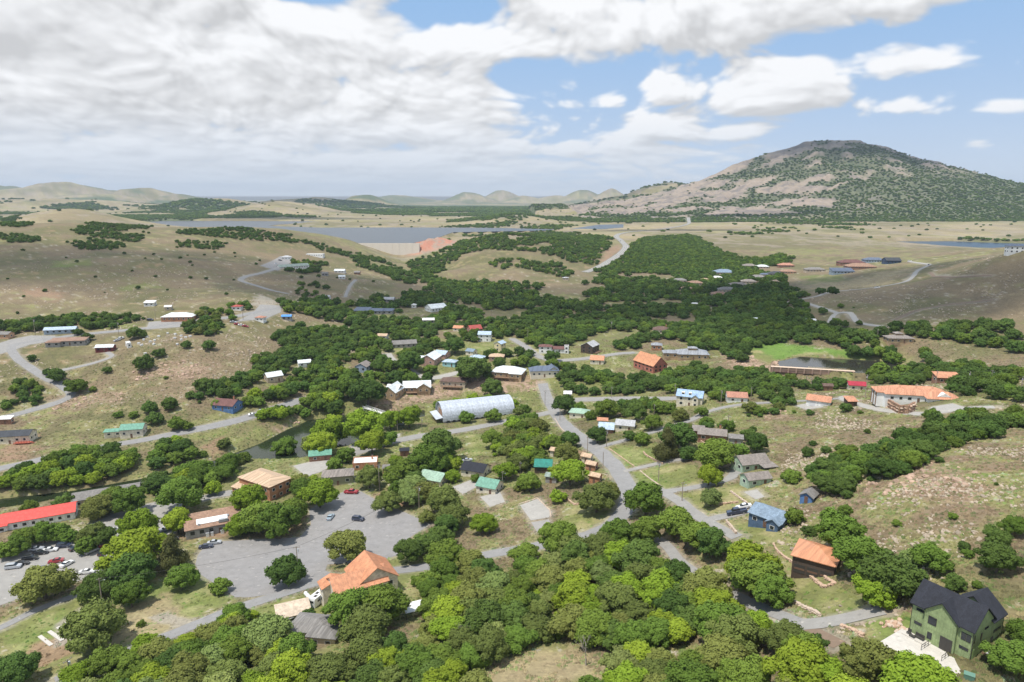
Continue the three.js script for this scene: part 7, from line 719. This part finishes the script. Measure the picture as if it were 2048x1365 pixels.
for (const [kind, x, d, turn, col, label] of CARS) {
  const g = CARG[kind], t = thing(kind === 'pickup' ? 'pickup_truck' : kind === 'suv' ? 'sport_utility_vehicle' : 'parked_car', label, kind === 'pickup' ? 'truck' : 'car', x, d, turn, 0.08);
  const e = 1.6, gx = (land(x + Math.cos(turn) * e, d + Math.sin(turn) * e) - land(x - Math.cos(turn) * e, d - Math.sin(turn) * e)) / (2 * e), gz = (land(x + Math.sin(turn) * e, d - Math.cos(turn) * e) - land(x - Math.sin(turn) * e, d + Math.cos(turn) * e)) / (2 * e);
  t.rotation.order = 'YXZ'; t.rotation.z = Math.atan(gx); t.rotation.x = -Math.atan(gz);
  part(t, 'body', g.body, paintMats[col]); part(t, 'windows', g.glass, glassMat); part(t, 'roof', g.roof, paintMats[col]);
  if (kind === 'pickup') for (const z of [-0.9, 0.9]) boxPart(t, 'bed_side', paintMats[col], -1.85, 0.95, z, 1.85, 0.36, 0.1);
  for (const sx of [-1, 1]) for (const sz of [-1, 1]) { const w = part(t, 'wheel', tyreGeo, tyreMat); w.position.set(sx * g.wb, 0.34, sz * (kind === 'sedan' ? 0.78 : 0.84)); part(w, 'rim', rimGeo, rimMat); }
  const len = kind === 'pickup' ? 2.86 : 2.28; for (const z of [-0.62, 0.62]) { boxPart(t, 'headlight', lampWhite, len, kind === 'sedan' ? 0.64 : 0.85, z, 0.08, 0.16, 0.34); boxPart(t, 'tail_light', lampRed, kind === 'pickup' ? -2.96 : -2.31, kind === 'sedan' ? 0.74 : 0.92, z, 0.08, 0.2, 0.3); }
}
// ---------------------------------------------------------------- utility poles and wires
const poleWood = std(0.30, 0.25, 0.20, 0.95), poleTops = [];
POLES.forEach(([x, d, h, kind], i) => {
  const t = thing('utility_pole', '', 'utility pole', x, d, 0.3 + (i * 1.7) % 1.2), top = t.position.y + h; t.userData.group = 'wooden utility poles';
  const p = part(t, 'pole', new THREE.CylinderGeometry(0.11, 0.17, h + 0.6, 8), poleWood); p.position.y = h / 2 - 0.3;
  boxPart(t, 'crossarm', poleWood, 0, h - 0.35, 0, kind ? 2.2 : 1.3, 0.14, 0.12);
  for (const u of [-0.9, 0, 0.9]) { const c = part(t, 'insulator', new THREE.CylinderGeometry(0.05, 0.07, 0.2, 6), metalGrey); c.position.set(u * (kind ? 1.1 : 0.65), h - 0.18, 0); }
  if (kind) { const c = part(t, 'transformer', new THREE.CylinderGeometry(0.26, 0.26, 0.85, 10), std(0.55, 0.57, 0.58, 0.6)); c.position.set(0.38, h - 1.3, 0); }
  else { boxPart(t, 'lamp_arm', metalGrey, 0.7, h - 1.0, 0, 1.3, 0.06, 0.06); const l = part(t, 'lamp_head', new THREE.CylinderGeometry(0.1, 0.2, 0.18, 8), metalGrey); l.position.set(1.35, h - 1.06, 0); }
  poleTops.push([t, x, top - 0.1, d]);
});
WIRES.forEach(([a, b], i) => {
  const A = poleTops[a], B = poleTops[b], L = Math.hypot(A[1] - B[1], A[3] - B[3]), pts = [];
  for (let k = 0; k <= 16; k++) { const u = k / 16; pts.push(new THREE.Vector3((B[1] - A[1]) * u, (B[2] - A[2]) * u - 4 * u * (1 - u) * L * 0.018, -(B[3] - A[3]) * u)); }
  const m = new THREE.Mesh(new THREE.TubeGeometry(new THREE.CatmullRomCurve3(pts), 24, 0.035, 4), trimDark); m.name = numbered('power_line'); m.position.set(A[1], A[2], -A[3]); m.userData = { label: '', category: 'power line', group: 'sagging power lines' }; scene.add(m); WIRES[i].mesh = m;
});
// ---------------------------------------------------------------- yard things
{
  let t = thing('camper', 'white travel camper with roof panels parked beside the orange-roofed house', 'camper', ...LOC.camper, 1.15, 0.05);
  part(t, 'body', bodyShape([[-3.4, 0.55], [3.3, 0.55], [3.45, 1.4], [3.2, 3.0], [-3.3, 3.05], [-3.45, 2.6]], 2.4), paintMats.white);
  for (const x of [-1.8, 0.4, 2]) for (const z of [-1.22, 1.22]) boxPart(t, 'window', glassMat, x, 2.0, z, 1.0, 0.6, 0.05);
  boxPart(t, 'door', trimWhite, -0.7, 1.5, 1.24, 0.7, 1.8, 0.05);
  for (const [x, z] of [[-2.0, 0.3], [-0.6, -0.3], [1.4, 0.2]]) boxPart(t, 'roof_panel', trimDark, x, 3.12, z, 1.0, 0.08, 0.8);
  boxPart(t, 'rear_window', glassMat, -3.5, 2.1, 0, 0.05, 0.6, 1.5);
  for (const sx of [-0.6, 0.4]) for (const sz of [-1, 1]) { const w = part(t, 'wheel', tyreGeo, tyreMat); w.position.set(sx, 0.34, sz * 1.08); part(w, 'rim', rimGeo, rimMat); }
  t = thing('gas_tank', 'white horizontal propane tank beside the beige carport', 'gas tank', ...LOC.tank, -0.9);
  const c = part(t, 'tank', new THREE.CapsuleGeometry(0.55, 2.2, 6, 14).rotateZ(Math.PI / 2), trimWhite); c.position.y = 0.85; for (const x of [-0.8, 0.8]) boxPart(t, 'leg', metalGrey, x, 0.2, 0, 0.2, 0.5, 0.8); part(t, 'valve_dome', new THREE.SphereGeometry(0.2, 10, 8), metalGrey).position.y = 1.4;
  t = thing('golf_cart', 'white golf cart parked under the edge of the carport', 'golf cart', ...LOC.cart, 2.2, 0.03);
  part(t, 'body', bodyShape([[-1.1, 0.3], [1.15, 0.3], [1.2, 0.7], [0.6, 0.8], [0.5, 0.5], [-0.2, 0.5], [-0.3, 0.85], [-1.1, 0.85]], 1.15), paintMats.white); boxPart(t, 'roof', trimWhite, -0.1, 1.85, 0, 1.7, 0.07, 1.15); boxPart(t, 'seat', trimDark, -0.25, 0.95, 0, 0.5, 0.2, 1.0);
  for (const x of [-0.85, 0.6]) for (const z of [-0.5, 0.5]) boxPart(t, 'post', trimDark, x, 1.3, z, 0.05, 1.1, 0.05);
  for (const sx of [-0.75, 0.75]) for (const sz of [-0.5, 0.5]) { const w = part(t, 'wheel', tyreGeo, tyreMat); w.position.set(sx, 0.24, sz); w.scale.setScalar(0.7); part(w, 'rim', rimGeo, rimMat); }
  t = thing('canopy', 'cream shade canopy on posts among the foreground trees', 'canopy', ...LOC.canopy, 0.4); const cv = boxPart(t, 'canopy_sheet', trimWhite, 0, 2.6, 0, 5.0, 0.1, 3.4); cv.rotation.x = 0.2; for (const x of [-2.3, 2.3]) for (const z of [-1.5, 1.5]) boxPart(t, 'post', trimDark, x, 1.2, z, 0.09, 2.7, 0.09);
  t = thing('utility_cabinet', 'green utility cabinet on the verge below the forecourt', 'utility cabinet', ...LOC.util, -0.6); boxPart(t, 'casing', std(0.10, 0.20, 0.15, 0.6), 0, 0.45, 0, 1.4, 0.95, 1.0); boxPart(t, 'lid', std(0.13, 0.25, 0.19, 0.6), 0, 0.96, 0, 1.5, 0.08, 1.1);
}
STRIPS.forEach(([[ax, ad], [bx, bd]], i) => {
  const t = thing('concrete_strip', `pale concrete parking strip on the lower left lawn, ${['nearest to the left edge', 'second from the left', 'third from the left', 'fourth from the left', 'fifth from the left', 'farthest right and shortest'][i]}`, 'concrete strip', (ax + bx) / 2, (ad + bd) / 2, Math.atan2(bd - ad, bx - ax)); t.userData.group = 'concrete strips on the lawn';
  const L = Math.hypot(bx - ax, bd - ad), e = L / 2; t.rotation.order = 'YXZ'; t.rotation.z = Math.atan((land(bx, bd) - land(ax, ad)) / L); boxPart(t, 'slab', concrete, 0, 0.06, 0, L, 0.34, 1.0);
});
const boxRank = BOXES.map((b) => BOXES.filter((o) => o[0] / o[1] < b[0] / b[1]).length);
BOXES.forEach(([x, d], i) => { const t = thing('white_box', `small white box in the hillside field, ${['first', 'second', 'third', 'fourth', 'fifth', 'sixth', 'seventh', 'eighth', 'ninth', 'tenth', 'eleventh', 'twelfth', 'thirteenth', 'fourteenth', 'fifteenth', 'sixteenth', 'last'][boxRank[i]]} counted from the left`, 'box', x, d, i * 0.9); t.userData.group = 'white boxes scattered over the hillside field'; boxPart(t, 'box', trimWhite, 0, 0.45, 0, 1.7, 1.0, 1.2); boxPart(t, 'lid', garageMat, 0, 0.98, 0, 1.85, 0.1, 1.35); });

// ---------------------------------------------------------------- rocks and grass on the open slopes
{
  const q = rng(321), list = [], M = new THREE.Matrix4(), Q = new THREE.Quaternion(), E = new THREE.Euler(), col = new THREE.Color();
  const place = (x, d, s, warm) => { if (roadDist(x, d) < 0.8 || lotDist(x, d) < 0.5) return; for (const b of waterBoxes) if (hitBox(b, x, d) && polyDist(b.p, x, d) < 0.3) return; for (const b of blocked) if (Math.hypot(x - b[0], d - b[1]) < b[2] * 0.75) return; list.push([x, d, s, warm]); };
  for (const z of zoneBoxes) if (z.e[0] === 3) { const n = Math.min(1500, (z.x1 - z.x0) * (z.d1 - z.d0) * 0.16); for (let i = 0; i < n; i++) { const x = mix(z.x0, z.x1, q()), d = mix(z.d0, z.d1, q()); if (polyDist(z.p, x, d) < 2 && fbm(x / 9, d / 9, 3) > 0.44) place(x, d, 0.5 + q() * q() * 2.0, 1); } }
  for (let i = 0; i < 130000; i++) { const r = 110 + q() * 900 * q() + q() * 150, a = (q() - 0.5) * 1.4, x = Math.sin(a) * r, d = Math.cos(a) * r; const left = x < -70 && d > 370, right = x > 60 && d < 330 && x / d > 0.42, ridge = x > 230 && d > 430 && d < 700; if (!(left || right || ridge)) continue; const f = fbm(x / 22 + 4, d / 22, 4); if (f > 0.50 && q() < (f - 0.47) * 6) place(x, d, 0.25 + q() * q() * (d > 400 ? 1.7 : 1.1), 0); }
  const im = stoneShapes.map((g) => new THREE.InstancedMesh(g, std(1, 1, 1, 0.95), Math.ceil(list.length / 6)));
  list.forEach(([x, d, s, warm], i) => { const m = im[i % 6], k = Math.floor(i / 6), v = 0.8 + q() * 0.5; col.setRGB((warm ? 0.38 : 0.35) * v, (warm ? 0.265 : 0.285) * v, (warm ? 0.195 : 0.215) * v); m.setColorAt(k, col); M.compose(new THREE.Vector3(x, land(x, d) + s * 0.1, -d), Q.setFromEuler(E.set(q() * 0.5, q() * 6, q() * 0.5)), new THREE.Vector3(s, s * 0.8, s)); m.setMatrixAt(k, M); });
  im.forEach((m, j) => { m.count = Math.floor((list.length + 5 - j) / 6); addStuff(m, 'scattered_rocks', 'weathered granite rocks strewn over the dry slopes', 'rocks'); });
  // tufts of dry grass and low scrub
  const tuft = (() => { const parts = [], r = rng(12); for (let i = 0; i < 4; i++) { const g = new THREE.ConeGeometry(0.22 + r() * 0.16, 0.35 + r() * 0.4, 5, 1, true); g.rotateZ((r() - 0.5) * 0.7); g.rotateX((r() - 0.5) * 0.7); g.translate((r() - 0.5) * 0.6, 0.14, (r() - 0.5) * 0.6); g.deleteAttribute('uv'); parts.push(g); } return mergeGeometries(parts); })();
  const tl = []; const c = [0, 0, 0];
  for (let i = 0; i < 280000 && tl.length < 120000; i++) { const r = 95 + (q() ** 1.4) * 420, a = (q() - 0.5) * 1.44, x = Math.sin(a) * r, d = Math.cos(a) * r; if (roadDist(x, d) < 0.5 || lotDist(x, d) < 0.4) continue; let no = false; for (const b of waterBoxes) if (hitBox(b, x, d) && polyDist(b.p, x, d) < 0.5) no = true; if (no) continue; for (const b of blocked) if (Math.hypot(x - b[0], d - b[1]) < b[2] * 0.7) { no = true; break; } if (no) continue; let lawn = false; for (const z of zoneBoxes) if (z.e[0] === 0 && hitBox(z, x, d) && polyDist(z.p, x, d) < 0) lawn = true; if (lawn && q() < 0.85) continue; tl.push([x, d]); }
  const tm = new THREE.InstancedMesh(tuft, new THREE.MeshStandardMaterial({ color: 0xffffff, roughness: 1, side: THREE.DoubleSide }), tl.length);
  tl.forEach(([x, d], k) => { const h = land(x, d); groundColor(x, d, h, c); const v = 0.70 + q() * 0.62, gr = q() < 0.3 ? 0.72 : 1; col.setRGB(c[0] * v * gr, c[1] * v, c[2] * v * gr); tm.setColorAt(k, col); const s = 0.4 + q() * 0.7; M.compose(new THREE.Vector3(x, h - 0.03, -d), Q.setFromEuler(E.set(0, q() * 6, 0)), new THREE.Vector3(s * 1.3, s, s * 1.3)); tm.setMatrixAt(k, M); });
  addStuff(tm, 'grass_tufts', 'tufts of dry grass on the slopes and verges', 'grass');
  console.log('rocks', list.length, 'tufts', tl.length);
}
// ---------------------------------------------------------------- clouds overhead, whose shadows lie on the hills (all above the frame)
{
  const cm = std(0.92, 0.92, 0.93, 1, { transparent: true, opacity: 0.13 });
  const SH = [[1690, 3330, 640, 300], [1720, 3350, 560, 260], [140, 690, 380, 120], [330, 520, 200, 80], [-360, 720, 260, 140], [-1500, 5200, 1500, 500], [350, 4300, 600, 160], [900, 2500, 260, 60], [-900, 2600, 420, 120], [300, 1750, 300, 60]];
  const ball = new THREE.IcosahedronGeometry(1, 3); ball.deleteAttribute('uv');
  SH.forEach(([x, d, rx, rd], i) => {
    const q = rng(900 + i), alt = d > 3000 ? 2050 : 1500, hh = alt - land(x, d), k = hh / SUN_DIR.y, cx = x + SUN_DIR.x * k, cz = -d + SUN_DIR.z * k, geos = [];
    for (let n = 0; n < 20; n++) { const a = q() * 6.28, r = Math.sqrt(q()), g = ball.clone(), s = 0.22 + q() * 0.28; g.scale(rx * s, 70 + q() * 60, rd * s * 1.1); g.translate(Math.cos(a) * r * rx * 0.8, q() * 50, Math.sin(a) * r * rd * 0.8); geos.push(g); }
    const m = new THREE.Mesh(mergeGeometries(geos), cm); m.position.set(cx, alt, cz); addStructure(m, 'cloud');
  });
}
// ---------------------------------------------------------------- labels that single things out
{
  const place = new Map();
  const kindWord = { b: 'bright green', m: 'mid green', d: 'dark green', o: 'olive green', y: 'pale green', c: 'dark' };
  const sizeWord = (s) => (s < 3.6 ? 'low' : s < 7 ? 'small' : s < 10 ? 'full' : 'large');
  const marks = [];
  const MARK = { 'two-storey green': 'the green board house', 'large house with steep': 'the house beside the camper', 'open carport': 'the beige carport', 'brown-walled': 'the brown-walled garage house', 'long brown-roofed': 'the brown-roofed restaurant', 'two-storey inn': 'the tan-roofed inn', 'long shop': 'the red-roofed shop', 'long arched': 'the arched barn', 'blue cottage': 'the blue cottage', 'small blue garden': 'the blue garden shed', 'green cottage': 'the pale green cottage', 'brick bungalow': 'the brick bungalow', 'long white house': 'the long tile-roofed house', 'white garage': 'the white garage', 'cream cottage with large': 'the green-roofed cottage', 'white cottage with black': 'the black-roofed cottage', 'brick shop': 'the white-roofed brick shop', southernmost: 'the southernmost tan cabin', 'white two-storey house with blue': 'the blue-roofed white house', 'white house with green': 'the green-roofed creek house', 'maroon-roofed': 'the maroon-roofed house', 'dark-roofed house': 'the red-decked house', 'store with broad': 'the white-roofed hillside store', 'large red timber': 'the red timber lodge', 'tan house with brown hip roof and raised': 'the brown-roofed deck house', 'low brick restroom': 'the teal-roofed restroom', 'dark timber chalet': 'the timber chalet', 'tan stone house': 'the lookout tower house', 'small cream house with crimson': 'the crimson-roofed house', 'long motel': 'the hilltop motel' };
  for (const [, b] of houses) for (const k in MARK) if (b[1].startsWith(k)) marks.push([b[2], b[3], MARK[k]]);
  const view = (x, d, h) => { const f = d * 0.978 - (h - 115) * 0.2073; return [x / f, (d * 0.2073 + (h - 115) * 0.978) / f]; };
  const groups = new Map();
  const enlist = (o, head, tail, x, d, h, groupName) => {
    let best = null, bd = 1e9; for (const m of marks) { const e = Math.hypot(m[0] - x, m[1] - d); if (e < bd) { bd = e; best = m; } }
    const [u, v] = view(x, d, h), [mu, mv] = view(best[0], best[1], land(best[0], best[1])), du = u - mu, dv = v - mv;
    const rel = Math.abs(du) > Math.abs(dv) * 1.2 ? (du > 0 ? 'right of' : 'left of') : dv > 0 ? 'behind' : 'in front of';
    const key = head + '|' + rel + '|' + best[2]; if (!groups.has(key)) groups.set(key, []); groups.get(key).push([o, u, head, rel, best[2], groupName]);
  };
  for (const [g, t] of treeObjects) enlist(g, `${sizeWord(t.s)} ${kindWord[t.k]} ${t.k === 'c' ? 'cedar' : t.s < 3.6 ? 'shrub' : 'tree'}`, '', t.x, t.d, t.h, 'trees of the village and its slopes');
  poleTops.forEach(([t, x, y, d], i) => enlist(t, POLES[i][3] ? 'utility pole with transformer' : 'utility pole with lamp', '', x, d, t.position.y, 'wooden utility poles'));
  WIRES.forEach((w) => { const A = poleTops[w[0]], B = poleTops[w[1]]; enlist(w.mesh, 'thin sagging power line', '', (A[1] + B[1]) / 2, (A[3] + B[3]) / 2, (A[2] + B[2]) / 2, 'sagging power lines'); });
  const ORD = ['leftmost', 'second from left', 'third from left', 'fourth from left', 'fifth from left', 'sixth from left', 'seventh from left', 'eighth from left', 'ninth from left', 'tenth from left', 'eleventh from left', 'twelfth from left'];
  for (const list of groups.values()) {
    list.sort((a, b) => a[1] - b[1]);
    list.forEach(([o, , head, rel, mark, gname], i) => { o.userData.category ??= /cedar|tree/.test(head) ? 'tree' : 'shrub'; o.userData.label = `${head} ${rel} ${mark}${list.length > 1 ? ', ' + (ORD[i] ?? (i + 1) + 'th from left') : ''}`; o.userData.group = gname; });
  }
}
scene.traverse((o) => { if (o.isMesh) { o.castShadow = true; o.receiveShadow = true; } });

renderer.render(scene, camera);
